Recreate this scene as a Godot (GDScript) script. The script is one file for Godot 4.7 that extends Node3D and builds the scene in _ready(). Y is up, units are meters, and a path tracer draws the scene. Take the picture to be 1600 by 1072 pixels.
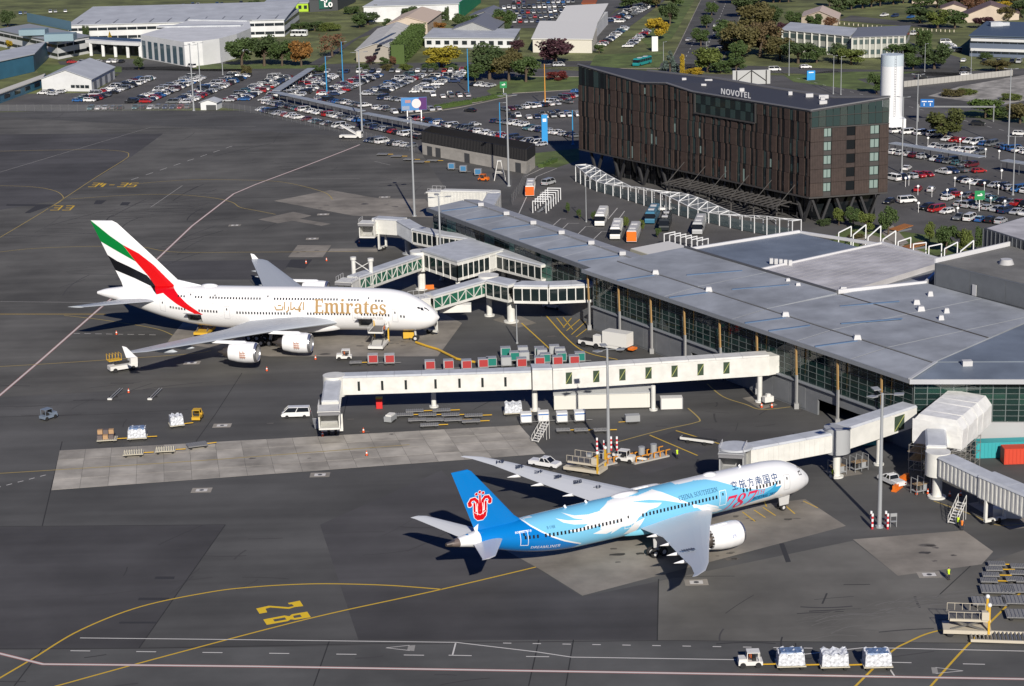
extends Node3D

# ------------------------------------------------------------------ mesh building
class MB:
	var v := PackedVector3Array()
	var n := PackedVector3Array()
	var t := PackedVector2Array()
	var xf := Transform3D.IDENTITY
	var flipped := false
	func tri(a, b, c, na = null, nb = null, nc = null):
		var A: Vector3 = xf * a
		var B: Vector3 = xf * b
		var C: Vector3 = xf * c
		var fn = (B - A).cross(C - A)
		if fn.length_squared() < 1e-14: return
		fn = fn.normalized()
		if na != null and fn.dot(xf.basis * (na + nb + nc)) < 0.0:     # keep the winding on the side of the given normals
			var sw = B; B = C; C = sw
			sw = nb; nb = nc; nc = sw
			flipped = true
		else: flipped = false
		v.append(A); v.append(C); v.append(B)
		if na == null:
			n.append(fn); n.append(fn); n.append(fn)
		else:
			n.append((xf.basis * na).normalized()); n.append((xf.basis * nc).normalized()); n.append((xf.basis * nb).normalized())
	func triuv(a, b, c, na, nb, nc, ua, ub, uc):
		var before = v.size()
		tri(a, b, c, na, nb, nc)
		if v.size() > before:
			if flipped:
				t.append(ua); t.append(ub); t.append(uc)
			else:
				t.append(ua); t.append(uc); t.append(ub)
	func quad(a, b, c, d):          # counter-clockwise seen from outside
		tri(a, b, c); tri(a, c, d)
	func box(c: Vector3, s: Vector3):
		var h = s * 0.5
		hexa([c + Vector3(-h.x, -h.y, h.z), c + Vector3(h.x, -h.y, h.z), c + Vector3(h.x, -h.y, -h.z), c + Vector3(-h.x, -h.y, -h.z),
			c + Vector3(-h.x, h.y, h.z), c + Vector3(h.x, h.y, h.z), c + Vector3(h.x, h.y, -h.z), c + Vector3(-h.x, h.y, -h.z)])
	func hexa(p):                   # bottom ring ccw seen from above (0..3), top ring (4..7)
		quad(p[3], p[2], p[1], p[0]); quad(p[4], p[5], p[6], p[7])
		for i in 4:
			var j = (i + 1) % 4
			quad(p[i], p[j], p[4 + j], p[4 + i])
	func bar(a: Vector3, b: Vector3, w: float, h: float, up = Vector3.UP):   # box from a to b centred on the line
		var d = (b - a).normalized()
		if abs(d.dot(up)) > 0.99: up = Vector3(1, 0, 0.01).normalized()
		var r = d.cross(up).normalized() * (w * 0.5)
		var u = r.cross(d).normalized() * (h * 0.5)
		hexa([a - r - u, a + r - u, b + r - u, b - r - u, a - r + u, a + r + u, b + r + u, b - r + u])
	func tunnel(a: Vector3, b: Vector3, w: float, h: float):   # a, b: centre of the floor line
		var d = Vector3(b.x - a.x, 0, b.z - a.z).normalized()
		var r = Vector3(-d.z, 0, d.x) * (w * 0.5)
		var u = Vector3(0, h, 0)
		hexa([a - r, a + r, b + r, b - r, a - r + u, a + r + u, b + r + u, b - r + u])
	func cyl(a: Vector3, b: Vector3, r0: float, r1: float, k = 10, caps = true):
		var d = (b - a).normalized()
		var up = Vector3.UP if abs(d.y) < 0.95 else Vector3.RIGHT
		var x = d.cross(up).normalized()
		var y = x.cross(d).normalized()
		for i in k:
			var t0 = TAU * i / k
			var t1 = TAU * (i + 1) / k
			var e0 = x * cos(t0) + y * sin(t0)
			var e1 = x * cos(t1) + y * sin(t1)
			var p0 = a + e0 * r0
			var p1 = a + e1 * r0
			var q0 = b + e0 * r1
			var q1 = b + e1 * r1
			tri(p0, q0, q1, e0, e0, e1); tri(p0, q1, p1, e0, e1, e1)
			if caps:
				tri(a, p0, p1); tri(b, q1, q0)
	func ball(c: Vector3, r: Vector3, k = 10):
		for j in k:
			var a0 = PI * j / k - PI / 2
			var a1 = PI * (j + 1) / k - PI / 2
			for i in k * 2:
				var b0 = PI * i / k
				var b1 = PI * (i + 1) / k
				var ps = []
				for q in [[a0, b0], [a0, b1], [a1, b1], [a1, b0]]:
					ps.append(Vector3(cos(q[0]) * cos(q[1]), sin(q[0]), -cos(q[0]) * sin(q[1])))
				tri(c + ps[0] * r, c + ps[1] * r, c + ps[2] * r, ps[0], ps[1], ps[2])
				tri(c + ps[0] * r, c + ps[2] * r, c + ps[3] * r, ps[0], ps[2], ps[3])
	func poly(pts, y0: float, y1: float):        # upright prism over a list of Vector2 (x, z)
		var q = PackedVector2Array(pts)
		var idx = Geometry2D.triangulate_polygon(q)
		for i in range(0, idx.size(), 3):
			var a = q[idx[i]]; var b = q[idx[i + 1]]; var c = q[idx[i + 2]]
			if (b - a).cross(c - a) > 0:
				var s = b; b = c; c = s
			tri(Vector3(a.x, y1, a.y), Vector3(b.x, y1, b.y), Vector3(c.x, y1, c.y))
			if y1 > y0: tri(Vector3(a.x, y0, a.y), Vector3(c.x, y0, c.y), Vector3(b.x, y0, b.y))
		if y1 > y0:
			var area = 0.0
			for i in q.size(): area += q[i].cross(q[(i + 1) % q.size()])
			for i in q.size():
				var a = q[i]; var b = q[(i + 1) % q.size()]
				if area > 0:
					var s = a; a = b; b = s
				quad(Vector3(a.x, y0, a.y), Vector3(b.x, y0, b.y), Vector3(b.x, y1, b.y), Vector3(a.x, y1, a.y))
	func extrude(prof, z0: float, z1: float):    # side profile (Vector2 x, y), ccw, pulled along z
		var q = PackedVector2Array(prof)
		var idx = Geometry2D.triangulate_polygon(q)
		for i in range(0, idx.size(), 3):
			var a = q[idx[i]]; var b = q[idx[i + 1]]; var c = q[idx[i + 2]]
			if (b - a).cross(c - a) < 0:
				var s = b; b = c; c = s
			tri(Vector3(a.x, a.y, z1), Vector3(b.x, b.y, z1), Vector3(c.x, c.y, z1))
			tri(Vector3(a.x, a.y, z0), Vector3(c.x, c.y, z0), Vector3(b.x, b.y, z0))
		for i in q.size():
			var a = q[i]; var b = q[(i + 1) % q.size()]
			quad(Vector3(a.x, a.y, z1), Vector3(a.x, a.y, z0), Vector3(b.x, b.y, z0), Vector3(b.x, b.y, z1))
	func lathe(prof, o: Vector3, ax: Vector3, k = 24):   # prof: Vector2(along axis, radius)
		var up = Vector3.UP if abs(ax.y) < 0.9 else Vector3.RIGHT
		var x = ax.cross(up).normalized()
		var y = x.cross(ax).normalized()
		for s in prof.size() - 1:
			var a: Vector2 = prof[s]
			var b: Vector2 = prof[s + 1]
			var sl = Vector2(b.y - a.y, -(b.x - a.x))     # outward normal in (axis, radius)
			for i in k:
				var e0 = x * cos(TAU * i / k) + y * sin(TAU * i / k)
				var e1 = x * cos(TAU * (i + 1) / k) + y * sin(TAU * (i + 1) / k)
				var nn = Vector2(-(b.y - a.y), b.x - a.x).normalized()
				var n0 = ax * nn.x + e0 * nn.y
				var n1 = ax * nn.x + e1 * nn.y
				var p0 = o + ax * a.x + e0 * a.y
				var p1 = o + ax * a.x + e1 * a.y
				var q0 = o + ax * b.x + e0 * b.y
				var q1 = o + ax * b.x + e1 * b.y
				tri(p0, q0, q1, n0, n0, n1); tri(p0, q1, p1, n0, n1, n1)
	func add(m: MB):
		for i in m.v.size():
			v.append(xf * m.v[i]); n.append((xf.basis * m.n[i]).normalized())
	func mesh() -> ArrayMesh:
		var a = []
		a.resize(Mesh.ARRAY_MAX)
		a[Mesh.ARRAY_VERTEX] = v
		a[Mesh.ARRAY_NORMAL] = n
		if t.size() == v.size(): a[Mesh.ARRAY_TEX_UV] = t
		var m = ArrayMesh.new()
		m.add_surface_from_arrays(Mesh.PRIMITIVE_TRIANGLES, a)
		return m

func KC(r: float, g: float, b: float) -> Color:
	return Color(r, g, b)

func U(x: float, y: float) -> Vector2:
	return Vector2(x, y)

func nw() -> MB:
	return MB.new()

func V(x: float, y: float, z: float) -> Vector3:
	return Vector3(x, y, z)

func Y(y: float) -> Vector3:
	return Vector3(0, y, 0)

var taken := {}
var mats := {}
var rng := RandomNumberGenerator.new()

func numbered(called: String) -> String:
	if not taken.has(called):
		taken[called] = 0
		return called
	taken[called] += 1
	return "%s_%03d" % [called, taken[called]]

func tag(o, label, category, group = ""):
	o.set_meta("label", label); o.set_meta("category", category)
	if group != "": o.set_meta("group", group)
	return o

func thing(called, label, category, at = Vector3.ZERO, turn = 0.0, group = "") -> Node3D:
	var o := Node3D.new()
	o.name = numbered(called)
	add_child(o)
	o.position = at; o.rotation.y = turn
	return tag(o, label, category, group)

func node(called, parent, at = Vector3.ZERO, turn = 0.0) -> Node3D:
	var o := Node3D.new()
	o.name = called
	parent.add_child(o, true)
	o.position = at; o.rotation.y = turn
	return o

func part(called, mb, m, parent) -> MeshInstance3D:
	var o := MeshInstance3D.new()
	o.mesh = mb.mesh() if mb is MB else mb
	o.material_override = m
	o.name = called
	parent.add_child(o, true)
	return o

func solo(called, mb, m, label, category, at = Vector3.ZERO, turn = 0.0, group = "") -> MeshInstance3D:
	var o := MeshInstance3D.new()
	o.mesh = mb.mesh() if mb is MB else mb
	o.material_override = m
	o.name = numbered(called)
	add_child(o)
	o.position = at; o.rotation.y = turn
	return tag(o, label, category, group)

func struct(called, mb, m) -> MeshInstance3D:
	var o := MeshInstance3D.new()
	o.mesh = mb.mesh()
	o.material_override = m
	o.name = numbered(called)
	add_child(o)
	o.set_meta("kind", "structure")
	return o

func mat(key, col = Color.WHITE, rough = 0.7, metal = 0.0) -> StandardMaterial3D:   # col: linear base colour
	if mats.has(key): return mats[key]
	var m := StandardMaterial3D.new()
	m.albedo_color = col.linear_to_srgb()
	m.roughness = rough
	m.metallic = metal
	mats[key] = m
	return m

func glass(key, col, alpha) -> StandardMaterial3D:
	if mats.has(key): return mats[key]
	var m = mat(key, col, 0.05)
	m.transparency = BaseMaterial3D.TRANSPARENCY_ALPHA
	m.albedo_color.a = alpha
	return m

func noise_image(seed_, freq, octaves, w, h, lo, hi) -> Image:
	var f := FastNoiseLite.new()
	f.seed = seed_
	f.noise_type = FastNoiseLite.TYPE_SIMPLEX_SMOOTH
	f.frequency = freq
	f.fractal_octaves = octaves
	f.fractal_gain = 0.6
	var im: Image = f.get_seamless_image(w, h)
	im.convert(Image.FORMAT_L8)
	var d = im.get_data()
	for i in d.size(): d[i] = int(clamp(lo + (hi - lo) * d[i] / 255.0, 0, 255))
	return Image.create_from_data(w, h, false, Image.FORMAT_L8, d)

# ground-like material: computed mottling (patches, grain and, if wanted, paving-lane streaks along x), laid over the world in metres
func ground_mat(key, col, size: float, lo: float, hi: float, seed_ = 1, streak = 0.0, rough = 0.9) -> StandardMaterial3D:
	if mats.has(key): return mats[key]
	lo = lerp(lo, hi, 0.12)
	var mean = pow((lo + hi) * 0.5 / 255.0, 2.2)
	var m = mat(key, col / mean, rough)
	m.albedo_color.a = 1.0
	var N = 512 if size > 45 else 256
	var im := noise_image(seed_, 0.006 * 512 / N, 7, N, N, lo, hi)
	if streak > 0.0:
		var st := noise_image(seed_ + 7, 0.03, 4, 32, N, 0, 255)
		st.resize(N, N, Image.INTERPOLATE_CUBIC)
		var a = im.get_data(); var b = st.get_data()
		for i in a.size(): a[i] = int(clamp(a[i] + (b[i] - 128) * streak * 0.55, 0, 255))
		im = Image.create_from_data(N, N, false, Image.FORMAT_L8, a)
	im.convert(Image.FORMAT_RGB8)
	im.generate_mipmaps()
	m.albedo_texture = ImageTexture.create_from_image(im)
	m.uv1_triplanar = true
	m.uv1_world_triplanar = true
	m.uv1_scale = Vector3.ONE / size
	return m

# flat sheet over ground points [x, z, x, z ...]
func flat(p, y: float, up = 0.0) -> MB:
	var m := nw()
	var q = []
	for i in range(0, p.size(), 2): q.append(U(p[i], p[i + 1]))
	m.poly(q, y if up == 0.0 else y - up, y)
	return m

# painted line of a given width through ground points
func stripe(p, w: float, y: float, m = null) -> MB:
	if m == null: m = nw()
	var q = []
	for i in range(0, p.size(), 2): q.append(U(p[i], p[i + 1]))
	for i in q.size() - 1:
		var a: Vector2 = q[i]; var b: Vector2 = q[i + 1]
		var da = (b - a).normalized()
		var na = da; var nb = da
		if i > 0: na = ((a - q[i - 1]).normalized() + da).normalized()
		if i < q.size() - 2: nb = ((q[i + 2] - b).normalized() + da).normalized()
		var ra = U(-na.y, na.x) * w * 0.5
		var rb = U(-nb.y, nb.x) * w * 0.5
		m.quad(V(a.x + ra.x, y, a.y + ra.y), V(b.x + rb.x, y, b.y + rb.y), V(b.x - rb.x, y, b.y - rb.y), V(a.x - ra.x, y, a.y - ra.y))
	return m

# smooth curve through ground points
func curved(p, steps = 8) -> Array:
	var out = []
	var q = []
	for i in range(0, p.size(), 2): q.append(U(p[i], p[i + 1]))
	for i in q.size() - 1:
		var a = q[max(i - 1, 0)]; var b = q[i]; var c = q[i + 1]; var d = q[min(i + 2, q.size() - 1)]
		for k in steps:
			var r = b.cubic_interpolate(c, a, d, float(k) / steps)
			out.append(r.x); out.append(r.y)
	out.append(q[-1].x); out.append(q[-1].y)
	return out

const TO := Vector3(65.0, 0, -311.0)
const TS := Vector3(-0.5, 0, -0.8660254)
const TT := Vector3(0.8660254, 0, -0.5)
func tw(s: float, t: float, y: float) -> Vector3:      # terminal grid: s along the glass front, t into the building
	return TO + TS * s + TT * t + Y(y)

# flat lettering as a mesh in the x-y plane, optionally bent by a function
func letters(text, size, font_names, depth = 0.0, bold = 400) -> Array:
	var tm := TextMesh.new()
	var f := SystemFont.new()
	f.font_names = PackedStringArray(font_names)
	f.font_weight = bold
	tm.font = f
	tm.text = text
	tm.font_size = 64
	tm.pixel_size = size / 64.0
	tm.depth = depth
	tm.curve_step = 2.0
	return tm.get_mesh_arrays()

# lettering whose every small triangle is passed through fn(Vector2) -> Vector3
func wrapped(text, size, font_names, fn: Callable, bold = 400, maxlen = 0.4) -> MB:
	var arr = letters(text, size, font_names, 0.0, bold)
	var vs: PackedVector3Array = arr[Mesh.ARRAY_VERTEX]
	var idx = arr[Mesh.ARRAY_INDEX]
	var todo = []
	if idx == null or idx.size() == 0:
		for i in range(0, vs.size(), 3): todo.append([vs[i], vs[i + 1], vs[i + 2]])
	else:
		for i in range(0, idx.size(), 3): todo.append([vs[idx[i]], vs[idx[i + 1]], vs[idx[i + 2]]])
	var m := nw()
	while todo.size() > 0:
		var q = todo.pop_back()
		var l = [q[0].distance_to(q[1]), q[1].distance_to(q[2]), q[2].distance_to(q[0])]
		var k = 0
		if l[1] > l[k]: k = 1
		if l[2] > l[k]: k = 2
		if l[k] > maxlen:
			var a = q[k]; var b = q[(k + 1) % 3]; var c = q[(k + 2) % 3]
			var mid = (a + b) * 0.5
			todo.append([a, mid, c]); todo.append([mid, b, c])
		else:
			var A = fn.call(U(q[0].x, q[0].y)); var B = fn.call(U(q[1].x, q[1].y)); var C = fn.call(U(q[2].x, q[2].y))
			m.tri(A, C, B)
	return m

# ------------------------------------------------------------------ the scene
func _ready():
	rng.seed = 20230417
	# camera: a helicopter 103 m above the apron, long lens
	var cam := Camera3D.new()
	cam.name = "camera"
	add_child(cam)
	cam.transform = Transform3D(Basis(V(0.999651, -0.025507, 0.006836), V(0.026408, 0.965574, -0.258786), V(0, 0.258877, 0.96591)).orthonormalized(), Y(103.36))
	cam.fov = 19.559
	cam.near = 1.0
	cam.far = 9000.0
	cam.current = true
	# sky and sun
	var env := Environment.new()
	env.background_mode = Environment.BG_SKY
	var sky := Sky.new()
	var sm := ProceduralSkyMaterial.new()
	sm.sky_top_color = KC(0.16, 0.33, 0.66)
	sm.sky_horizon_color = KC(0.56, 0.68, 0.82)
	sm.sky_curve = 0.12
	sm.ground_bottom_color = KC(0.22, 0.22, 0.2)
	sm.ground_horizon_color = KC(0.5, 0.58, 0.66)
	sky.sky_material = sm
	env.sky = sky
	env.background_energy_multiplier = 0.42
	env.tonemap_mode = Environment.TONE_MAPPER_LINEAR
	env.tonemap_exposure = 1.14
	env.sdfgi_enabled = true
	env.ssao_enabled = true
	env.ssil_enabled = true
	var we := WorldEnvironment.new()
	we.name = "world_environment"
	we.environment = env
	add_child(we)
	var sun := DirectionalLight3D.new()
	sun.name = "sun"
	add_child(sun)
	sun.transform = Transform3D(Basis.looking_at(-V(0.28, 1.0, 1.85).normalized(), Vector3.UP), Y(300))
	sun.light_color = KC(1.0, 0.972, 0.925)
	sun.light_energy = 1.5
	sun.light_angular_distance = 0.53
	sun.shadow_enabled = true
	# the place
	build_ground()
	build_terminal()
	build_hotel()
	build_background()
	build_bridges()
	build_aircraft()
	build_carparks()
	build_landside()
	build_trees()
	build_apron_things()

# ------------------------------------------------------------------ ground
func build_ground():
	var m_grass = ground_mat("grass", KC(0.115, 0.128, 0.044), 90, 120, 255, 3, 0.1)
	var m_tar = ground_mat("asphalt", KC(0.073, 0.072, 0.070), 160, 165, 250, 5, 0.34)
	var m_dark = ground_mat("asphalt_dark", KC(0.061, 0.059, 0.061), 120, 175, 250, 9, 0.26)
	var m_pale = ground_mat("asphalt_pale", KC(0.126, 0.121, 0.109), 110, 160, 250, 11, 0.14)
	var m_park = ground_mat("asphalt_park", KC(0.088, 0.085, 0.083), 90, 175, 250, 13)
	var m_conc = ground_mat("concrete", KC(0.29, 0.265, 0.23), 60, 165, 250, 15, 0.1)
	var m_conc2 = ground_mat("concrete_old", KC(0.215, 0.195, 0.168), 50, 160, 250, 17, 0.1)
	var g = nw()
	g.quad(V(-5000, -0.06, 3000), V(5000, -0.06, 3000), V(5000, -0.06, -6000), V(-5000, -0.06, -6000))
	struct("ground", g, m_grass)
	var apron = struct("apron", flat([-600, 60, 420, 60, 420, -420, 150, -640, 20, -700, -160, -735, -600, -735], 0.0), m_tar)
	var yl = 0.004
	# older and newer surfacing
	for q in [[[-205.9, -733.9, -49, -654.2, -26.4, -615.2, -16.9, -551.4, -22.6, -469, -10.94, -422.43, -29.31, -363.31, -104.97, -355.44], ground_mat("asphalt_old", KC(0.092, 0.089, 0.082), 130, 150, 250, 6, 0.3), "old_asphalt"], [[19.44, -256.7, 48.55, -270.22, 52.32, -256.26, 64.68, -259.7, 76.34, -267.89, 66.79, -232.22, 17.69, -236.44], m_pale, "pale_asphalt"], [[-72.33, -239.25, -47.25, -238.03, 17.68, -236.23, 66.79, -232.22, 60.4, -208.36, -66.24, -215.85], ground_mat("asphalt_road", KC(0.082, 0.082, 0.08), 110, 165, 250, 12, 0.2), "pale_asphalt"],
			[[-183.2, -682.1, -116.6, -672.3, -119.2, -626.2, -126.6, -555.3, -146.3, -536.8], m_dark, "dark_asphalt"], [[-87.8, -471.3, -51.8, -468.3, -52.9, -458.8, -58.7, -448.2, -92, -452], m_dark, "dark_asphalt"],
			[[-82.49, -285.73, -44.07, -283.93, -49.2, -238.36, -70.7, -239.35], m_dark, "dark_asphalt"], [[-11.98, -306.95, 3.28, -261.43, 8.63, -251.66, 19.44, -256.7, 17.71, -236.64, -20.9, -239.17, -29.65, -282.83], m_dark, "dark_asphalt"],
			[[-52.7, -468.8, -47.5, -468.2, -48.4, -458.3, -53.1, -460.9], mat("new_tar", KC(0.03, 0.03, 0.034), 0.9), "dark_asphalt"], [[16.18, -312.21, 29.99, -327.96, 36.84, -322.97, 29.88, -309.71, 20.94, -302], m_dark, "dark_asphalt"],
			[[-140.8, -550.7, -126.8, -548.3, -131.1, -536.5, -132.6, -536.7, -131.8, -546.6, -140.3, -548.2], mat("new_tar"), "dark_asphalt"], [[37.78, -269.97, 38.51, -269.92, 38.48, -262.58, 37.73, -262.39], mat("new_tar"), "dark_asphalt"],
			[[-51.21, -263.37, -48.47, -263.18, -48.4, -262.2, -51.23, -262.4], mat("new_tar"), "dark_asphalt"], [[-52.21, -255.64, -47.94, -255.34, -47.97, -254.43, -52.23, -254.72], mat("new_tar"), "dark_asphalt"], [[-53.33, -247.34, -48.41, -247.01, -48.38, -246.36, -53.38, -246.69], mat("new_tar"), "dark_asphalt"],
			[[-116.1, -552.9, -113, -552.5, -113.5, -546.9, -115.7, -547.2], mat("new_tar"), "dark_asphalt"], [[-108, -548.9, -105.6, -548.6, -105.5, -543.9, -107.9, -544.3], mat("new_tar"), "dark_asphalt"]]:
		yl += 0.0005
		part(q[2], flat(q[0], yl), q[1], apron)
	# concrete stands
	for q in [[[-1.72, -270.05, 3.29, -261.92, 8.65, -252.12, 48.56, -276.34, 44.34, -288.53, 28.36, -284], m_conc2], [[48.64, -270.73, 52.32, -256.26, 64.68, -259.7, 67.44, -264.46, 65.23, -273.19], m_conc2], [[68.4, -284.6, 71.97, -273.21, 78.01, -274.1, 82.17, -289.66], m_conc2],
			[[-70.41, -393.86, -48.21, -380.29, -14.64, -376.95, -10.31, -402.73, -20.82, -424.71, -69.63, -412.86], m_conc2], [[-65.1, -544.9, -50.6, -559.2, -36.1, -544.6, -23, -541.8, -17.7, -515.2, -41.5, -520.9], m_conc2],
			[[-66.5, -519.1, -58.1, -528.4, -52.6, -522.4, -55.3, -518.5, -46.5, -510.6, -48.8, -508.4, -57.1, -516.2, -60.6, -513.3], m_conc2], [[-52.7, -485.2, -44.2, -484.2, -45.2, -470.4, -53.7, -471.4], m_conc2], [[-44, -480, -32.1, -478.6, -32.3, -474.6, -44.5, -476.1], m_conc2],
			[[-3.9, -404.74, 0.17, -410.91, 5.17, -401.09, 1.4, -397.77], m_conc2], [[41.19, -343.17, 44.24, -344.51, 46.87, -338.27, 43.71, -335.82], m_conc2], [[49.1, -301.92, 54.02, -303.76, 55.13, -299.52, 50.51, -298.02], m_conc2]]:
		yl += 0.0005
		part("concrete_pad", flat(q[0], yl + 0.004), q[1], apron)
	# the long strip is cast in slabs with open joints
	var strip = node("concrete_strip", apron)
	var A = V(-77.44, 0, -322.87); var B = V(0.96, 0, -330.34); var C = V(5.03, 0, -314.16); var D = V(-74.37, 0, -302.18)
	var k = 0
	for i in 18:
		for j in 4:
			var pt = func(u, w): return A.lerp(B, u).lerp(D.lerp(C, u), w)
			var u0 = i / 18.0 + 0.0003; var u1 = (i + 1) / 18.0 - 0.0003
			var w0 = j / 4.0 + 0.0018; var w1 = (j + 1) / 4.0 - 0.0018
			var s = nw()
			var dz = 0.018 + rng.randf() * 0.004
			var lift = Y(dz)
			var p = [pt.call(u0, w1), pt.call(u1, w1), pt.call(u1, w0), pt.call(u0, w0)]
			s.quad(p[0] + lift, p[1] + lift, p[2] + lift, p[3] + lift)
			for e in 4: s.quad(p[e], p[(e + 1) % 4], p[(e + 1) % 4] + lift, p[e] + lift)
			k += 1
			part("slab", s, ground_mat("slab%d" % (rng.randi() % 3), [KC(0.345, 0.32, 0.28), KC(0.333, 0.308, 0.27), KC(0.339, 0.314, 0.274)][k % 3], 40, 160, 250, 20 + k % 3, 0.2), strip)
	# sealed joints and cracks
	var jm = mat("joint", KC(0.022, 0.022, 0.023), 0.9)
	for q in [[-78.07, -327.9, -72.12, -285.5], [-44.07, -283.93, -49.2, -238.36], [19.41, -257.41, 17.61, -236.44], [-52.08, -368.62, -53.53, -341.49, -54.68, -325.88], [-93.72, -343.54, -75.25, -343.45, -58.89, -345.13], [-79.58, -285.79, -44.07, -283.93], [-24.65, -239.42, -25.48, -225.42], [2.45, -237.64, 0.92, -223.78], [6.89, -237.35, 5.45, -223.5], [35.06, -234.49, 34.23, -227.68], [-68.22, -239.39, -49.2, -238.36, -14.21, -237.71, 17.69, -236.44, 65.2, -232.32], [55.89, -248.17, 63.08, -259.33], [-61.82, -238.97, -62.83, -227.74], [-30.46, -353.95, -30.19, -327.37], [-3.75, -346.11, -7.17, -340.44], [-60.1, -447.7, -43.59, -398.29]]:
		part("joint", stripe(q, 0.16, 0.011), jm, apron)
	# in-ground hydrant pits with pale surrounds
	for p in [V(24.49, 0, -255.87), V(56.68, 0, -256.43), V(-50, 0, -300.23), V(-51.37, 0, -334.78), V(-62.94, 0, -377.02), V(-49.7, 0, -492.5), V(-49.6, 0, -523.8), V(-34.4, 0, -546.2), V(-71.8, 0, -512.2), V(-31.68, 0, -306.31)]:
		var pit = node("hydrant_pit", apron)
		var s1 = nw(); s1.poly([U(p.x - 1.6, p.z + 1.1), U(p.x + 1.6, p.z + 1.1), U(p.x + 1.6, p.z - 1.1), U(p.x - 1.6, p.z - 1.1)], 0.0, 0.022)
		part("surround", s1, m_conc, pit)
		var s2 = nw(); s2.poly([U(p.x - 0.9, p.z + 0.6), U(p.x + 0.9, p.z + 0.6), U(p.x + 0.9, p.z - 0.6), U(p.x - 0.9, p.z - 0.6)], 0.0, 0.03)
		part("painted_square", s2, mat("paint_white", KC(0.62, 0.6, 0.57), 0.7), pit)
		var s3 = nw(); s3.cyl(V(p.x, 0, p.z), V(p.x, 0.04, p.z), 0.38, 0.38, 12)
		part("lid", s3, mat("iron", KC(0.08, 0.08, 0.085), 0.6), pit)
	build_wear(apron)
	build_markings(apron)
	# landside surfaces
	var park = struct("car_park", flat([-236.9, -742.7, -156, -733, -103.8, -731.6, -85.3, -713.9, -52.5, -658.8, -27.5, -617.8, 1.4, -588, 1, -528.4, 35.9, -448.3, 87.6, -455.6, 102.5, -455.2, 132.9, -479.2, 214.4, -783.3, 134.1, -770.5, 36.6, -806.4, -24, -844.6, -83.1, -839.8, -145.9, -844.3, -162.4, -845.6, -160.8, -782.1, -251.4, -790.3], 0.006), m_park)
	for q in [[-201.9, -864.7, -178, -842.5, -39.8, -834.9, 37.3, -822.9, 134.7, -774.2, 203.2, -741.7, 207.9, -759.2, 138, -793.3, 38.3, -842.2, -40.6, -852.5, -182.6, -865], [64.6, -800.6, 81.4, -917.2, 108.3, -1100.2, 132, -1093.5, 112, -965.5, 84.7, -796.4], [-79.4, -843.3, -69.3, -953, -58.8, -984.5, -30, -965.9, -30.5, -983.4, -63.4, -1009.7, -77.4, -902.9, -86.3, -844.7], [39.9, -876.4, 68.6, -1007.1, 89.4, -1105.6, 72.2, -1110.6, 26.7, -904.1], [-2.1, -1151.7, -2.2, -982.3, 44.3, -970.7, 71.6, -1130.2],
			[112.9, -778.7, 123.4, -750.3, 140.8, -715.7, 169.7, -616.6, 178.2, -648.1, 152, -748.3, 130, -791], [163.2, -976.4, 205, -925.1, 211.8, -929, 173.2, -998.8], [177.2, -889.2, 187.5, -820.7, 172.4, -753.4, 153.7, -782.1], [-190.3, -862.2, -107, -836.2, -109.3, -867.3, -168.4, -894, -199.3, -891.3]]:
		part("road", flat(q, 0.012), m_tar, park)
	for q in [[-209.1, -884.2, -166.1, -866, -162.4, -845.6, -198.9, -851], [-133.4, -870.2, -78.8, -851.9, -83.3, -841.9, -133.2, -850.3], [2.8, -797.3, 29.5, -791.8, 28, -754.6, 2.5, -748.9, -4.7, -743.4, -7.2, -757.9], [39.2, -862.4, 70.2, -869.6, 63, -813.2, 34.5, -819.2], [109.3, -779.5, 136.7, -785.6, 163.3, -780.1, 135.2, -762.7, 139.5, -733, 132, -730.9, 110.3, -760.3], [148.8, -667.5, 176.1, -640.3, 179.6, -653.5, 159.7, -677.4], [7.5, -612.2, 22.7, -619.5, 21.9, -598.3, 14.7, -586, 5.6, -591.8],
			[80.5, -1036.6, 92.9, -1104.6, 104.9, -1101.2, 77.1, -918.2, 64.7, -870.8, 62.7, -921.6], [84.9, -457.3, 76.6, -471.3, 86.5, -493.1, 106.5, -473.4, 111.6, -455.5, 97.8, -454.4]]:
		part("lawn", flat(q, 0.018), ground_mat("lawn", KC(0.095, 0.13, 0.034), 40, 150, 255, 31), park)
	for q in [[91.9, -482.9, 96.5, -490.2, 96.2, -468.8, 92.4, -464.9], [80.6, -476.7, 89, -480.2, 98.4, -457.1, 88.6, -461.1]]:
		part("paving", flat(q, 0.024), m_conc, park)
	part("gravel_yard", flat([152, -713.6, 168.5, -736, 211.9, -773.9, 193.6, -705.7, 170.6, -686.1], 0.02), ground_mat("gravel", KC(0.3, 0.285, 0.26), 25, 140, 255, 33), park)
	# raised kerbs along the landside road
	for q in [[2.5, -748.9, 28, -754.6], [2.8, -797.3, 29.5, -791.8], [34.5, -817.2, 65.4, -810.6], [-34, -700.1, -16.2, -715.6, 2.4, -742], [-31.1, -712, -10.6, -727.6, 0, -742.5], [64.6, -800.6, 78.8, -897.1, 108.3, -1100.2], [85.2, -796.3, 110.3, -951.4, 132, -1093.5]]:
		var kb = nw()
		for i in range(0, q.size() - 2, 2): kb.bar(V(q[i], 0.07, q[i + 1]), V(q[i + 2], 0.07, q[i + 3]), 0.3, 0.14)
		part("kerb", kb, m_conc, park)
	# lane dashes on the dual carriageway, parking bay lines in the coach park
	var wp = mat("paint_white")
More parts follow.
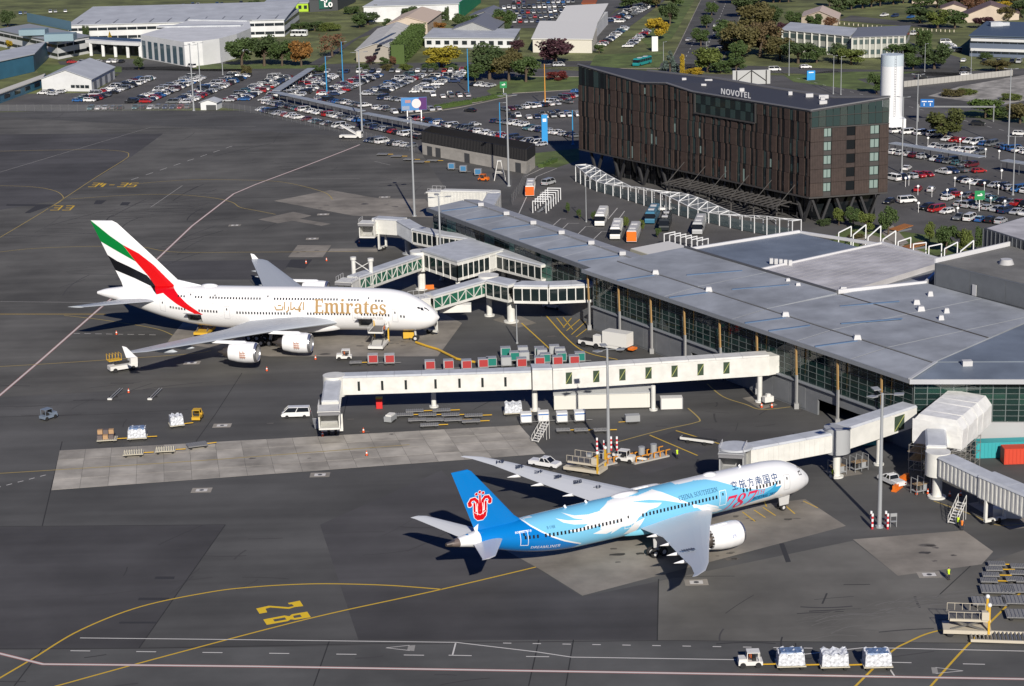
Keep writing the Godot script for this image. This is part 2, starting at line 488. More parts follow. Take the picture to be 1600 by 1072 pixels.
	for a in [[V(73.4, 0, -823.7), V(116.1, 0, -1098)], [V(80.6, 0, -822.2), V(122.2, 0, -1096.3)], [V(113.1, 0, -771), V(163, 0, -621.5)], [V(-23.8, 0, -835.8), V(30.5, 0, -815.9)]]:
		for i in 22:
			var p0 = a[0].lerp(a[1], i / 22.0); var p1 = a[0].lerp(a[1], (i + 0.4) / 22.0)
			part("lane_dash", stripe([p0.x, p0.z, p1.x, p1.z], 0.2, 0.022), wp, park)
	for q in [[10.2, -496.6, 13.5, -509.3, 14.9, -509.1], [12, -490.1, 15.3, -503.3, 18.1, -502.9], [16.1, -484.9, 19.6, -498.6, 22, -498.3], [19.5, -477.7, 23.3, -491.8, 25.9, -491.4], [23.1, -509.7, 26.4, -524.9], [25.7, -506.9, 29.1, -521.9], [28.1, -504.9, 30.7, -517.3], [5, -572.4, 10.9, -586.5], [2.2, -512.5, 5.8, -548.2, 8.4, -571.9, 14.7, -584.9], [9.2, -547.7, 9.6, -529, 11.5, -547.4]]:
		part("bay_line", stripe(q, 0.2, 0.022), wp, park)

func build_markings(apron):
	var yel = mat("paint_yellow", KC(0.62, 0.40, 0.035), 0.7)
	var faded = mat("paint_yellow_faded", KC(0.36, 0.27, 0.09), 0.8)
	var wht = mat("paint_white", KC(0.62, 0.6, 0.57), 0.7)
	var dull = mat("paint_white_worn", KC(0.3, 0.29, 0.27), 0.8)
	var red = mat("paint_red", KC(0.45, 0.2, 0.18), 0.7)
	for q in [[-57.72, -227.24, -45.22, -235.69, -27.41, -247.01, -10.58, -255.76, 8.79, -266.73, 18.81, -272.43, 30.78, -279.61, 44.25, -287.95], [-65.62, -229.41, -62.43, -235.8, -58.11, -244.76, -51.39, -252.4, -42.46, -257.05, -36.44, -258.5, -30.26, -259.01, -24.9, -258.75, -17.72, -257.66, -10.58, -255.76], [40.1, -220.8, 46.4, -230.77, 49.37, -233.96, 52.32, -236.41, 55.72, -238.04], [49.21, -220.42, 54.99, -230.02, 61.38, -239.97, 67.88, -249.82]]:
		part("taxi_line", stripe(curved(q), 0.3, 0.014), yel, apron)
	for q in [[-102.12, -377.83, -88.62, -379.55, -65.68, -383.48, -60.39, -385.86], [-85.81, -311.23, -75.02, -312.47, -49.56, -315.7, -17.77, -320.94], [-132, -499.8, -127.3, -542.3, -123.4, -590.4, -120.4, -621.6, -120.8, -630.1, -122.5, -635.3, -127.9, -639.9, -138.9, -642.9, -167.4, -644.3], [-151.8, -580.8, -139.6, -577, -131.5, -569.7, -127, -560.2, -126.1, -553.4, -127.3, -542.3], [-128.5, -485.6, -119.8, -489.4, -108.7, -490.3, -100.6, -489.7, -92.2, -487.9, -82.3, -480.7, -62.2, -478.2, -36.9, -475.9], [-124, -555.9, -108.3, -559.5, -95.4, -558.7, -83.5, -552.2, -76.8, -544.6, -73.5, -536.8, -68.5, -531.6, -62.6, -525.5], [-108.7, -577.7, -93.3, -581.7, -73.9, -577.8, -64, -572.2, -52.4, -556.5, -48.7, -544.5], [-112.79, -421.43, -87.86, -418.74], [-96.84, -418.57, -87.58, -413.67, -75.2, -405.29, -70.17, -398.96], [63.58, -286.13, 68, -279.53, 70.8, -274.92, 78.51, -275.96], [16.78, -319.03, 25.37, -325.43, 31.2, -328.97, 32.29, -331.11, 30.9, -337.76], [2.11, -401.41, 7.79, -379.01], [7.31, -407.37, 13.26, -379.9, 20.35, -371.14], [35.83, -352.78, 37.86, -344.29, 41.29, -339.17, 43.71, -335.82, 48.95, -336.9], [22.98, -322.74, 30.01, -311.04], [27.63, -324.87, 36.21, -314.59]]:
		part("taxi_line", stripe(curved(q), 0.28, 0.028), faded if q.size() > 6 else yel, apron)
	for q in [[9.54, -404.94, 10.89, -396.77], [10.9, -405.34, 12.54, -395.03], [12.62, -404.61, 10.63, -396.8], [14.32, -403.34, 11.2, -394.14], [15.43, -401.07, 12.13, -390.95], [16.63, -398.28, 12.96, -388.84], [38.05, -285.53, 37.91, -290.51], [34.12, -283.55, 35.51, -279.25], [35.95, -284.26, 37.24, -280.78], [37.44, -285.29, 38.87, -281.49], [43.92, -287.68, 45.66, -284.37], [40.6, -287.07, 41.84, -282.11]]:
		part("stand_mark", stripe(q, 0.2, 0.03), yel, apron)
	# boundary lines, red edged white
	for q in [[-96.34, -354.23, -93.64, -383.37, -90.44, -421.29, -85.9, -470.3, -83.1, -512.9, -77.9, -557.2, -73.2, -571.5, -62.7, -597.7, -51.3, -627.6, -47.5, -638.3], [-67.97, -238.36, -60.66, -234.11, -33.29, -231.68, -1.08, -228.39, 30.33, -225.19, 63.97, -221.69]]:
		var w = 0.62
		part("boundary_line", stripe(q, w, 0.016), red, apron)
		part("boundary_line", stripe(q, w * 0.55, 0.021), wht, apron)
	for q in [[-57.59, -242.2, -34.27, -240.05, -8.18, -237.52, 2.21, -233.82, 6.45, -231.97, 26.95, -229.88], [35.26, -230.9, 43.59, -232.54, 66.14, -229.79], [-8.26, -237.32, -8.59, -233.53], [-9.08, -233.56, -6.15, -233.23], [0.73, -232.54, 3.64, -232.27], [45.31, -227.55, 45.62, -223.76]]:
		part("road_line", stripe(q, 0.2, 0.015), wht, apron)
	for q in [[-115.7, -433.4, -92.06, -429.63], [-156.7, -600.8, -140.6, -643.2, -123.5, -687.6, -86.3, -682.6], [-94.8, -572.6, -98.6, -540.2], [-40.8, -605.7, -35.5, -598.1], [-64.6, -578.5, -43.4, -576.4]]:
		part("worn_line", stripe(q, 0.25, 0.015), dull, apron)
	for a in [[V(-58, 0, -238.12), V(-6.15, 0, -233.17), 6, 0.3], [V(-2.17, 0, -236.92), V(43.5, 0, -232.06), 12, 0.28], [V(-83.8, 0, -303.87), V(-76.2, 0, -310.6), 5, 0.5], [V(-91.5, 0, -402.74), V(-72.91, 0, -399.51), 8, 0.6], [V(45.78, 0, -227.9), V(63.5, 0, -225.82), 2, 0.3], [V(-111.8, 0, -584.4), V(-87.8, 0, -646.2), 8, 0.5]]:
		for i in a[2]:
			var p0 = a[0].lerp(a[1], float(i) / a[2]); var p1 = a[0].lerp(a[1], (i + a[3]) / a[2])
			part("dash", stripe([p0.x, p0.z, p1.x, p1.z], 0.2, 0.015), wht, apron)
	for q in [[-14.34, -236.9, -13.44, -236.99, -13.52, -235.14, -14.43, -235.4], [50.56, -226.07, 51.26, -226.03, 51.02, -224.16, 50.34, -224.3]]:
		part("give_way_mark", flat(q, 0.015), dull, apron)
	for q in [[-17.19, -236.38, -14.18, -236.99], [-17.19, -236.38, -14.1, -235.34], [54.21, -224.81, 51.09, -226], [54.21, -224.81, 50.72, -224.26]]:
		part("give_way_mark", stripe(q, 0.12, 0.019), wht, apron)
	part("stand_number", flat([-35.49, -250.61, -33.92, -251.46, -33.68, -251.44, -31.16, -250.78, -30.42, -251.11, -30.79, -251.83, -31.18, -251.78, -31.37, -252.26, -29.83, -253.01, -29.16, -251.03, -30.27, -250.79, -30.99, -250.23, -31.23, -250.24, -33.61, -250.87, -34.22, -250.45, -33.84, -249.2, -34.83, -248.77], 0.018), mat("paint_yellow_fresh", KC(0.78, 0.52, 0.02), 0.6), apron)
	var eight = nw()
	for q in [[-34.1, -246.77, -31.4, -247.93, -31.28, -247.29, -32.8, -246.68], [-33.42, -244.89, -32.48, -245.92, -30.97, -246.53, -30.74, -245.99], [-34.1, -246.77, -32.8, -246.68, -32.48, -245.92, -33.42, -244.89], [-31.4, -247.93, -30.7, -247.63, -30.44, -248.29, -30.24, -247.75, -30.01, -246.94, -29.78, -246.37, -30.41, -246.56, -30.74, -245.99, -30.97, -246.53, -31.28, -247.29], [-30.44, -248.29, -28.45, -249.06, -29.3, -248.14, -30.24, -247.75], [-28.45, -249.06, -27.79, -247.09, -29.02, -247.29, -29.3, -248.14], [-27.79, -247.09, -29.78, -246.37, -30.01, -246.94, -29.02, -247.29]]: eight.add(flat(q, 0.018))
	part("stand_number", eight, mat("paint_yellow_fresh"), apron)
	# stand numbers: strokes in the slanted box each one fills (A left top, B right top, C right bottom, D left bottom)
	var s3 = [[0, 0.08, 1, 0.08, 1, 0.92, 0, 0.92], [0.2, 0.5, 1, 0.5]]
	var s4 = [[0, 0.05, 0, 0.55, 1, 0.55], [0.75, 0.2, 0.75, 0.95]]
	var s5 = [[1, 0.08, 0, 0.08, 0, 0.5, 1, 0.5, 1, 0.92, 0, 0.92]]
	for q in [["3", s3, V(-126.4, 0, -546.8), V(-124.1, 0, -546.5), V(-124, 0, -539.1), V(-126.2, 0, -539.4), 0.7, yel], ["3", s3, V(-123, 0, -546.3), V(-120.8, 0, -546), V(-120.7, 0, -538.7), V(-122.9, 0, -539), 0.7, yel],
			["3", s3, V(-122.4, 0, -581.2), V(-120.3, 0, -580.9), V(-120.6, 0, -573.7), V(-122.7, 0, -574), 0.75, yel], ["4", s4, V(-119.5, 0, -580.8), V(-118.1, 0, -580.6), V(-118.2, 0, -573.4), V(-119.6, 0, -573.6), 0.75, yel], ["-", [[0, 0.5, 1, 0.5]], V(-117.1, 0, -580.5), V(-115.4, 0, -580.2), V(-115.2, 0, -573), V(-116.7, 0, -573.2), 0.7, yel],
			["3", s3, V(-113.8, 0, -580), V(-111.7, 0, -579.7), V(-111.9, 0, -572.5), V(-114, 0, -572.8), 0.75, yel], ["5", s5, V(-110.7, 0, -579.5), V(-108.6, 0, -579.2), V(-108.9, 0, -572), V(-111, 0, -572.3), 0.75, yel]]:
		var m = nw()
		for line in q[1]:
			var pts = []
			for i in range(0, line.size(), 2):
				var p = q[2].lerp(q[3], line[i]).lerp(q[5].lerp(q[4], line[i]), line[i + 1])
				pts.append(p.x); pts.append(p.z)
			stripe(pts, q[6], 0.018 + 0.001 * m.v.size() / 6.0, m)
		part("stand_number", m, q[7], apron)

# tyre marks, scuffs, oil drips and sealed cracks, each with its own outline
func build_wear(apron):
	var dk = [mat("rubber_mark", KC(0.036, 0.035, 0.036), 0.9), mat("rubber_faint", KC(0.054, 0.052, 0.053), 0.9)]
	var pale = [mat("scuff_pale", KC(0.15, 0.145, 0.135), 0.9), mat("scuff_faint", KC(0.122, 0.118, 0.108), 0.9)]
	var y = 0.0105
	for q in [[V(-123.3, 0, -512.3), V(-75.5, 0, -559.8), 40, 26.0], [V(-74.1, 0, -613.2), V(-27.7, 0, -553), 30, 16.0], [V(-99.7, 0, -432.3), V(-69.8, 0, -513.6), 22, 24.0], [V(-97.86, 0, -365.45), V(-54.67, 0, -344.75), 16, 12.0], [V(-55.19, 0, -263.9), V(-10.32, 0, -281.36), 18, 10.0], [V(20.21, 0, -244.88), V(62.71, 0, -242.01), 20, 9.0], [V(26.89, 0, -337.35), V(48.21, 0, -327.83), 24, 6.0], [V(-184.4, 0, -743), V(-76.9, 0, -638), 26, 30.0], [V(-65.16, 0, -230.14), V(6.74, 0, -224.71), 14, 8.0]]:
		for i in q[2]:
			var c = q[0].lerp(q[1], rng.randf()) + V(rng.randf_range(-12, 12), 0, rng.randf_range(-14, 14))
			var a = rng.randf_range(-0.35, 0.35) + (PI * 0.6 if rng.randf() < 0.3 else 0.0)
			var L = q[3] * rng.randf_range(0.3, 1.0); var bend = rng.randf_range(-0.25, 0.25)
			var p = []
			for k in 7:
				var u = (k / 6.0 - 0.5) * L
				var w = bend * (u * u / L)
				p.append(c.x + cos(a) * u - sin(a) * w); p.append(c.z + sin(a) * u + cos(a) * w)
			y += 0.000004
			part("tyre_mark", stripe(p, rng.randf_range(0.12, 0.38), y), dk[rng.randi() % 2], apron)
	for i in 70:     # sweeping pale scuffs where dollies turn
		var k = rng.randf()
		var c = V(33.15, 0, -237.26).lerp(V(56.48, 0, -248.13), k) + V(rng.randf_range(-3, 3), 0, rng.randf_range(-3.5, 3.5) * (1.2 - k))
		var a = rng.randf_range(-0.75, -0.15); var L = rng.randf_range(2.0, 9.0)
		y += 0.000004
		part("scuff", stripe(curved([c.x, c.z, c.x + cos(a) * L * 0.5, c.z + sin(a) * L * 0.5, c.x + cos(a + 0.25) * L, c.z + sin(a + 0.25) * L], 4), rng.randf_range(0.06, 0.22), y), pale[rng.randi() % 2], apron)
	for q in [[V(-25.86, 0, -388.8), 9, 5.0], [V(19.29, 0, -266.47), 10, 6.0], [V(37.95, 0, -283.26), 7, 6.0], [V(-44.96, 0, -385.78), 8, 9.0], [V(28.36, 0, -265.81), 5, 3.0], [V(57.42, 0, -265.2), 6, 8.0], [V(-41, 0, -536), 8, 12.0], [V(-49.7, 0, -478.2), 4, 5.0], [V(-42.04, 0, -324.79), 10, 22.0], [V(12.81, 0, -303.31), 8, 8.0], [V(-11.66, 0, -336.95), 8, 12.0], [V(12.91, 0, -387.33), 8, 12.0]]:
		for i in q[1]:
			var c = q[0] + V(rng.randf_range(-1, 1) * q[2], 0, rng.randf_range(-0.6, 0.6) * q[2])
			var p = []; var r = rng.randf_range(0.15, 0.7)
			for k in 9:
				var e = r * rng.randf_range(0.6, 1.2)
				p.append(c.x + cos(k * TAU / 9) * e * 1.7); p.append(c.z + sin(k * TAU / 9) * e)
			part("oil_stain", flat(p, 0.0235), mat("oil_a", KC(0.06, 0.055, 0.05), 0.6) if rng.randf() < 0.4 else mat("oil_b", KC(0.11, 0.1, 0.09), 0.7), apron)

# ------------------------------------------------------------------ terminal
func quad_panel(m: MB, a: Vector3, b: Vector3, h: float, d: float, out: Vector3):   # upright panel between floor points a-b, height h, thickness d towards out
	var o = out.normalized() * d
	var u = Y(h)
	m.hexa([a + o, b + o, b, a, a + o + u, b + o + u, b + u, a + u])

# curtain wall from a to b (seen with a at the left), rows of separate panes in a metal grid; out points to the apron
func curtain(parent, a: Vector3, b: Vector3, y0: float, y1: float, cols: int, rows: int, out: Vector3, tints, frame, solid = []):
	var grid = nw()
	var w = (b - a) / cols
	var h = (y1 - y0) / rows
	var wl = w.length()
	var dir = w.normalized()
	var shapes = []
	var pm = nw()
	quad_panel(pm, Vector3.ZERO, dir * (wl - 0.10), h - 0.10, 0.05, out)
	var pane_mesh = pm.mesh()
	for i in cols:
		for j in rows:
			var at = a + w * i + dir * 0.05 + Y(y0 + h * j + 0.05)
			var kind = rng.randi() % 3
			if solid.has(i): kind = 3
			var p = part("pane", pane_mesh, tints[kind], parent)
			p.position = at
	for i in cols + 1:
		var p = a + w * i + out * 0.05
		grid.bar(p + Y(y0), p + Y(y1), 0.075, 0.14, dir)
	for j in rows + 1:
		var yy = Y(y0 + h * j)
		grid.bar(a + out * 0.09 + yy, b + out * 0.09 + yy, 0.12, 0.065)
	part("mullions", grid, frame, parent)

func build_terminal():
	var roof_m = ground_mat("roof_grey", KC(0.275, 0.295, 0.328), 45, 185, 250, 41, 0.08, 0.8)
	var roof_b = ground_mat("roof_slate", KC(0.16, 0.19, 0.235), 45, 190, 250, 43, 0.08, 0.55)
	var roof_w = ground_mat("roof_pale", KC(0.46, 0.45, 0.46), 35, 190, 250, 45, 0.2, 0.6)
	var edge = mat("roof_edge", KC(0.23, 0.245, 0.27), 0.5)
	var gut = mat("gutter", KC(0.07, 0.065, 0.062), 0.8)
	var wallm = ground_mat("panel_grey", KC(0.17, 0.178, 0.19), 12, 215, 250, 47, 0.0, 0.6)
	var frame = mat("mullion", KC(0.17, 0.20, 0.20), 0.4, 0.3)
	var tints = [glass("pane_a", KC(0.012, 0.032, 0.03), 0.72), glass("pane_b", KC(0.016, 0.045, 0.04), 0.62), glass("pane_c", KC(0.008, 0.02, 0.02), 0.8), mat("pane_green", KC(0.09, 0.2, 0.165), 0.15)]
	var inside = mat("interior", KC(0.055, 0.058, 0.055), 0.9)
	var timber = mat("timber", KC(0.40, 0.25, 0.10), 0.6)
	var steel = mat("steel_pale", KC(0.3, 0.3, 0.3), 0.5)
	var out = -TT
	# main hall
	var t = thing("terminal_hall", "large grey-roofed airport terminal with a long dark glass front on timber struts", "building")
	var w = nw()
	for q in [[96.5, 62.0, 0.0], [62.0, 52.0, 2.9], [52.0, 24.0, 0.0], [24.0, 12.0, 2.9], [12.0, 0.0, 0.0]]: quad_panel(w, tw(q[0], 0.3, q[2]), tw(q[1], 0.3, q[2]), 4.9 - q[2], 0.35, out)     # cart openings stay open below
	part("base_wall", w, wallm, t)
	for i in 21:
		var s = 96.3 - i * 4.6
		if (s > 52 and s - 4.5 < 62) or (s > 12 and s - 4.5 < 24): continue
		var p = nw()
		quad_panel(p, tw(s, -0.06, 0.3), tw(s - 4.5, -0.06, 0.3), 4.2, 0.06, out)
		part("wall_panel", p, wallm, t)
	var ledge = nw()
	ledge.bar(tw(96.5, -0.25, 4.95), tw(0, -0.25, 4.95), 0.6, 0.22)
	part("ledge", ledge, edge, t)
	curtain(t, tw(96.5, 0.2, 0), tw(0, 0.2, 0), 5.1, 11.7, 43, 6, out, tints, frame)
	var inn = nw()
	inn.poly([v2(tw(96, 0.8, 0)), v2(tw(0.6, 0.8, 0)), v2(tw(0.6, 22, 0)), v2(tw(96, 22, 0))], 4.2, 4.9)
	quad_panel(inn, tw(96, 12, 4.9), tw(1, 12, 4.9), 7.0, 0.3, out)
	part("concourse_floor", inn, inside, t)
	for i in 12:
		var c = nw()
		c.cyl(tw(92 - i * 8, 6, 4.9), tw(92 - i * 8, 6, 12), 0.4, 0.4, 10)
		part("inner_column", c, mat("inner_green", KC(0.12, 0.2, 0.17), 0.7), t)
	for i in 9:                                 # outer columns and timber struts
		var s = 96.9 - i * 11.3
		var c = nw()
		c.bar(tw(s, -0.7, 0), tw(s, -0.7, 6.2), 0.34, 0.4, TS)
		c.box(tw(s, -0.7, 0.5), V(0.8, 1.0, 0.8))
		var col = part("column", c, steel, t)
		var b = nw()
		b.bar(tw(s, -0.75, 6.2), tw(s, -0.95, 12.0), 0.24, 0.34, TS)
		part("timber_strut", b, timber, col)
	# roof: front slope, gutter, back slope, cut by expansion joints
	var cuts = [98.0, 69.2, 47.5, 28.6, 14.0, -1.2]
	for i in 5:
		var s0 = cuts[i] - 0.12; var s1 = cuts[i + 1] + 0.12
		var r = nw()
		var e0 = -1.5
		if i == 4: r.hexa([tw(s0, e0, 12.1), tw(-0.9, e0, 12.1), tw(2.2, 6.3, 12.9), tw(s0, 6.3, 12.9), tw(s0, e0, 12.5), tw(-0.9, e0, 12.5), tw(2.2, 6.3, 13.3), tw(s0, 6.3, 13.3)])
		else: r.hexa([tw(s0, e0, 12.1), tw(s1, e0, 12.1), tw(s1, 6.3, 12.9), tw(s0, 6.3, 12.9), tw(s0, e0, 12.5), tw(s1, e0, 12.5), tw(s1, 6.3, 13.3), tw(s0, 6.3, 13.3)])
		part("roof_panel", r, roof_m, t)
		var q = nw()
		var back = 23.4 if i < 2 else 42.0
		var l1 = s1 if i < 4 else 2.6
		var l2 = s1 if i < 4 else 13.4
		q.hexa([tw(s0, 6.9, 12.9), tw(l1, 6.9, 12.9), tw(l2, back, 13.4), tw(s0, back, 13.4), tw(s0, 6.9, 13.35), tw(l1, 6.9, 13.35), tw(l2, back, 13.9), tw(s0, back, 13.9)])
		part("roof_panel", q, roof_m, t)
		if i >= 2:
			var sm = nw()
			sm.bar(tw(s0, 24, 13.66), tw(lerp(l1, l2, 0.5), 24, 13.66), 0.35, 0.1)
			part("roof_seam", sm, gut, t)
	var gm = nw()
	gm.bar(tw(97.5, 6.6, 13.05), tw(2.3, 6.6, 13.05), 0.6, 0.3)
	for c in [69.2, 47.5, 28.6, 14.0]: gm.bar(tw(c, -1.3, 12.3), tw(c, 6.3, 13.08), 0.24, 0.3)
	for c in [28.6, 14.0]: gm.bar(tw(c, 6.9, 13.1), tw(c, 42, 13.6), 0.24, 0.3)
	part("gutter", gm, gut, t)
	var fa = nw()
	fa.bar(tw(98, -1.6, 12.3), tw(-1.0, -1.6, 12.3), 0.22, 0.75)
	part("fascia", fa, edge, t)
	# plant on the roof: vent hoods with their curbs
	for q in [[83.5, 6.6, 1.2], [65.5, 6.6, 1.2], [41.5, 6.4, 1.2], [21.5, 6.4, 1.2], [49, 26, 1.3], [33, 30, 1.1], [29, 27.5, 1.2], [25, 30, 0.9], [22, 26, 0.9], [36, 36, 0.9], [57, 21.5, 0.9], [61, 22.2, 0.8]]:
		var y = 13.1 + (q[1] - 6.6) * 0.022
		var h = nw()
		var c = tw(q[0], q[1], y + 0.45)
		h.hexa([c + V(-q[2] * 0.6, -0.6, q[2] * 0.6), c + V(q[2] * 0.6, -0.6, q[2] * 0.6), c + V(q[2] * 0.6, -0.6, -q[2] * 0.6), c + V(-q[2] * 0.6, -0.6, -q[2] * 0.6), c + V(-q[2] * 0.4, 0.5, q[2] * 0.4), c + V(q[2] * 0.4, 0.5, q[2] * 0.4), c + V(q[2] * 0.4, 0.5, -q[2] * 0.4), c + V(-q[2] * 0.4, 0.5, -q[2] * 0.4)])
		part("roof_vent", h, mat("vent_white", KC(0.5, 0.5, 0.51), 0.5), t)
	for q in [[82.5], [64.5], [40.5], [33.5], [20.5]]:       # low dark blue strips laid across the roof slope
		var h = nw()
		h.bar(tw(q[0] + 3.2, -1.1, 12.6), tw(q[0], 5.6, 13.27), 0.5, 0.2)
		part("blue_roof_strip", h, mat("blue_roof_strip", KC(0.10, 0.16, 0.26), 0.3), t)
	for q in [[73.4, 0], [58.4, 0], [26, 0], [36, 8]]:
		var h = nw()
		h.bar(tw(q[0] + 4.5, 10.2 + q[1], 13.53), tw(q[0], 20.5 + q[1], 13.85), 0.4, 0.18)
		part("blue_roof_strip", h, mat("blue_roof_strip"), t)
	# rear roofs
	var rr = nw()
	rr.hexa([tw(97, 23.9, 12), tw(73, 23.9, 12), tw(78, 55, 12), tw(97.5, 54, 12), tw(97, 23.9, 13.3), tw(73, 23.9, 13.3), tw(78, 55, 13.1), tw(97.5, 54, 13.1)])
	part("rear_roof", rr, roof_b, t)
	var par = nw()
	par.bar(tw(97.5, 23.6, 13.6), tw(48, 23.6, 13.6), 0.5, 1.3)
	part("parapet", par, mat("parapet_dark", KC(0.09, 0.092, 0.1), 0.6), t)
	for i in 12:
		var a0 = i / 12.0; var a1 = (i + 1) / 12.0 - 0.004
		var f0 = tw(72.6, 24.2, 0).lerp(tw(48.2, 24.2, 0), a0); var f1 = tw(72.6, 24.2, 0).lerp(tw(48.2, 24.2, 0), a1)
		var b0 = tw(77, 59.5, 0).lerp(tw(57, 58.2, 0), a0); var b1 = tw(77, 59.5, 0).lerp(tw(57, 58.2, 0), a1)
		var s = nw()
		var lo = Y(12); var hi = Y(13.5)
		s.hexa([f0 + lo, f1 + lo, b1 + lo, b0 + lo, f0 + hi, f1 + hi, b1 + hi, b0 + hi])
		part("roof_sheet", s, roof_w, t)
	var pw = nw()
	pw.bar(tw(72.8, 24.0, 13.6), tw(77.4, 59.5, 13.6), 0.4, 0.5)
	pw.bar(tw(77.4, 59.7, 13.5), tw(56, 58.6, 13.5), 0.4, 0.9)
	pw.bar(tw(48.4, 24.2, 13.9), tw(44, 42, 13.9), 0.5, 0.8)
	pw.bar(tw(44, 42, 13.9), tw(56, 58.6, 13.6), 0.5, 0.8)
	pw.bar(tw(97.6, 24, 13.4), tw(97.8, 54, 13.4), 0.5, 0.6)
	pw.bar(tw(97.8, 54.2, 13.2), tw(77.4, 59.5, 13.3), 0.5, 0.6)
	part("roof_upstand", pw, mat("upstand", KC(0.6, 0.6, 0.62), 0.5), t)
	for i in 5:
		var u = nw()
		u.box(tw(76.4 - i * 0.9, 30.0 + i * 0.5, 14.0), V(0.7, 1.1, 0.7))
		part("roof_unit", u, mat("vent_white"), t)
	# walls that carry the rear roofs
	var rw = nw()
	rw.poly([v2(tw(97, 1, 0)), v2(tw(97, 53.5, 0)), v2(tw(58, 57.8, 0)), v2(tw(44, 41.5, 0)), v2(tw(0.5, 41.5, 0)), v2(tw(0.5, 12.5, 0)), v2(tw(96, 12.5, 0))], 0.0, 12.4)
	part("rear_wall", rw, wallm, t)
	# plant box above the hall
	var bx = thing("roof_plant_house", "tall blank dark grey metal box standing on the terminal roof", "building")
	var b1 = nw()
	b1.poly([v2(tw(41.8, 42.2, 0)), v2(tw(-30, 44.5, 0)), v2(tw(-30, 75, 0)), v2(tw(44.5, 64, 0))], 12.0, 18.2)
	part("wall", b1, ground_mat("box_grey", KC(0.135, 0.145, 0.158), 9, 220, 250, 48, 0.0, 0.6), bx)
	var b2 = nw()
	b2.poly([v2(tw(41.4, 42.7, 0)), v2(tw(-30, 45.0, 0)), v2(tw(-30, 74.5, 0)), v2(tw(44.0, 63.5, 0))], 18.2, 18.26)
	part("roof", b2, ground_mat("box_roof", KC(0.16, 0.158, 0.15), 30, 190, 250, 49), bx)
	for i in 6:
		var p = nw()
		quad_panel(p, tw(41.4 - i * 9.0, 42.18 + i * 0.29, 13.9), tw(41.4 - i * 9.0 - 8.9, 42.18 + (i + 1) * 0.29, 13.9), 4.2, 0.05, out)
		part("wall_panel", p, mats["box_grey"], bx)
	var up = nw()
	up.bar(tw(41.8, 42.2, 18.6), tw(44.5, 64, 18.6), 0.35, 0.9)
	part("upstand", up, mats["upstand"], bx)
	var dr = nw()
	quad_panel(dr, tw(31.5, 42.3, 13.9), tw(30.5, 42.33, 13.9), 2.1, 0.12, out)
	part("door", dr, mat("vent_white"), bx)
	for q in [[33, 52], [29, 57], [20, 50]]:
		var v = nw()
		v.cyl(tw(q[0], q[1], 18.26), tw(q[0], q[1], 19.2), 1.5, 1.1, 12)
		part("roof_vent", v, mat("vent_white"), bx)
	var bd = thing("ribbed_block", "dark ribbed metal block with pale roof beside the planted forecourt", "building")
	var b3 = nw()
	b3.poly([v2(tw(53.4, 65.4, 0)), v2(tw(20, 60, 0)), v2(tw(10, 95, 0)), v2(tw(57, 80, 0))], 0, 20)
	part("wall", b3, mat("block_dark", KC(0.055, 0.06, 0.068), 0.6), bd)
	var rb = nw()
	for i in 24:
		var p = tw(53.4, 65.4, 0).lerp(tw(57, 80, 0), i / 24.0) + TS * 0.08
		rb.bar(p, p + Y(20), 0.12, 0.16, TS)
		p = tw(53.4, 65.4, 0).lerp(tw(20, 60, 0), i / 24.0) - TT * 0.08
		rb.bar(p, p + Y(20), 0.12, 0.16, TS)
	part("rib", rb, mat("rib_grey", KC(0.14, 0.15, 0.165), 0.5), bd)
	var b4 = nw()
	b4.poly([v2(tw(53, 65.9, 0)), v2(tw(20, 60.5, 0)), v2(tw(10, 94.5, 0)), v2(tw(56.6, 79.6, 0))], 20, 20.06)
	part("roof", b4, roof_w, bd)
	# right-hand wing, glass front facing the camera side
	var t2 = thing("terminal_wing", "terminal wing with slate roof and green-tinted glass over white scaffolded bridge", "building")
	var W0 = V(65.3, 0, -310.6); var WD = V(0.9955, 0, 0.095); var WO = V(-0.095, 0, 0.9955)
	var w1 = W0 + WD * 42
	curtain(t2, W0, w1, 5.1, 11.7, 20, 7, WO, [tints[1], glass("pane_d", KC(0.03, 0.09, 0.07), 0.5), tints[0], tints[3]], frame)
	var wb = nw()
	quad_panel(wb, W0, w1, 5.0, 0.25, WO)
	part("base_wall", wb, mat("wing_base", KC(0.4, 0.4, 0.41), 0.6), t2)
	var fl = nw()
	for yy in [4.9, 7.2, 9.4]: fl.hexa([W0 + V(0, yy - 0.2, -0.6), w1 + V(0, yy - 0.2, -0.6), w1 + V(0, yy - 0.2, -9), W0 + V(4, yy - 0.2, -9), W0 + V(0, yy, -0.6), w1 + V(0, yy, -0.6), w1 + V(0, yy, -9), W0 + V(4, yy, -9)])
	part("floor", fl, mat("floor_green", KC(0.1, 0.2, 0.15), 0.7), t2)
	var bw = nw()
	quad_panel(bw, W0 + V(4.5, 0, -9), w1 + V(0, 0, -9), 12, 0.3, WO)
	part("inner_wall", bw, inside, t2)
	var r2 = nw()
	var ea = W0 + WO * 1.6 - WD * 1.0; var eb = w1 + WO * 1.6
	var va = tw(2.6, 6.9, 0) + V(0.4, 0, 0); var vb = w1 + V(0, 0, -7)
	r2.hexa([ea + Y(12.1), eb + Y(12.1), vb + Y(12.8), va + Y(12.8), ea + Y(12.5), eb + Y(12.5), vb + Y(13.2), va + Y(13.2)])
	part("roof_panel", r2, roof_b, t2)
	var r3 = nw()
	var vc = tw(13.2, 41.5, 0)
	var vd = w1 + V(20, 0, -30)
	r3.hexa([va + V(0.3, 12.8, -0.5), vb + V(0, 12.8, -0.5), vd + Y(13.2), vc + V(0.4, 13.2, 0), va + V(0.3, 13.25, -0.5), vb + V(0, 13.25, -0.5), vd + Y(13.8), vc + V(0.4, 13.8, 0)])
	part("roof_panel", r3, roof_b, t2)
	var f2 = nw()
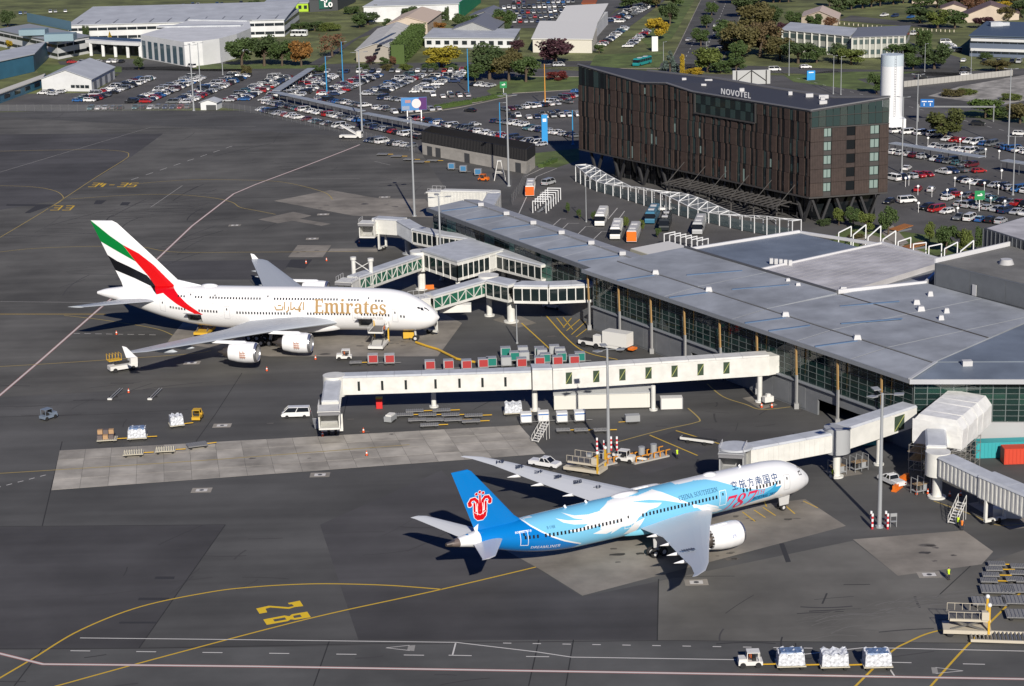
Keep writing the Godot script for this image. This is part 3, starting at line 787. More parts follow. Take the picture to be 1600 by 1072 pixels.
	f2.bar(ea + Y(12.3) + WO * 0.1, eb + Y(12.3) + WO * 0.1, 0.22, 0.8)
	f2.bar(ea + Y(12.75), va + Y(13.4), 0.5, 0.2)
	part("fascia", f2, mat("fascia_pale", KC(0.42, 0.43, 0.45), 0.5), t2)
	var hb = nw()
	hb.box(W0 + V(9.5, 13.4, -4.5), V(1.6, 1.0, 1.2))
	part("roof_vent", hb, mat("vent_white"), t2)
	# the pier
	var p = thing("terminal_pier", "long narrow pier with grey ridged roof and green and black window bands", "building")
	var Q0 = tw(98.2, 2.4, 0); var Q1 = tw(175.5, 5.6, 0)
	var pd = (Q1 - Q0).normalized(); var pin = V(-pd.z, 0, pd.x)
	if pin.dot(TT) < 0: pin = -pin
	var pt = func(s, tt, y): return Q0 + pd * s + pin * tt + Y(y)
	var L = Q0.distance_to(Q1)
	var solid = [3, 4, 11, 12, 16, 22, 23, 29]
	curtain(p, Q1, Q0, 5.4, 11.6, 32, 4, -pin, [tints[2], tints[0], glass("pane_e", KC(0.03, 0.07, 0.06), 0.6), mat("pane_green")], frame, solid)
	var pb = nw()
	quad_panel(pb, Q1, Q0, 5.3, 0.3, -pin)
	part("base_wall", pb, wallm, p)
	var pw2 = nw()
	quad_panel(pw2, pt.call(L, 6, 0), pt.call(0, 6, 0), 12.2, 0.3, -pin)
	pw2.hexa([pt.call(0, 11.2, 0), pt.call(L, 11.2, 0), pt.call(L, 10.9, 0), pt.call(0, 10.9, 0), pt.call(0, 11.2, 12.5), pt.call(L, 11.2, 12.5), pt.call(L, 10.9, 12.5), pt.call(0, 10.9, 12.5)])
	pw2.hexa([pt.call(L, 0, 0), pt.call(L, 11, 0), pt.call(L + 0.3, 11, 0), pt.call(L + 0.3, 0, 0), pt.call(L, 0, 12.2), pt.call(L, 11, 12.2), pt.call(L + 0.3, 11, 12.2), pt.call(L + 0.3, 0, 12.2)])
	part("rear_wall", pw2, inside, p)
	for i in 6:
		var a = L * i / 6.0 + 0.08; var b = L * (i + 1) / 6.0 - 0.08
		var r = nw()
		r.hexa([pt.call(b, -1.5, 12.0), pt.call(a, -1.5, 12.0), pt.call(a, 7.8, 12.9), pt.call(b, 7.8, 12.9), pt.call(b, -1.5, 12.4), pt.call(a, -1.5, 12.4), pt.call(a, 7.8, 13.3), pt.call(b, 7.8, 13.3)])
		part("roof_panel", r, roof_m, p)
		var r4 = nw()
		r4.hexa([pt.call(b, 8.2, 12.9), pt.call(a, 8.2, 12.9), pt.call(a, 11.9, 12.6), pt.call(b, 11.9, 12.6), pt.call(b, 8.2, 13.5), pt.call(a, 8.2, 13.5), pt.call(a, 11.9, 13.0), pt.call(b, 11.9, 13.0)])
		part("roof_panel", r4, mat("roof_back", KC(0.33, 0.34, 0.36), 0.5), p)
		var sk = nw()
		sk.bar(pt.call(a + 7, -0.6, 12.55), pt.call(a + 3.6, 7.2, 13.3), 0.55, 0.2)  # dark blue strip across each bay of the pier roof
		part("blue_roof_strip", sk, mat("blue_roof_strip"), p)
		var vt = nw()
		vt.box(pt.call(a + 3.4, 8.0, 13.8), V(1.3, 0.8, 1.1))
		part("roof_vent", vt, mat("vent_white"), p)
	var pg = nw()
	pg.bar(pt.call(0, 8.0, 13.0), pt.call(L, 8.0, 13.0), 0.4, 0.3)
	part("gutter", pg, gut, p)
	var pf = nw()
	pf.bar(pt.call(-0.2, -1.65, 12.1), pt.call(L, -1.65, 12.1), 0.3, 0.9)
	part("fascia", pf, mat("fascia_dark", KC(0.13, 0.14, 0.155), 0.5), p)
	# low white-roofed annex behind the pier
	var an = thing("white_annex", "low cream block with a white flat roof between pier and coach park", "building")
	var am = nw()
	am.poly([v2(V(27.5, 6, -443.3)), v2(V(32.3, 6, -434.6)), v2(V(41.4, 6, -442.2)), v2(V(36.9, 6, -450.5))], 0, 6)
	part("wall", am, mat("cream", KC(0.42, 0.41, 0.34), 0.7), an)
	var ar = nw()
	ar.poly([v2(V(27.7, 6, -443.4)), v2(V(32.3, 6, -435)), v2(V(41.3, 6, -442.3)), v2(V(36.8, 6, -450.2))], 6.0, 6.1)
	part("roof", ar, mat("roof_white", KC(0.66, 0.65, 0.62), 0.6), an)

func v2(p: Vector3) -> Vector2:
	return U(p.x, p.z)

# ------------------------------------------------------------------ hotel
func build_hotel():
	var A = V(21.2, 0, -577.5); var B = V(76, 0, -494); var C = V(96.5, 0, -498.5); var D = V(41.7, 0, -582)
	var t = thing("hotel", "dark brown clad hotel block with folded roof, raised on slanting columns", "building")
	var dark = mat("hotel_dark", KC(0.05, 0.047, 0.046), 0.6)
	var ro = mat("hotel_roof", KC(0.052, 0.053, 0.06), 0.6)
	var browns = []
	for i in 4: browns.append(ground_mat("clad%d" % i, [KC(0.046, 0.031, 0.027), KC(0.040, 0.027, 0.024), KC(0.052, 0.035, 0.030), KC(0.043, 0.029, 0.026)][i], 6, 190, 250, 60 + i, 0.0, 0.6))
	var gl = [mat("hotel_glass_a", KC(0.012, 0.018, 0.02), 0.06), mat("hotel_glass_b", KC(0.03, 0.05, 0.05), 0.06), mat("hotel_glass_c", KC(0.008, 0.01, 0.012), 0.06)]
	var blind = mat("blind", KC(0.2, 0.27, 0.25), 0.5)
	var top = func(k): # roofline along the long front
		var xs = [0.0, 0.306, 0.415, 0.53, 1.0]; var ys = [31.6, 29.25, 30.2, 29.0, 29.0]
		for i in 4:
			if k <= xs[i + 1]: return lerp(ys[i], ys[i + 1], (k - xs[i]) / (xs[i + 1] - xs[i]))
		return 29.0
	var o1 = (B - A).cross(Vector3.UP).normalized()     # outward from the long front
	if o1.dot(V(-0.8, 0, 0.5)) < 0: o1 = -o1
	var o2 = (C - B).cross(Vector3.UP).normalized()
	if o2.dot(V(0, 0, 1)) < 0: o2 = -o2
	# core
	var core = nw()
	core.poly([v2(A - o1 * 0.3), v2(B - o1 * 0.3 - o2 * 0.3), v2(C - o2 * 0.3), v2(D)], 7.0, 28.4)
	part("core", core, dark, t)
	# folded roof
	var rm = nw()
	var ks = [0.0, 0.306, 0.415, 0.53, 0.8, 1.0]; var bys = [28.6, 29.3, 29.2, 29.0, 28.9, 31.1]
	for i in 5:
		var f0 = A.lerp(B, ks[i]) + V(0, top.call(ks[i]), 0); var f1 = A.lerp(B, ks[i + 1]) + V(0, top.call(ks[i + 1]), 0)
		var b0 = D.lerp(C, ks[i]) + Y(bys[i]); var b1 = D.lerp(C, ks[i + 1]) + Y(bys[i + 1])
		rm.tri(f0, f1, b0); rm.tri(f1, b1, b0)
		var dn = Y(0.5)
		rm.quad(f0 - dn, f1 - dn, f1, f0); rm.quad(b1 - dn, b0 - dn, b0, b1)
	var lastf = B + Y(29); var lastb = C + Y(31.1)
	rm.quad(lastf - Y(0.5), lastb - Y(0.5), lastb, lastf)
	part("roof", rm, ro, t)
	var rim = nw()
	for i in 5:
		rim.bar(A.lerp(B, ks[i]) + V(0, top.call(ks[i]) + 0.05, 0), A.lerp(B, ks[i + 1]) + V(0, top.call(ks[i + 1]) + 0.05, 0), 0.5, 0.3)
		rim.bar(D.lerp(C, ks[i]) + Y(bys[i] + 0.15), D.lerp(C, ks[i + 1]) + Y(bys[i + 1] + 0.15), 0.6, 0.5)
	rim.bar(B + Y(29.05), C + Y(31.15), 0.5, 0.3)
	part("roof_edge", rim, mat("rim", KC(0.16, 0.16, 0.17), 0.5), t)
	for q in [[0.3, 0.6], [0.45, 0.4], [0.58, 0.5], [0.7, 0.75], [0.76, 0.8], [0.8, 0.85], [0.84, 0.7], [0.9, 0.5], [0.36, 0.75]]:
		var u = nw()
		var p = A.lerp(B, q[0]).lerp(D.lerp(C, q[0]), q[1]) + Y(29.4)
		u.box(p, V(0.8 + 2.0 * fmod(q[0] * 7.3, 1.0), 0.9, 1.0))
		part("roof_unit", u, mat("vent_white"), t)
	# long front: storeys of cladding panels between tall panes
	var lv = [7.0, 12.2, 16.7, 21.1, 25.7]
	var L = A.distance_to(B)
	var dir = (B - A).normalized()
	var x = 0.0
	var bays = []
	var pat = [1.7, -1.25, 0.6, -1.25, 2.3, -1.2, 1.1, -1.2]
	var i2 = 0
	while x < L - 1.0:
		var w = pat[i2 % 8] * (1.0 + 0.25 * sin(i2 * 2.3))
		var ww = min(abs(w), L - x)
		bays.append([x, ww, w < 0])
		x += ww; i2 += 1
	for f in 5:
		var sh = [0.0, 0.22, -0.18, 0.12, -0.1][f]
		for b in bays:
			var s0 = clamp(b[0] + sh, 0.0, L); var s1 = clamp(b[0] + b[1] + sh, 0.0, L)
			if s1 - s0 < 0.2: continue
			var k = (s0 + s1) * 0.5 / L
			var y0 = lv[f]
			var y1 = lv[f + 1] if f < 4 else top.call(k) - 0.55
			if f == 3 and k > 0.54 and k < 0.79: y1 = 23.5
			if f == 4 and k > 0.54 and k < 0.79: continue
			var glazed_end = f == 4 and k < 0.13
			if y1 - y0 < 0.4: continue
			var m = nw()
			var pa = A + dir * (s0 + 0.03) + Y(y0 + 0.06); var pb = A + dir * (s1 - 0.03) + Y(y0 + 0.06)
			if b[2] or glazed_end:
				quad_panel(m, pa - o1 * 0.25, pb - o1 * 0.25, y1 - y0 - 0.12, 0.08, o1)
				var wn = part("window", m, gl[rng.randi() % 3], t)
				if rng.randf() < 0.3:
					var c = nw()
					var hh = (y1 - y0) * (0.35 + 0.3 * rng.randf())
					quad_panel(c, pa + dir * 0.1 - o1 * 0.15 + Y(0.4), pa + dir * min(0.65, s1 - s0 - 0.2) - o1 * 0.15 + Y(0.4), hh, 0.03, o1)
					part("curtain", c, blind if rng.randf() < 0.35 else gl[1], wn)
			else:
				quad_panel(m, pa - o1 * 0.1, pb - o1 * 0.1, y1 - y0 - 0.1, 0.22, o1)
				var n = int((s1 - s0) / 0.35)
				for r in n:
					var pr = pa + dir * ((r + 0.5) * (s1 - s0 - 0.06) / n) + o1 * 0.16
					m.bar(pr, pr + Y(y1 - y0 - 0.1), 0.09, 0.1, dir)
				part("cladding_panel", m, browns[rng.randi() % 4], t)
	# restaurant glazing high on the long front
	var rg = node("restaurant_window", t)
	for i in 12:
		for j in 2:
			var m = nw()
			var k0 = lerp(0.541, 0.788, i / 12.0) + 0.0008; var k1 = lerp(0.541, 0.788, (i + 1) / 12.0) - 0.0008
			quad_panel(m, A.lerp(B, k0) - o1 * 0.28 + Y(23.6 + j * 2.4), A.lerp(B, k1) - o1 * 0.28 + Y(23.6 + j * 2.4), 2.3, 0.1, o1)
			part("pane", m, gl[(i + j) % 2], rg)
	var fr = nw()
	fr.bar(A.lerp(B, 0.54) + o1 * 0.2 + Y(23.4), A.lerp(B, 0.79) + o1 * 0.2 + Y(23.4), 0.7, 0.3)
	for k in [0.54, 0.79]: fr.bar(A.lerp(B, k) + o1 * 0.1 + Y(23.4), A.lerp(B, k) + o1 * 0.1 + Y(28.5), 0.35, 0.5, dir)
	part("frame", fr, dark, rg)
	# narrow end
	var d2 = (C - B).normalized(); var W = B.distance_to(C)
	var cols = [[0.0, 0.17, 0], [0.17, 0.27, 1], [0.27, 0.46, 0], [0.46, 0.57, 2], [0.57, 0.76, 0], [0.76, 0.88, 1], [0.88, 1.0, 0]]
	for f in 5:
		var y0 = 7.0 + f * 3.48; var y1 = y0 + 3.48
		for c in cols:
			var pa = B + d2 * (c[0] * W + 0.03); var pb = B + d2 * (c[1] * W - 0.03)
			if c[2] == 0:
				var m = nw()
				quad_panel(m, pa + Y(y0 + 0.04) - o2 * 0.1, pb + Y(y0 + 0.04) - o2 * 0.1, 3.4, 0.22, o2)
				var n = int((c[1] - c[0]) * W / 0.4)
				for r in n:
					var pr = pa.lerp(pb, (r + 0.5) / n) + o2 * 0.16 + Y(y0 + 0.04)
					m.bar(pr, pr + Y(3.4), 0.09, 0.1, d2)
				part("cladding_panel", m, browns[rng.randi() % 4], t)
			else:
				var m = nw()
				quad_panel(m, pa + Y(y0) - o2 * 0.1, pb + Y(y0) - o2 * 0.1, 1.1, 0.15, o2)
				part("spandrel", m, dark if c[2] == 1 else browns[1], t)
				var g = nw()
				quad_panel(g, pa + Y(y0 + 1.15) - o2 * 0.2, pb + Y(y0 + 1.15) - o2 * 0.2, 2.25, 0.08, o2)
				var wn = part("window", g, gl[1] if c[2] == 1 else gl[2], t)
				if c[2] == 1:
					for hlf in 2:
						var bl = nw()
						quad_panel(bl, pa.lerp(pb, 0.06 + 0.48 * hlf) + Y(y0 + 1.25) - o2 * 0.1, pa.lerp(pb, 0.46 + 0.48 * hlf) + Y(y0 + 1.25) - o2 * 0.1, 2.0, 0.03, o2)
						part("blind", bl, blind, wn)
	for i in 11:        # raked top-floor glazing
		var k0 = 0.02 + i * 0.09; var k1 = k0 + 0.084
		var h0 = lerp(29.0, 31.1, k0) - 0.5; var h1 = lerp(29.0, 31.1, k1) - 0.5
		var m = nw()
		var pa = B + d2 * (k0 * W) - o2 * 0.2; var pb = B + d2 * (k1 * W) - o2 * 0.2
		var oo = o2 * 0.08
		m.hexa([pa + oo + Y(24.7), pb + oo + Y(24.7), pb + Y(24.7), pa + Y(24.7), pa + oo + Y(h0), pb + oo + Y(h1), pb + Y(h1), pa + Y(h0)])
		part("pane", m, [gl[1], glass("hotel_glass_d", KC(0.06, 0.08, 0.075), 0.7), gl[1]][i % 3], t)
	var tr = nw()
	tr.bar(B + Y(24.5) + o2 * 0.1, C + Y(24.5) + o2 * 0.1, 0.4, 0.3)
	tr.bar(B + Y(27.2), C + Y(27.6), 0.15, 0.12)
	part("transom", tr, dark, t)
	var sof = nw()
	sof.poly([v2(A + o1 * 0.2), v2(B + o1 * 0.2 + o2 * 0.2), v2(C + o2 * 0.2), v2(D)], 6.6, 6.98)
	part("soffit", sof, dark, t)
	# glazed base and slanting columns
	var bs = nw()
	bs.poly([v2(A.lerp(B, 0.12) - o1 * 4), v2(B - o1 * 4 - o2 * 3), v2(C - o2 * 3 - d2 * 2), v2(D.lerp(C, 0.12))], 0, 6.6)
	part("base_glazing", bs, gl[2], t)
	var bm = nw()
	for i in 30:
		var p = A.lerp(B, 0.14 + i * 0.0285) - o1 * 3.9
		bm.bar(p, p + Y(6.6), 0.12, 0.2, dir)
	part("base_mullions", bm, mat("base_mullion", KC(0.05, 0.05, 0.055), 0.5), t)
	for i in 9:
		for sgn in [-1, 1]:
			var c = nw()
			var p = A.lerp(B, 0.07 + i * 0.112) - o1 * 1.2
			c.bar(p, p + dir * (sgn * 3.0) + Y(6.7), 0.6, 0.6)
			part("column", c, mat("column_dark", KC(0.035, 0.035, 0.038), 0.5), t)
	for i in 3:
		for sgn in [-1, 1]:
			var c = nw()
			var p = B + d2 * (3.5 + i * 6.5) - o2 * 1.0
			c.bar(p, p + d2 * (sgn * 2.6) + Y(6.7), 0.55, 0.55)
			part("column", c, mat("column_dark"), t)
	# entrance awning: open lattice on props
	var aw = node("awning", t)
	for i in 22:
		var k = 0.5 + i * 0.021
		var s = nw()
		s.bar(A.lerp(B, k) + o1 * 1.0 + Y(5.2), A.lerp(B, k) + o1 * 7.5 + Y(4.6), 0.9, 0.12)
		part("slat", s, mat("awning", KC(0.085, 0.08, 0.075), 0.6), aw)
	var ab = nw()
	for oo in [1.2, 4.2, 7.3]: ab.bar(A.lerp(B, 0.49) + o1 * oo + Y(5.0 - oo * 0.09), A.lerp(B, 0.97) + o1 * oo + Y(5.0 - oo * 0.09), 0.2, 0.25)
	for i in 6: 
		var p = A.lerp(B, 0.5 + i * 0.09)
		ab.bar(p + o1 * 6.5 + Y(4.6), p + o1 * 0.5 + Y(9.5), 0.12, 0.12)
		ab.bar(p + o1 * 6.5, p + o1 * 6.5 + Y(4.5), 0.25, 0.25, dir)
	part("awning_frame", ab, mat("awning_steel", KC(0.1, 0.095, 0.09), 0.5), aw)
	# roof sign
	var sn = node("sign", t)
	var z0 = A.lerp(B, 0.63) - o1 * 1.5 + Y(29.0)
	var arr = wrapped("NOVOTEL", 2.1, ["Droid Sans"], func(q): return z0 + dir * (q.x * 1.3 + 6.3) + Y(q.y + 1.0) + o1 * 0.15, 700, 4.0)
	part("lettering", arr, mat("sign_white", KC(0.8, 0.8, 0.8), 0.5), sn)
	var rl = nw()
	rl.bar(z0 + Y(0.05), z0 + dir * 12.6 + Y(0.05), 0.12, 0.1)
	for i in 7: rl.bar(z0 + dir * (0.6 + i * 1.9) - Y(0.3), z0 + dir * (0.6 + i * 1.9) + Y(1.6), 0.08, 0.08, dir)
	part("rail", rl, dark, sn)

# ------------------------------------------------------------------ boarding bridges
# tunnel along floor points; style: "ribbed" (corrugated metal), "plain", "glazed" (dark panes), "green" (green glass between trusses)
func tube(parent, pts, w: float, h: float, style: String, wall, roofm, step = 2.4):
	for i in pts.size() - 1:
		var a: Vector3 = pts[i]; var b: Vector3 = pts[i + 1]
		var d = V(b.x - a.x, 0, b.z - a.z)
		var L = d.length()
		d /= L
		var sl = (b.y - a.y) / L
		var r = V(-d.z, 0, d.x)
		var up = Vector3.UP
		var at = func(s, side, y): return a + d * s + up * (sl * s + y) + r * side
		var body = nw()
		if style == "glazed" or style == "green":
			for q in [[0.0, 0.55], [h - 0.5, h]]:
				body.hexa([at.call(0, -w / 2, q[0]), at.call(0, w / 2, q[0]), at.call(L, w / 2, q[0]), at.call(L, -w / 2, q[0]), at.call(0, -w / 2, q[1]), at.call(0, w / 2, q[1]), at.call(L, w / 2, q[1]), at.call(L, -w / 2, q[1])])
			var n = max(2, int(L / step))
			for k in n + 1:
				for s in [-w / 2, w / 2]: body.bar(at.call(L * k / n, s, 0.4), at.call(L * k / n, s, h - 0.3), 0.14, 0.2, d)
			part("tunnel", body, wall, parent)
			for k in n:
				for s in [-1.0, 1.0]:
					var p = nw()
					quad_panel(p, at.call(L * k / n + 0.08, s * (w / 2 - 0.1), 0.55), at.call(L * (k + 1) / n - 0.08, s * (w / 2 - 0.1), 0.55), h - 1.05, 0.05, r * s)
					part("pane", p, mat("bridge_green", KC(0.02, 0.12, 0.075), 0.08) if style == "green" else mat("bridge_glass", KC(0.012, 0.02, 0.022), 0.06), parent)
					if style == "green" and s * r.z > 0:
						var br = nw()
						br.bar(at.call(L * k / n, s * w / 2, 0.5 if k % 2 == 0 else h - 0.5), at.call(L * (k + 1) / n, s * w / 2, h - 0.5 if k % 2 == 0 else 0.5), 0.12, 0.14, r)
						part("brace", br, wall, parent)
		else:
			body.hexa([at.call(0, -w / 2, 0), at.call(0, w / 2, 0), at.call(L, w / 2, 0), at.call(L, -w / 2, 0), at.call(0, -w / 2, h), at.call(0, w / 2, h), at.call(L, w / 2, h), at.call(L, -w / 2, h)])
			part("tunnel", body, wall, parent)
			var n = int(L / (0.9 if style == "ribbed" else 4.5))
			for k in n:
				var e = 0.07 if style == "ribbed" else 0.02
				var ww = 0.4 if style == "ribbed" else 4.42
				var s0 = (k + 0.5) * L / n
				for s in [-1.0, 1.0]:
					var rb = nw()
					rb.hexa([at.call(s0 - ww / 2, s * (w / 2), 0.15), at.call(s0 + ww / 2, s * (w / 2), 0.15), at.call(s0 + ww / 2, s * (w / 2 + e), 0.15), at.call(s0 - ww / 2, s * (w / 2 + e), 0.15), at.call(s0 - ww / 2, s * (w / 2), h - 0.1), at.call(s0 + ww / 2, s * (w / 2), h - 0.1), at.call(s0 + ww / 2, s * (w / 2 + e), h - 0.1), at.call(s0 - ww / 2, s * (w / 2 + e), h - 0.1)])
					part("wall_panel", rb, wall, parent)
		var n2 = max(1, int(L / 4.5))
		for k in n2:
			var rf = nw()
			var s0 = L * k / n2 + 0.02; var s1 = L * (k + 1) / n2 - 0.02
			rf.hexa([at.call(s0, -w / 2 - 0.12, h), at.call(s0, w / 2 + 0.12, h), at.call(s1, w / 2 + 0.12, h), at.call(s1, -w / 2 - 0.12, h), at.call(s0, -w / 2 + 0.2, h + 0.28), at.call(s0, w / 2 - 0.2, h + 0.28), at.call(s1, w / 2 - 0.2, h + 0.28), at.call(s1, -w / 2 + 0.2, h + 0.28)])
			part("roof_panel", rf, roofm, parent)

func slit_windows(parent, a: Vector3, b: Vector3, side: float, ks, w: float, y0: float, y1: float, m, brace = null):
	var d = (b - a).normalized()
	var r = V(-d.z, 0, d.x).normalized() * side
	for k in ks:
		var p = a.lerp(b, k)
		var q = nw()
		quad_panel(q, p - d * (w / 2) + r + Y(y0), p + d * (w / 2) + r + Y(y0), y1 - y0, 0.05, r)
		var o = part("window", q, m, parent)
		if brace != null:
			var bb = nw()
			var rr = r.normalized() * 0.08
			bb.bar(p - d * (w / 2) + r + rr + Y(y0 + 0.1), p + d * (w / 2) + r + rr + Y(y1 - 0.1), 0.1, 0.08, r)
			part("brace", bb, brace, o)

func pillar(parent, p: Vector3, top: float, r: float, m):
	var c = nw()
	c.cyl(p, p + Y(top), r, r, 14)
	c.cyl(p, p + Y(0.25), r * 1.9, r * 1.9, 14)
	part("pillar", c, m, parent)

func bridge_cab(parent, p: Vector3, dir: Vector3, w: float, h: float, m):
	# cab with open canopy end facing dir, bellows and floor
	var d = V(dir.x, 0, dir.z).normalized()
	var r = V(-d.z, 0, d.x)
	var cab = node("cab", parent)
	var b = nw()
	var f0 = p - d * 1.8; var f1 = p + d * 1.8
	for q in [[-w / 2, -w / 2 + 0.2], [w / 2 - 0.2, w / 2]]: b.hexa([f0 + r * q[0], f0 + r * q[1], f1 + r * q[1], f1 + r * q[0], f0 + r * q[0] + Y(h), f0 + r * q[1] + Y(h), f1 + r * q[1] + Y(h), f1 + r * q[0] + Y(h)])
	b.tunnel(f0 - Y(0.25), f1 - Y(0.25), w, 0.3)
	b.tunnel(f0 + Y(h), f1 + Y(h) + d * 0.5, w + 0.2, 0.25)
	part("shell", b, m, cab)
	var i = nw()
	i.tunnel(f0 + d * 0.2 + Y(0.06), f0 + d * 0.4 + Y(0.06), w - 0.4, h - 0.1)
	part("inner_wall", i, mat("cab_inner", KC(0.3, 0.3, 0.3), 0.7), cab)
	var bl = nw()
	for k in 5: bl.tunnel(f1 + d * (0.1 + k * 0.18) + Y(h - 0.15 - k * 0.05), f1 + d * (0.2 + k * 0.18) + Y(h - 0.15 - k * 0.05), w + 0.1 - k * 0.04, 0.4)
	part("bellows", bl, mat("bellows", KC(0.2, 0.2, 0.21), 0.8), cab)
	var g = nw()
	for s in [-w / 2, w / 2]:
		g.bar(f0 + r * s + Y(h + 1.2), f1 + r * s + Y(h + 1.2), 0.06, 0.06)
		for k in 4: g.bar(f0.lerp(f1, k / 3.0) + r * s + Y(h + 0.2), f0.lerp(f1, k / 3.0) + r * s + Y(h + 1.2), 0.06, 0.06, d)
	part("railing", g, mat("rail_grey", KC(0.45, 0.45, 0.46), 0.5), cab)
	return cab

func drive_legs(parent, p: Vector3, dir: Vector3, top: float, m):
	var d = V(dir.x, 0, dir.z).normalized()
	var r = V(-d.z, 0, d.x)
	var o = node("drive_column", parent)
	var b = nw()
	for s in [-1.7, 1.7]: b.bar(p + r * s + Y(0.6), p + r * s + Y(top), 0.4, 0.4, d)
	b.bar(p - r * 1.9 + Y(0.8), p + r * 1.9 + Y(0.8), 0.5, 0.4)
	part("legs", b, m, o)
	for s in [-0.6, 0.6]:
		var w = nw()
		w.cyl(p + r * (s - 0.2) + Y(0.5), p + r * (s + 0.2) + Y(0.5), 0.5, 0.5, 14)
		part("wheel", w, mat("tyre", KC(0.015, 0.015, 0.016), 0.8), o)

func build_bridges():
	var wh = ground_mat("bridge_white", KC(0.66, 0.655, 0.62), 9, 225, 252, 71, 0.0, 0.5)
	var wr = ground_mat("bridge_roof", KC(0.50, 0.52, 0.55), 12, 215, 252, 72, 0.0, 0.5)
	var grey = mat("bridge_grey", KC(0.36, 0.37, 0.38), 0.5)
	var slit = mat("slit", KC(0.02, 0.025, 0.025), 0.2)
	var lime = mat("brace_lime", KC(0.36, 0.38, 0.12), 0.5)
	# the long bridge in the middle of the apron
	var c = thing("boarding_bridge", "long cream boarding bridge crossing the apron, its cab turned to the camera side", "jet bridge")
	var c0 = V(-30.5, 4.6, -337.6); var c1 = V(3.2, 4.6, -338.0); var c2 = V(6.8, 4.4, -338.3); var c3 = V(45.5, 4.9, -342.0)
	tube(c, [c0, c1], 2.9, 3.1, "plain", wh, wr)
	tube(c, [c1 + V(0.1, -0.1, 0), c2], 3.4, 3.7, "plain", wh, wr)
	tube(c, [c2 + V(0.1, 0, 0), c3], 3.2, 3.5, "plain", wh, wh)
	slit_windows(c, c0, c1, 1.48, [0.1, 0.222, 0.345, 0.5, 0.625, 0.745, 0.865], 0.42, 0.7, 2.4, slit)
	slit_windows(c, c2, c3, 1.66, [0.075, 0.2, 0.32, 0.44, 0.56, 0.68, 0.8], 1.1, 0.9, 3.0, mat("bridge_pane", KC(0.05, 0.075, 0.05), 0.1), lime)
	var e = nw()
	e.hexa([c3 + V(0, 0, 1.6), c3 + V(2.2, 0, 0.4), c3 + V(2.2, 0, -1.6), c3 + V(0, 0, -1.6), c3 + V(0, 3.5, 1.6), c3 + V(2.2, 3.3, 0.4), c3 + V(2.2, 3.3, -1.6), c3 + V(0, 3.5, -1.6)])
	part("end_wall", e, wh, c)
	for q in [[V(-14.33, 0, -342.67), 4.6, 0.45], [V(3.78, 0, -339.05), 4.4, 0.5], [V(24.72, 0, -337.16), 4.5, 0.4], [V(43.97, 0, -340.51), 4.8, 0.45]]: pillar(c, V(q[0].x, 0, q[0].z), q[1], q[2], wh)
	var hd = node("rotunda", c)
	var hm = nw()
	hm.cyl(V(-31.5, 4.3, -337.3), V(-31.5, 8.0, -337.3), 2.0, 2.0, 20)
	part("drum", hm, wh, hd)
	tube(c, [V(-31.6, 4.5, -335.6), V(-31.4, 3.5, -326.5)], 2.8, 2.8, "ribbed", wh, wr)
	bridge_cab(c, V(-31.3, 3.0, -323.6), V(0.03, 0, 1), 3.6, 2.9, wh)
	drive_legs(c, V(-31.4, 0, -328.0), V(0, 0, 1), 3.6, wh)
	var stt = nw()
	for k in 10: stt.box(V(-34.2, 0.25 + k * 0.3, -331.0 + k * 0.35), V(1.0, 0.06, 0.3))
	for s in [-34.75, -33.65]: stt.bar(V(s, 1.0, -331.3), V(s, 4.3, -327.5), 0.06, 0.06)
	part("stairs", stt, grey, c)
	# bridge serving the blue airliner
	var d = thing("boarding_bridge", "ribbed white boarding bridge parked by the nose of the blue and white airliner", "jet bridge")
	var r0 = V(50.8, 4.6, -298.6)
	tube(d, [r0 + V(-1.4, 0, 0.3), V(35.8, 4.3, -292.7)], 2.9, 2.9, "ribbed", wh, wr)
	tube(d, [r0 + V(0.8, 0.2, -0.5), V(64.2, 5.1, -308.9)], 3.2, 3.3, "plain", wh, wr)
	slit_windows(d, r0, V(64.2, 5.1, -308.9), -1.66, [0.75], 2.3, 0.4, 2.9, mat("bridge_pane"), lime)
	slit_windows(d, r0, V(64.2, 5.1, -308.9), 1.66, [0.75], 2.3, 0.4, 2.9, mat("bridge_pane"), lime)
	var rd = nw()
	rd.cyl(r0 - Y(0.4), r0 + Y(3.7), 2.1, 2.1, 22)
	part("rotunda", rd, grey, d)
	pillar(d, V(50.8, 0, -298.6), 4.4, 0.6, wh)
	pillar(d, V(58.5, 0, -304.0), 4.9, 0.45, wh)
	bridge_cab(d, V(33.6, 4.1, -291.6), V(-0.25, 0, 0.97), 3.8, 3.0, grey)
	var cn = nw()
	cn.cyl(V(34.0, 7.4, -292.2), V(34.0, 7.7, -292.2), 2.7, 2.6, 24)
	part("canopy", cn, wr, d)
	drive_legs(d, V(40.5, 0, -294.4), V(1, 0, -0.4), 4.4, wh)
	# two bridges of the big white airliner with the link rooms behind them
	var f = thing("boarding_bridge", "green-glazed truss bridge with twin white posts reaching behind the big airliner's back", "jet bridge")
	tube(f, [V(-20.8, 5.0, -432.2), V(-32.8, 6.6, -406.0)], 3.0, 3.1, "green", wh, wr)
	bridge_cab(f, V(-33.8, 6.6, -403.2), V(-0.35, 0, 1), 3.6, 3.0, wh)
	for q in [V(-33.2, 0, -412.5), V(-29.4, 0, -410.8)]:
		var pm = nw()
		pm.cyl(q, q + Y(12.4), 0.45, 0.45, 14)
		pm.cyl(q + Y(12.0), q + Y(12.6), 0.65, 0.65, 14)
		part("post", pm, wh, f)
	var xb = nw()
	xb.bar(V(-33.2, 9.6, -412.5), V(-29.4, 11.9, -410.8), 0.14, 0.14)
	xb.bar(V(-33.2, 11.9, -412.5), V(-29.4, 9.6, -410.8), 0.14, 0.14)
	part("cross_brace", xb, wh, f)
	var f2 = nw()
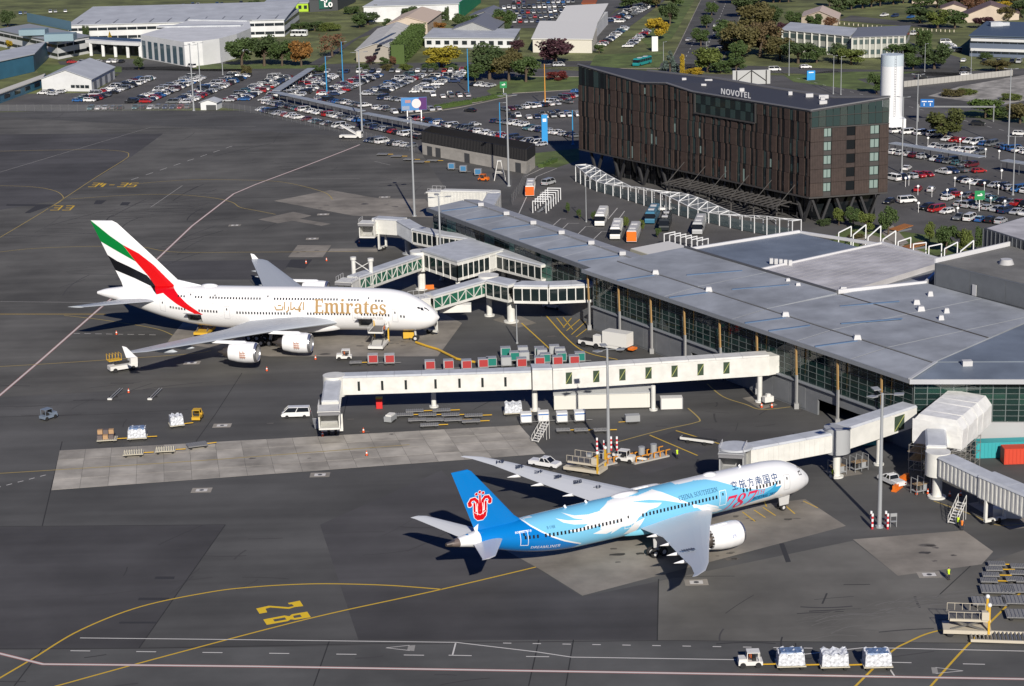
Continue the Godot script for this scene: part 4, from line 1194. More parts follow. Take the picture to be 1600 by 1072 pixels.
	f2.cyl(V(-20.0, 4.6, -434.0), V(-20.0, 8.9, -434.0), 2.3, 2.3, 22)
	part("rotunda", f2, wh, f)
	pillar(f, V(-20, 0, -434), 4.6, 0.7, wh)
	var g = thing("boarding_bridge", "green-glazed truss bridge docked behind the nose of the big white airliner", "jet bridge")
	tube(g, [V(-5.6, 5.0, -407.4), V(-16.8, 5.0, -394.6)], 3.0, 3.1, "green", wh, wr)
	bridge_cab(g, V(-18.6, 5.0, -393.0), V(-0.75, 0, 0.3), 3.6, 3.0, wh)
	drive_legs(g, V(-16.6, 0, -394.5), V(-0.6, 0, 0.7), 5.0, wh)
	var g2 = nw()
	g2.cyl(V(-4.6, 4.6, -408.4), V(-4.6, 8.9, -408.4), 2.2, 2.2, 22)
	part("rotunda", g2, wh, g)
	pillar(g, V(-4.6, 0, -408.4), 4.6, 0.6, wh)
	var eq = nw()
	eq.box(V(-11.5, 4.0, -400.2), V(6.5, 1.6, 2.0))
	part("service_box", eq, wh, g)
	var l = thing("link_corridor", "white glazed corridor on a round pillar joining the pier to a boarding bridge", "corridor")
	tube(l, [V(-3.6, 5.0, -405.5), V(1.0, 5.0, -400.6), V(8.0, 5.0, -399.3), V(17.0, 5.2, -399.0)], 4.2, 3.6, "glazed", wh, wr, 1.7)
	pillar(l, V(-0.02, 0, -402.71), 5.0, 0.85, wh)
	var n = thing("link_room", "white glass-fronted room where the boarding corridors meet the pier", "building")
	var nm = nw()
	var na = V(-19.5, 5.0, -432.5); var nb = V(-11.4, 5.0, -419.8); var nc = V(-1.5, 5.0, -431.0); var nd = V(-9.0, 5.0, -443.5)
	for q in [[0.0, 0.6], [3.4, 4.2]]:
		nm.hexa([nb + Y(q[0]), nc + Y(q[0]), nd + Y(q[0]), na + Y(q[0]), nb + Y(q[1]), nc + Y(q[1]), nd + Y(q[1]), na + Y(q[1])])
	nm.hexa([nb.lerp(nc, 0.7), nc, nc.lerp(nd, 0.05), nb.lerp(nc, 0.7) + V(0, 0, -0.5), nb.lerp(nc, 0.7) + Y(3.6), nc + Y(3.6), nc.lerp(nd, 0.05) + Y(3.6), nb.lerp(nc, 0.7) + V(0, 3.6, -0.5)])
	for k in 7: nm.bar(nb.lerp(nc, k * 0.1167), nb.lerp(nc, k * 0.1167) + Y(3.6), 0.2, 0.2, Vector3.RIGHT)
	for k in 6: nm.bar(na.lerp(nb, k * 0.2), na.lerp(nb, k * 0.2) + Y(3.6), 0.2, 0.2, Vector3.RIGHT)
	part("frame", nm, wh, n)
	for k in 6:
		var p = nw()
		quad_panel(p, nb.lerp(nc, k * 0.1167 + 0.008) + V(-0.1, 0.6, -0.15), nb.lerp(nc, k * 0.1167 + 0.108) + V(-0.1, 0.6, -0.15), 2.8, 0.05, V(-0.5, 0, 0.8))
		part("pane", p, mat("bridge_glass"), n)
	for k in 5:
		var p = nw()
		quad_panel(p, na.lerp(nb, k * 0.2 + 0.015) + V(0.15, 0.6, -0.1), na.lerp(nb, k * 0.2 + 0.185) + V(0.15, 0.6, -0.1), 2.8, 0.05, V(-0.8, 0, 0.5))
		part("pane", p, mat("bridge_glass"), n)
	var nr = nw()
	nr.hexa([nb + V(0, 4.2, 0.2), nc + V(0.2, 4.2, 0), nd + Y(4.2), na + V(-0.2, 4.2, 0), nb + V(0, 4.6, 0.2), nc + V(0.2, 4.5, 0), nd + Y(4.5), na + V(-0.2, 4.6, 0)])
	part("roof", nr, wr, n)
	for q in [na, nb, nc]: pillar(n, V(q.x, 0, q.z - 1.5), 5.0, 0.5, wh)
	tube(n, [V(-2.5, 5.0, -432.5), V(8.5, 5.2, -417.5)], 4.6, 3.6, "glazed", wh, wr, 2.2)
	# far side of the pier: curved glazed corridor to a parked bridge
	var k = thing("boarding_bridge", "parked white boarding bridge at the end of a curved glazed corridor", "jet bridge")
	tube(k, [V(5.0, 5.2, -436.5), V(-1.5, 5.0, -443.0), V(-8.5, 4.9, -449.0), V(-15.5, 4.8, -455.0), V(-21.5, 4.7, -462.0)], 3.6, 3.4, "glazed", wh, wr, 1.7)
	tube(k, [V(-21.5, 4.7, -462.0), V(-25.5, 4.6, -473.0)], 3.4, 3.4, "ribbed", wr, wr)
	tube(k, [V(-25.5, 4.5, -473.5), V(-32.5, 4.3, -477.5)], 3.4, 3.6, "plain", wh, wr)
	bridge_cab(k, V(-34.2, 4.0, -475.5), V(-0.2, 0, 1), 3.8, 3.2, wh)
	drive_legs(k, V(-31.0, 0, -476.5), V(1, 0, 0.5), 4.3, wh)
	pillar(k, V(-24.5, 0, -471.5), 4.6, 0.8, grey)
	pillar(k, V(-10.0, 0, -450.5), 4.8, 0.6, wh)
	var j = thing("boarding_bridge", "ribbed white boarding bridge beyond the far end of the pier", "jet bridge")
	tube(j, [V(-4.6, 4.8, -505.5), V(-17.0, 4.4, -511.0)], 3.0, 3.6, "ribbed", wh, wh)
	tube(j, [V(-3.6, 4.8, -503.5), V(-6.5, 6.4, -468.0)], 3.4, 3.4, "plain", wh, wr)
	bridge_cab(j, V(-18.6, 4.2, -511.6), V(-1, 0, -0.3), 3.8, 3.4, wh)
	drive_legs(j, V(-13.5, 0, -509.4), V(1, 0, 0.4), 4.4, wh)
	var jr = nw()
	jr.cyl(V(-3.8, 4.4, -505.0), V(-3.8, 8.6, -505.0), 2.0, 2.0, 18)
	part("rotunda", jr, wh, j)
	pillar(j, V(-3.8, 0, -505.0), 4.4, 0.6, wh)
	# bridge under repair: sheeted link on scaffolding, ribbed tunnel leading out of view
	var s = thing("sheeted_link", "bridge link wrapped in white plastic sheeting on top of scaffolding", "scaffold")
	var s0 = V(66.2, 5.2, -296.8); var s1 = V(73.8, 5.4, -309.3)
	var sd = (s1 - s0).normalized(); var sr = V(-sd.z, 0, sd.x)
	for i in 6:
		var a = s0.lerp(s1, i / 6.0 + 0.004); var b = s0.lerp(s1, (i + 1) / 6.0 - 0.004)
		var m = nw()
		var bulge = 0.12 * sin(i * 2.1)
		var ring = func(p): return [p - sr * 4.0, p + sr * 4.0, p + sr * (4.1 + bulge) + Y(3.2), p + sr * (3.0 + bulge) + Y(4.7 + bulge), p - sr * 3.1 + Y(4.9), p - sr * (4.1 + bulge) + Y(3.6)]
		var ra = ring.call(a); var rb2 = ring.call(b)
		for q in 6: m.quad(ra[q], rb2[q], rb2[(q + 1) % 6], ra[(q + 1) % 6])
		for q in range(1, 5): m.tri(ra[0], ra[q], ra[q + 1]); m.tri(rb2[0], rb2[q + 1], rb2[q])
		part("sheet", m, ground_mat("sheeting", KC(0.72, 0.72, 0.71), 7, 215, 252, 77, 0.0, 0.5), s)
	var fl = nw()
	for i in 2: fl.quad(s0 - sr * 4.05 - sd * (0.06 + i * 0.01) + Y(0.3 + i * 1.8), s0 + sr * (3.9 - i * 0.6) - sd * (0.12 + i * 0.01) + Y(0.1 + i * 1.8), s0 + sr * (3.8 - i * 0.6) - sd * 0.3 + Y(2.2 + i * 1.6), s0 - sr * 4.0 - sd * 0.3 + Y(2.4 + i * 1.8))
	part("loose_flap", fl, mats["sheeting"], s)
	var tubes = mat("scaffold_tube", KC(0.38, 0.37, 0.35), 0.4, 0.6)
	for i in 5:
		for u in 5:
			var b = s0 + sd * (i * 2.4 - 1.0) + sr * (-4.2 + u * 2.1)
			if u in [1, 2, 3] and i > 1: continue
			var m = nw()
			m.cyl(V(b.x, 0, b.z), V(b.x, 5.3, b.z), 0.05, 0.05, 6, false)
			part("standard", m, tubes, s)
	for y in [1.2, 2.6, 4.0, 5.1]:
		for u in [0, 1, 3, 4]:
			var m = nw()
			var b = s0 + sr * (-4.2 + u * 2.1) - sd * 1.0
			m.cyl(V(b.x, y, b.z), V(b.x, y, b.z) + sd * 9.8, 0.05, 0.05, 6, false)
			part("ledger", m, tubes, s)
		for i in 5:
			var m = nw()
			var b = s0 + sd * (i * 2.4 - 1.0) - sr * 4.3
			m.cyl(V(b.x, y, b.z), V(b.x, y, b.z) + sr * 8.6, 0.05, 0.05, 6, false)
			part("transom", m, tubes, s)
	for y in [2.65, 4.05]:
		for u in 4:
			var m = nw()
			var b = s0 - sd * 1.0 + sr * (-4.2 + u * 0.55)
			m.bar(V(b.x, y, b.z), V(b.x, y, b.z) + sd * 4.6, 0.5, 0.05)
			part("plank", m, mat("plank", KC(0.27, 0.19, 0.11), 0.8), s)
	var e2 = thing("boarding_bridge", "ribbed white boarding bridge with mobile stairs below the sheeted link", "jet bridge")
	var er = V(64.4, 4.0, -287.8)
	var em = nw()
	em.cyl(er - Y(0.3), er + Y(3.4), 1.9, 1.9, 22)
	part("rotunda", em, wh, e2)
	pillar(e2, V(64.4, 0, -287.8), 3.8, 0.75, wh)
	tube(e2, [er + V(0.9, 0.1, 1.6), V(69.2, 4.0, -277.4)], 3.0, 2.9, "ribbed", wh, wr)
	tube(e2, [V(69.3, 3.9, -277.2), V(74.5, 3.9, -266.5)], 3.3, 3.2, "ribbed", wh, wr)
	tube(e2, [er + V(0.1, 0.6, -1.6), V(65.8, 5.0, -296.4)], 3.0, 3.0, "plain", wh, wr)
	drive_legs(e2, V(70.3, 0, -275.5), V(0.4, 0, 0.9), 4.0, wh)
	var br = nw()
	br.bar(V(70.6, 1.1, -277.9), V(74.6, 1.1, -276.9), 1.6, 1.3)
	part("power_unit", br, wh, e2)

# ------------------------------------------------------------------ aircraft
# local axes of an aircraft: x forward from the nose tip, y up, z to starboard; "a" is metres aft of the nose
const S787 := [[0.0, 0.03, 4.25, 4.15], [0.5, 0.85, 5.0, 3.35], [1.5, 1.5, 5.95, 2.85], [3.0, 2.1, 6.95, 2.5], [5.0, 2.55, 7.8, 2.33], [8.0, 2.85, 8.25, 2.3], [11.0, 2.9, 8.3, 2.3], [40.0, 2.9, 8.3, 2.3], [44.0, 2.85, 8.3, 2.4], [48.0, 2.68, 8.28, 2.9], [52.0, 2.3, 8.22, 3.75], [56.0, 1.7, 8.1, 4.95], [59.0, 1.15, 7.85, 5.85], [61.5, 0.6, 7.45, 6.4], [62.5, 0.3, 7.15, 6.65]]
const S380 := [[0.0, 0.05, 5.05, 4.85], [0.7, 1.2, 6.1, 3.75], [2.0, 2.05, 7.3, 2.95], [4.0, 2.8, 8.7, 2.4], [6.5, 3.3, 9.9, 2.2], [10.0, 3.55, 10.6, 2.15], [14.0, 3.57, 10.75, 2.15], [46.0, 3.57, 10.75, 2.15], [52.0, 3.5, 10.75, 2.75], [58.0, 3.05, 10.7, 4.1], [63.0, 2.4, 10.5, 5.7], [68.0, 1.5, 10.1, 7.3], [71.0, 0.8, 9.6, 8.1], [72.3, 0.3, 9.15, 8.55]]

func section(S, a: float) -> Array:
	a = clamp(a, 0.0, S[-1][0])
	var i = 0
	while i < S.size() - 2 and a > S[i + 1][0]: i += 1
	var p = S[max(i - 1, 0)]; var q = S[i]; var r = S[i + 1]; var s = S[min(i + 2, S.size() - 1)]
	var k = (a - q[0]) / (r[0] - q[0])
	var o = []
	for j in [1, 2, 3]:
		var lin = lerp(q[j], r[j], k)
		var cub = cubic_interpolate_in_time(q[j], r[j], p[j], s[j], k, r[0] - q[0], p[0] - q[0], s[0] - q[0]) if i > 0 and i < S.size() - 2 else lin
		o.append(lerp(lin, cub, 0.8))
	return o

func skin(S, a: float, deg: float, off = 0.0) -> Vector3:     # point on the fuselage, angle from the crown to starboard
	var c = section(S, a)
	var yc = (c[1] + c[2]) * 0.5; var hh = (c[1] - c[2]) * 0.5
	var f = deg_to_rad(deg)
	return V(-a, yc + (hh + off) * cos(f), (c[0] + off) * sin(f))

func fuselage(parent, S, L: float, ymax: float, m, holes = []) -> MeshInstance3D:
	var mb = nw()
	var K = 48
	var st = []
	var a = 0.0
	while a < S[-1][0]:
		st.append(a)
		a += 0.2 if a < 3.0 else (0.5 if a < 12 or a > S[-1][0] * 0.6 else 1.0)
	st.append(S[-1][0])
	var uvp = func(p): return U(-p.x / L, 1.0 - p.y / ymax)
	for i in st.size() - 1:
		for k in K:
			var d0 = 360.0 * k / K; var d1 = 360.0 * (k + 1) / K
			var open_ = false
			for h in holes: open_ = open_ or (st[i] > h[0] - 0.1 and st[i + 1] < h[1] + 0.1 and d0 > h[2] - 1 and d1 < h[3] + 1)
			if open_: continue
			var p = [skin(S, st[i], d0), skin(S, st[i], d1), skin(S, st[i + 1], d1), skin(S, st[i + 1], d0)]
			var nn = []
			for q in [[i, d0], [i, d1], [i + 1, d1], [i + 1, d0]]:
				var aa = st[q[0]]
				var e = 0.15
				var ta = skin(S, min(aa + e, S[-1][0]), q[1]) - skin(S, max(aa - e, 0.0), q[1])
				var tb = skin(S, aa, q[1] + 2.0) - skin(S, aa, q[1] - 2.0)
				var n_ = ta.cross(tb)
				if n_.length() < 1e-6: n_ = Vector3.RIGHT
				n_ = n_.normalized()
				var c = section(S, aa)
				if n_.dot(skin(S, aa, q[1]) - V(-aa, (c[1] + c[2]) * 0.5, 0)) < 0: n_ = -n_
				nn.append(n_)
			mb.triuv(p[0], p[1], p[2], nn[0], nn[1], nn[2], uvp.call(p[0]), uvp.call(p[1]), uvp.call(p[2]))
			mb.triuv(p[0], p[2], p[3], nn[0], nn[2], nn[3], uvp.call(p[0]), uvp.call(p[2]), uvp.call(p[3]))
	return part("fuselage", mb, m, parent)

# lifting surface through stations [span, leading a, trailing a, height, thickness]; axis "z" for wings, "y" for fins
func surface(st, side: float, fin = false, L = 1.0, ymax = 1.0) -> MB:
	var mb = nw()
	var prof = [[0.0, 0.0], [0.02, 0.28], [0.08, 0.62], [0.22, 0.95], [0.4, 1.0], [0.65, 0.7], [0.85, 0.32], [1.0, 0.04]]
	var ring = func(s):
		var o = []
		for q in prof: o.append([lerp(s[1], s[2], q[0]), q[1] * s[4] * 0.5])
		for i in range(prof.size() - 1, -1, -1): o.append([lerp(s[1], s[2], prof[i][0]), -prof[i][1] * s[4] * 0.5 * (0.8 if not fin else 1.0)])
		return o
	var pos = func(s, q): return V(-q[0], s[0], q[1]) if fin else V(-q[0], s[3] + q[1], s[0] * side)
	var uvp = func(p): return U(-p.x / L, 1.0 - p.y / ymax)
	for i in st.size() - 1:
		var A = ring.call(st[i]); var B = ring.call(st[i + 1])
		for k in A.size():
			var k2 = (k + 1) % A.size()
			var p = [pos.call(st[i], A[k]), pos.call(st[i], A[k2]), pos.call(st[i + 1], B[k2]), pos.call(st[i + 1], B[k])]
			var n_ = (p[1] - p[0] + (p[2] - p[3])).cross(p[3] - p[0] + (p[2] - p[1])).normalized()
			var ca = pos.call(st[i], [lerp(st[i][1], st[i][2], 0.4), 0.0])
			var mid = (p[0] + p[1] + p[2] + p[3]) * 0.25
			var cb = pos.call(st[i + 1], [lerp(st[i + 1][1], st[i + 1][2], 0.4), 0.0])
			if n_.dot(mid - (ca + cb) * 0.5) < 0: n_ = -n_
			mb.triuv(p[0], p[1], p[2], n_, n_, n_, uvp.call(p[0]), uvp.call(p[1]), uvp.call(p[2]))
			mb.triuv(p[0], p[2], p[3], n_, n_, n_, uvp.call(p[0]), uvp.call(p[2]), uvp.call(p[3]))
	var T = ring.call(st[-1])
	var tc = pos.call(st[-1], [lerp(st[-1][1], st[-1][2], 0.4), 0.0])
	for k in T.size():
		var a = pos.call(st[-1], T[k]); var b = pos.call(st[-1], T[(k + 1) % T.size()])
		var n_ = Vector3.UP if fin else V(0, 0, side)
		mb.triuv(tc, a, b, n_, n_, n_, uvp.call(tc), uvp.call(a), uvp.call(b))
	return mb

func fill_poly(im: Image, p, L: float, ymax: float, col: Color):      # p: [a, y, a, y ...] in metres, painted on the side view
	var W = im.get_width(); var H = im.get_height()
	var q = []
	for i in range(0, p.size(), 2): q.append(U(p[i] / L * W, (1.0 - p[i + 1] / ymax) * H))
	var y0 = H; var y1 = 0
	for v in q: y0 = min(y0, int(v.y)); y1 = max(y1, int(v.y) + 1)
	for y in range(max(y0, 0), min(y1 + 1, H)):
		var xs = []
		var yy = y + 0.5
		for i in q.size():
			var a = q[i]; var b = q[(i + 1) % q.size()]
			if (a.y <= yy) != (b.y <= yy): xs.append(a.x + (yy - a.y) / (b.y - a.y) * (b.x - a.x))
		xs.sort()
		for k in range(0, xs.size() - 1, 2):
			var x0 = int(round(xs[k])); var x1 = int(round(xs[k + 1]))
			if x1 > x0: im.fill_rect(Rect2i(x0, y, x1 - x0, 1), col)

func fill_line(im, p, w: float, L, ymax, col):
	for i in range(0, p.size() - 2, 2):
		var a = U(p[i], p[i + 1]); var b = U(p[i + 2], p[i + 3])
		var r = (b - a).normalized().orthogonal() * w * 0.5
		var e = (b - a).normalized() * w * 0.3
		fill_poly(im, [a.x + r.x - e.x, a.y + r.y - e.y, b.x + r.x + e.x, b.y + r.y + e.y, b.x - r.x + e.x, b.y - r.y + e.y, a.x - r.x - e.x, a.y - r.y - e.y], L, ymax, col)

func fill_disc(im, c: Vector2, r: float, L, ymax, col):
	var p = []
	for i in 20:
		p.append(c.x + r * cos(TAU * i / 20)); p.append(c.y + r * sin(TAU * i / 20))
	fill_poly(im, p, L, ymax, col)

func paint_mat(key, im: Image) -> StandardMaterial3D:
	im.generate_mipmaps()
	var m = mat(key, Color.WHITE, 0.22)
	m.albedo_texture = ImageTexture.create_from_image(im)
	m.clearcoat_enabled = true
	m.clearcoat = 0.5
	m.clearcoat_roughness = 0.08
	return m

func side_text(parent, called, S, text, a0: float, deg0: float, size: float, width: float, fonts, m, bold = 400, lean = 0.0, rise = 0.0):
	# text runs towards the nose on the starboard side, its middle line at deg0, left end at a0
	var arr = letters(text, size, fonts, 0.0, bold)
	var lo = 1e9; var hi = -1e9; var yl = 1e9; var yh = -1e9
	for v in arr[Mesh.ARRAY_VERTEX]:
		lo = min(lo, v.x); hi = max(hi, v.x); yl = min(yl, v.y); yh = max(yh, v.y)
	var kx = width / (hi - lo)
	var c = section(S, a0 - width * 0.5)
	var R = ((c[1] - c[2]) * 0.5 + c[0]) * 0.5
	var ym = (yl + yh) * 0.5
	part(called, wrapped(text, size, fonts, func(q): return skin(S, a0 - (q.x - lo) * kx - (q.y - ym) * lean, deg0 - rad_to_deg((q.y - ym + (q.x - lo) * kx * rise) / R), 0.025), bold, 0.35), m, parent)

func side_strokes(parent, called, S, strokes, a0: float, deg0: float, w: float, h: float, pen: float, m):
	# strokes in a unit box (x to the nose, y up), drawn as bent bands
	var mb = nw()
	var c = section(S, a0)
	var R = ((c[1] - c[2]) * 0.5 + c[0]) * 0.5
	var lift = 0.025
	for s in strokes:
		for i in range(0, s.size() - 2, 2):
			lift += 0.0004
			var a = U(s[i] * w, s[i + 1] * h); var b = U(s[i + 2] * w, s[i + 3] * h)
			var r = (b - a).normalized().orthogonal() * pen * 0.5
			var e = (b - a).normalized() * pen * 0.35
			var f = func(q): return skin(S, a0 - q.x, deg0 - rad_to_deg((q.y - h * 0.5) / R), lift)
			var n_ = max(1, int(a.distance_to(b) / 0.4))
			for k in n_:
				var u = (a - e).lerp(b + e, float(k) / n_); var v = (a - e).lerp(b + e, float(k + 1) / n_)
				mb.quad(f.call(u - r), f.call(v - r), f.call(v + r), f.call(u + r))
	part(called, mb, m, parent)

func patch(S, pts, off = 0.02) -> MB:         # skin polygon from [a, deg, ...] (convex)
	var mb = nw()
	var c = Vector2.ZERO
	var n_ = pts.size() / 2
	for i in n_: c += U(pts[2 * i], pts[2 * i + 1]) / n_
	for i in n_:
		var j = (i + 1) % n_
		mb.tri(skin(S, c.x, c.y, off), skin(S, pts[2 * i], pts[2 * i + 1], off), skin(S, pts[2 * j], pts[2 * j + 1], off))
	return mb

func window_row(parent, S, a0: float, a1: float, deg: float, step: float, w: float, h: float, m, skips = []):
	for side in [1.0, -1.0]:
		var mb = nw()
		var a = a0
		while a < a1:
			var ok = true
			for s in skips:
				if a > s[0] and a < s[1]: ok = false
			if ok:
				var dh = rad_to_deg(h * 0.5 / section(S, a)[0])
				var p = [skin(S, a - w * 0.5, side * (deg + dh), 0.015), skin(S, a + w * 0.5, side * (deg + dh), 0.015), skin(S, a + w * 0.5, side * (deg - dh), 0.015), skin(S, a - w * 0.5, side * (deg - dh), 0.015)]
				if side > 0: mb.quad(p[1], p[0], p[3], p[2])
				else: mb.quad(p[0], p[1], p[2], p[3])
			a += step
		part("window_row", mb, m, parent).set_meta("kind", "stuff")

func door(parent, S, a: float, deg: float, w: float, h: float, m, sides = [1.0, -1.0]):
	for side in sides:
		var mb = nw()
		var dh = rad_to_deg(h * 0.5 / section(S, a)[0])
		var lift = 0.02
		for k in 6:
			var e0 = deg - dh + 2 * dh * k / 6.0; var e1 = deg - dh + 2 * dh * (k + 1) / 6.0
			for x in [-w * 0.5, w * 0.5]:
				mb.quad(skin(S, a + x - 0.04, side * e0, lift), skin(S, a + x + 0.04, side * e0, lift), skin(S, a + x + 0.04, side * e1, lift), skin(S, a + x - 0.04, side * e1, lift))
		for e in [deg - dh, deg + dh]:
			var t_ = rad_to_deg(0.05 / section(S, a)[0])
			mb.quad(skin(S, a - w * 0.5, side * (e - t_), lift), skin(S, a + w * 0.5, side * (e - t_), lift), skin(S, a + w * 0.5, side * (e + t_), lift), skin(S, a - w * 0.5, side * (e + t_), lift))
		var d = part("door", mb, m, parent)
		var wn = patch(S, [a + 0.12, side * (deg - dh * 0.35) , a - 0.12, side * (deg - dh * 0.35), a - 0.12, side * (deg - dh * 0.7), a + 0.12, side * (deg - dh * 0.7)])
		part("door_window", wn, mat("cabin_window"), d)

func wheel(parent, at: Vector3, r: float, w: float):
	var mb = nw()
	mb.lathe([U(-w * 0.5, r * 0.5), U(-w * 0.5, r * 0.86), U(-w * 0.32, r), U(w * 0.32, r), U(w * 0.5, r * 0.86), U(w * 0.5, r * 0.5)], at, V(0, 0, 1), 18)
	var o = part("wheel", mb, mat("tyre", KC(0.015, 0.015, 0.016), 0.8), parent)
	var h = nw()
	h.cyl(at - V(0, 0, w * 0.42), at + V(0, 0, w * 0.42), r * 0.52, r * 0.52, 14)
	part("hub", h, mat("hub_grey", KC(0.55, 0.55, 0.56), 0.4), o)

func nacelle(parent, a: float, y: float, z: float, r: float, len: float, m, chevron: bool):
	var e = node("engine", parent, V(-a, y, z))
	var b = V(-1, 0, 0)
	var mb = nw()
	mb.lathe([U(0.25, r * 0.74), U(0.03, r * 0.79), U(0.0, r * 0.84), U(0.12, r * 0.9), U(0.5, r * 0.955), U(1.2, r), U(len * 0.45, r * 1.01), U(len * 0.7, r * 0.95), U(len * 0.92, r * 0.83), U(len, r * 0.78), U(len * 0.98, r * 0.7)], Vector3.ZERO, b, 36)
	part("cowl", mb, m, e)
	var lip = nw()
	lip.lathe([U(0.26, r * 0.735), U(0.02, r * 0.785), U(-0.02, r * 0.84), U(0.1, r * 0.905), U(0.45, r * 0.956)], Vector3.ZERO, b, 36)
	part("intake_lip", lip, mat("bare_metal", KC(0.62, 0.62, 0.64), 0.25, 0.9), e)
	var duct = nw()
	duct.lathe([U(1.3, r * 0.76), U(0.25, r * 0.735)], Vector3.ZERO, b, 30)
	part("duct", duct, mat("duct_grey", KC(0.2, 0.2, 0.21), 0.4), e)
	var fan = nw()
	for i in 22:
		var t0 = TAU * i / 22.0; var t1 = t0 + 0.2
		fan.tri(V(-1.15, cos(t0) * 0.3, sin(t0) * 0.3), V(-1.05, cos(t0) * r * 0.75, sin(t0) * r * 0.75), V(-1.25, cos(t1) * r * 0.75, sin(t1) * r * 0.75))
	fan.cyl(V(-1.3, 0, 0), V(-1.32, 0, 0), r * 0.76, r * 0.76, 24)
	part("fan", fan, mat("fan_dark", KC(0.06, 0.06, 0.065), 0.35, 0.5), e)
	var sp = nw()
	sp.lathe([U(0.55, 0.0), U(0.75, r * 0.12), U(1.15, r * 0.24)], Vector3.ZERO, b, 16)
	part("spinner", sp, mat("spinner", KC(0.1, 0.1, 0.1), 0.4), e)
	var core = nw()
	core.lathe([U(len * 0.85, r * 0.62), U(len * 1.08, r * 0.52), U(len * 1.22, r * 0.4), U(len * 1.2, r * 0.3), U(len * 1.45, 0.04)], Vector3.ZERO, b, 24)
	part("exhaust", core, mat("exhaust_metal", KC(0.22, 0.19, 0.17), 0.35, 0.8), e)
	if chevron:
		var ch = nw()
		for i in 18:
			var t0 = TAU * i / 18.0; var t1 = TAU * (i + 1) / 18.0; var tm = (t0 + t1) * 0.5
			ch.tri(V(-len * 0.985, cos(t0) * r * 0.785, sin(t0) * r * 0.785), V(-len * 0.985, cos(t1) * r * 0.785, sin(t1) * r * 0.785), V(-len * 1.07, cos(tm) * r * 0.74, sin(tm) * r * 0.74))
		part("chevron", ch, mat("chevron_grey", KC(0.42, 0.42, 0.43), 0.4), e)
	return e

func pylon(parent, a0: float, a1: float, y0: float, y1: float, z: float, m):
	var mb = nw()
	mb.hexa([V(-a0 - 1.2, y0, z + 0.3), V(-a0 - 1.2, y0, z - 0.3), V(-a1, y0 + 0.2, z - 0.3), V(-a1, y0 + 0.2, z + 0.3), V(-a0 - 2.6, y1, z + 0.22), V(-a0 - 2.6, y1, z - 0.22), V(-a1 - 0.5, y1, z - 0.22), V(-a1 - 0.5, y1, z + 0.22)])
	part("pylon", mb, m, parent)

func fairing(parent, a: float, y: float, z: float, len: float, r: float, m):
	var mb = nw()
	mb.lathe([U(0, 0.02), U(len * 0.15, r * 0.7), U(len * 0.4, r), U(len * 0.7, r * 0.7), U(len, 0.03)], V(-a, y, z), V(-1, 0.06, 0).normalized(), 10)
	part("flap_fairing", mb, m, parent)

func build_aircraft():
	mat("cabin_window", KC(0.015, 0.017, 0.022), 0.1)
	build_big_jet()
	build_blue_jet()

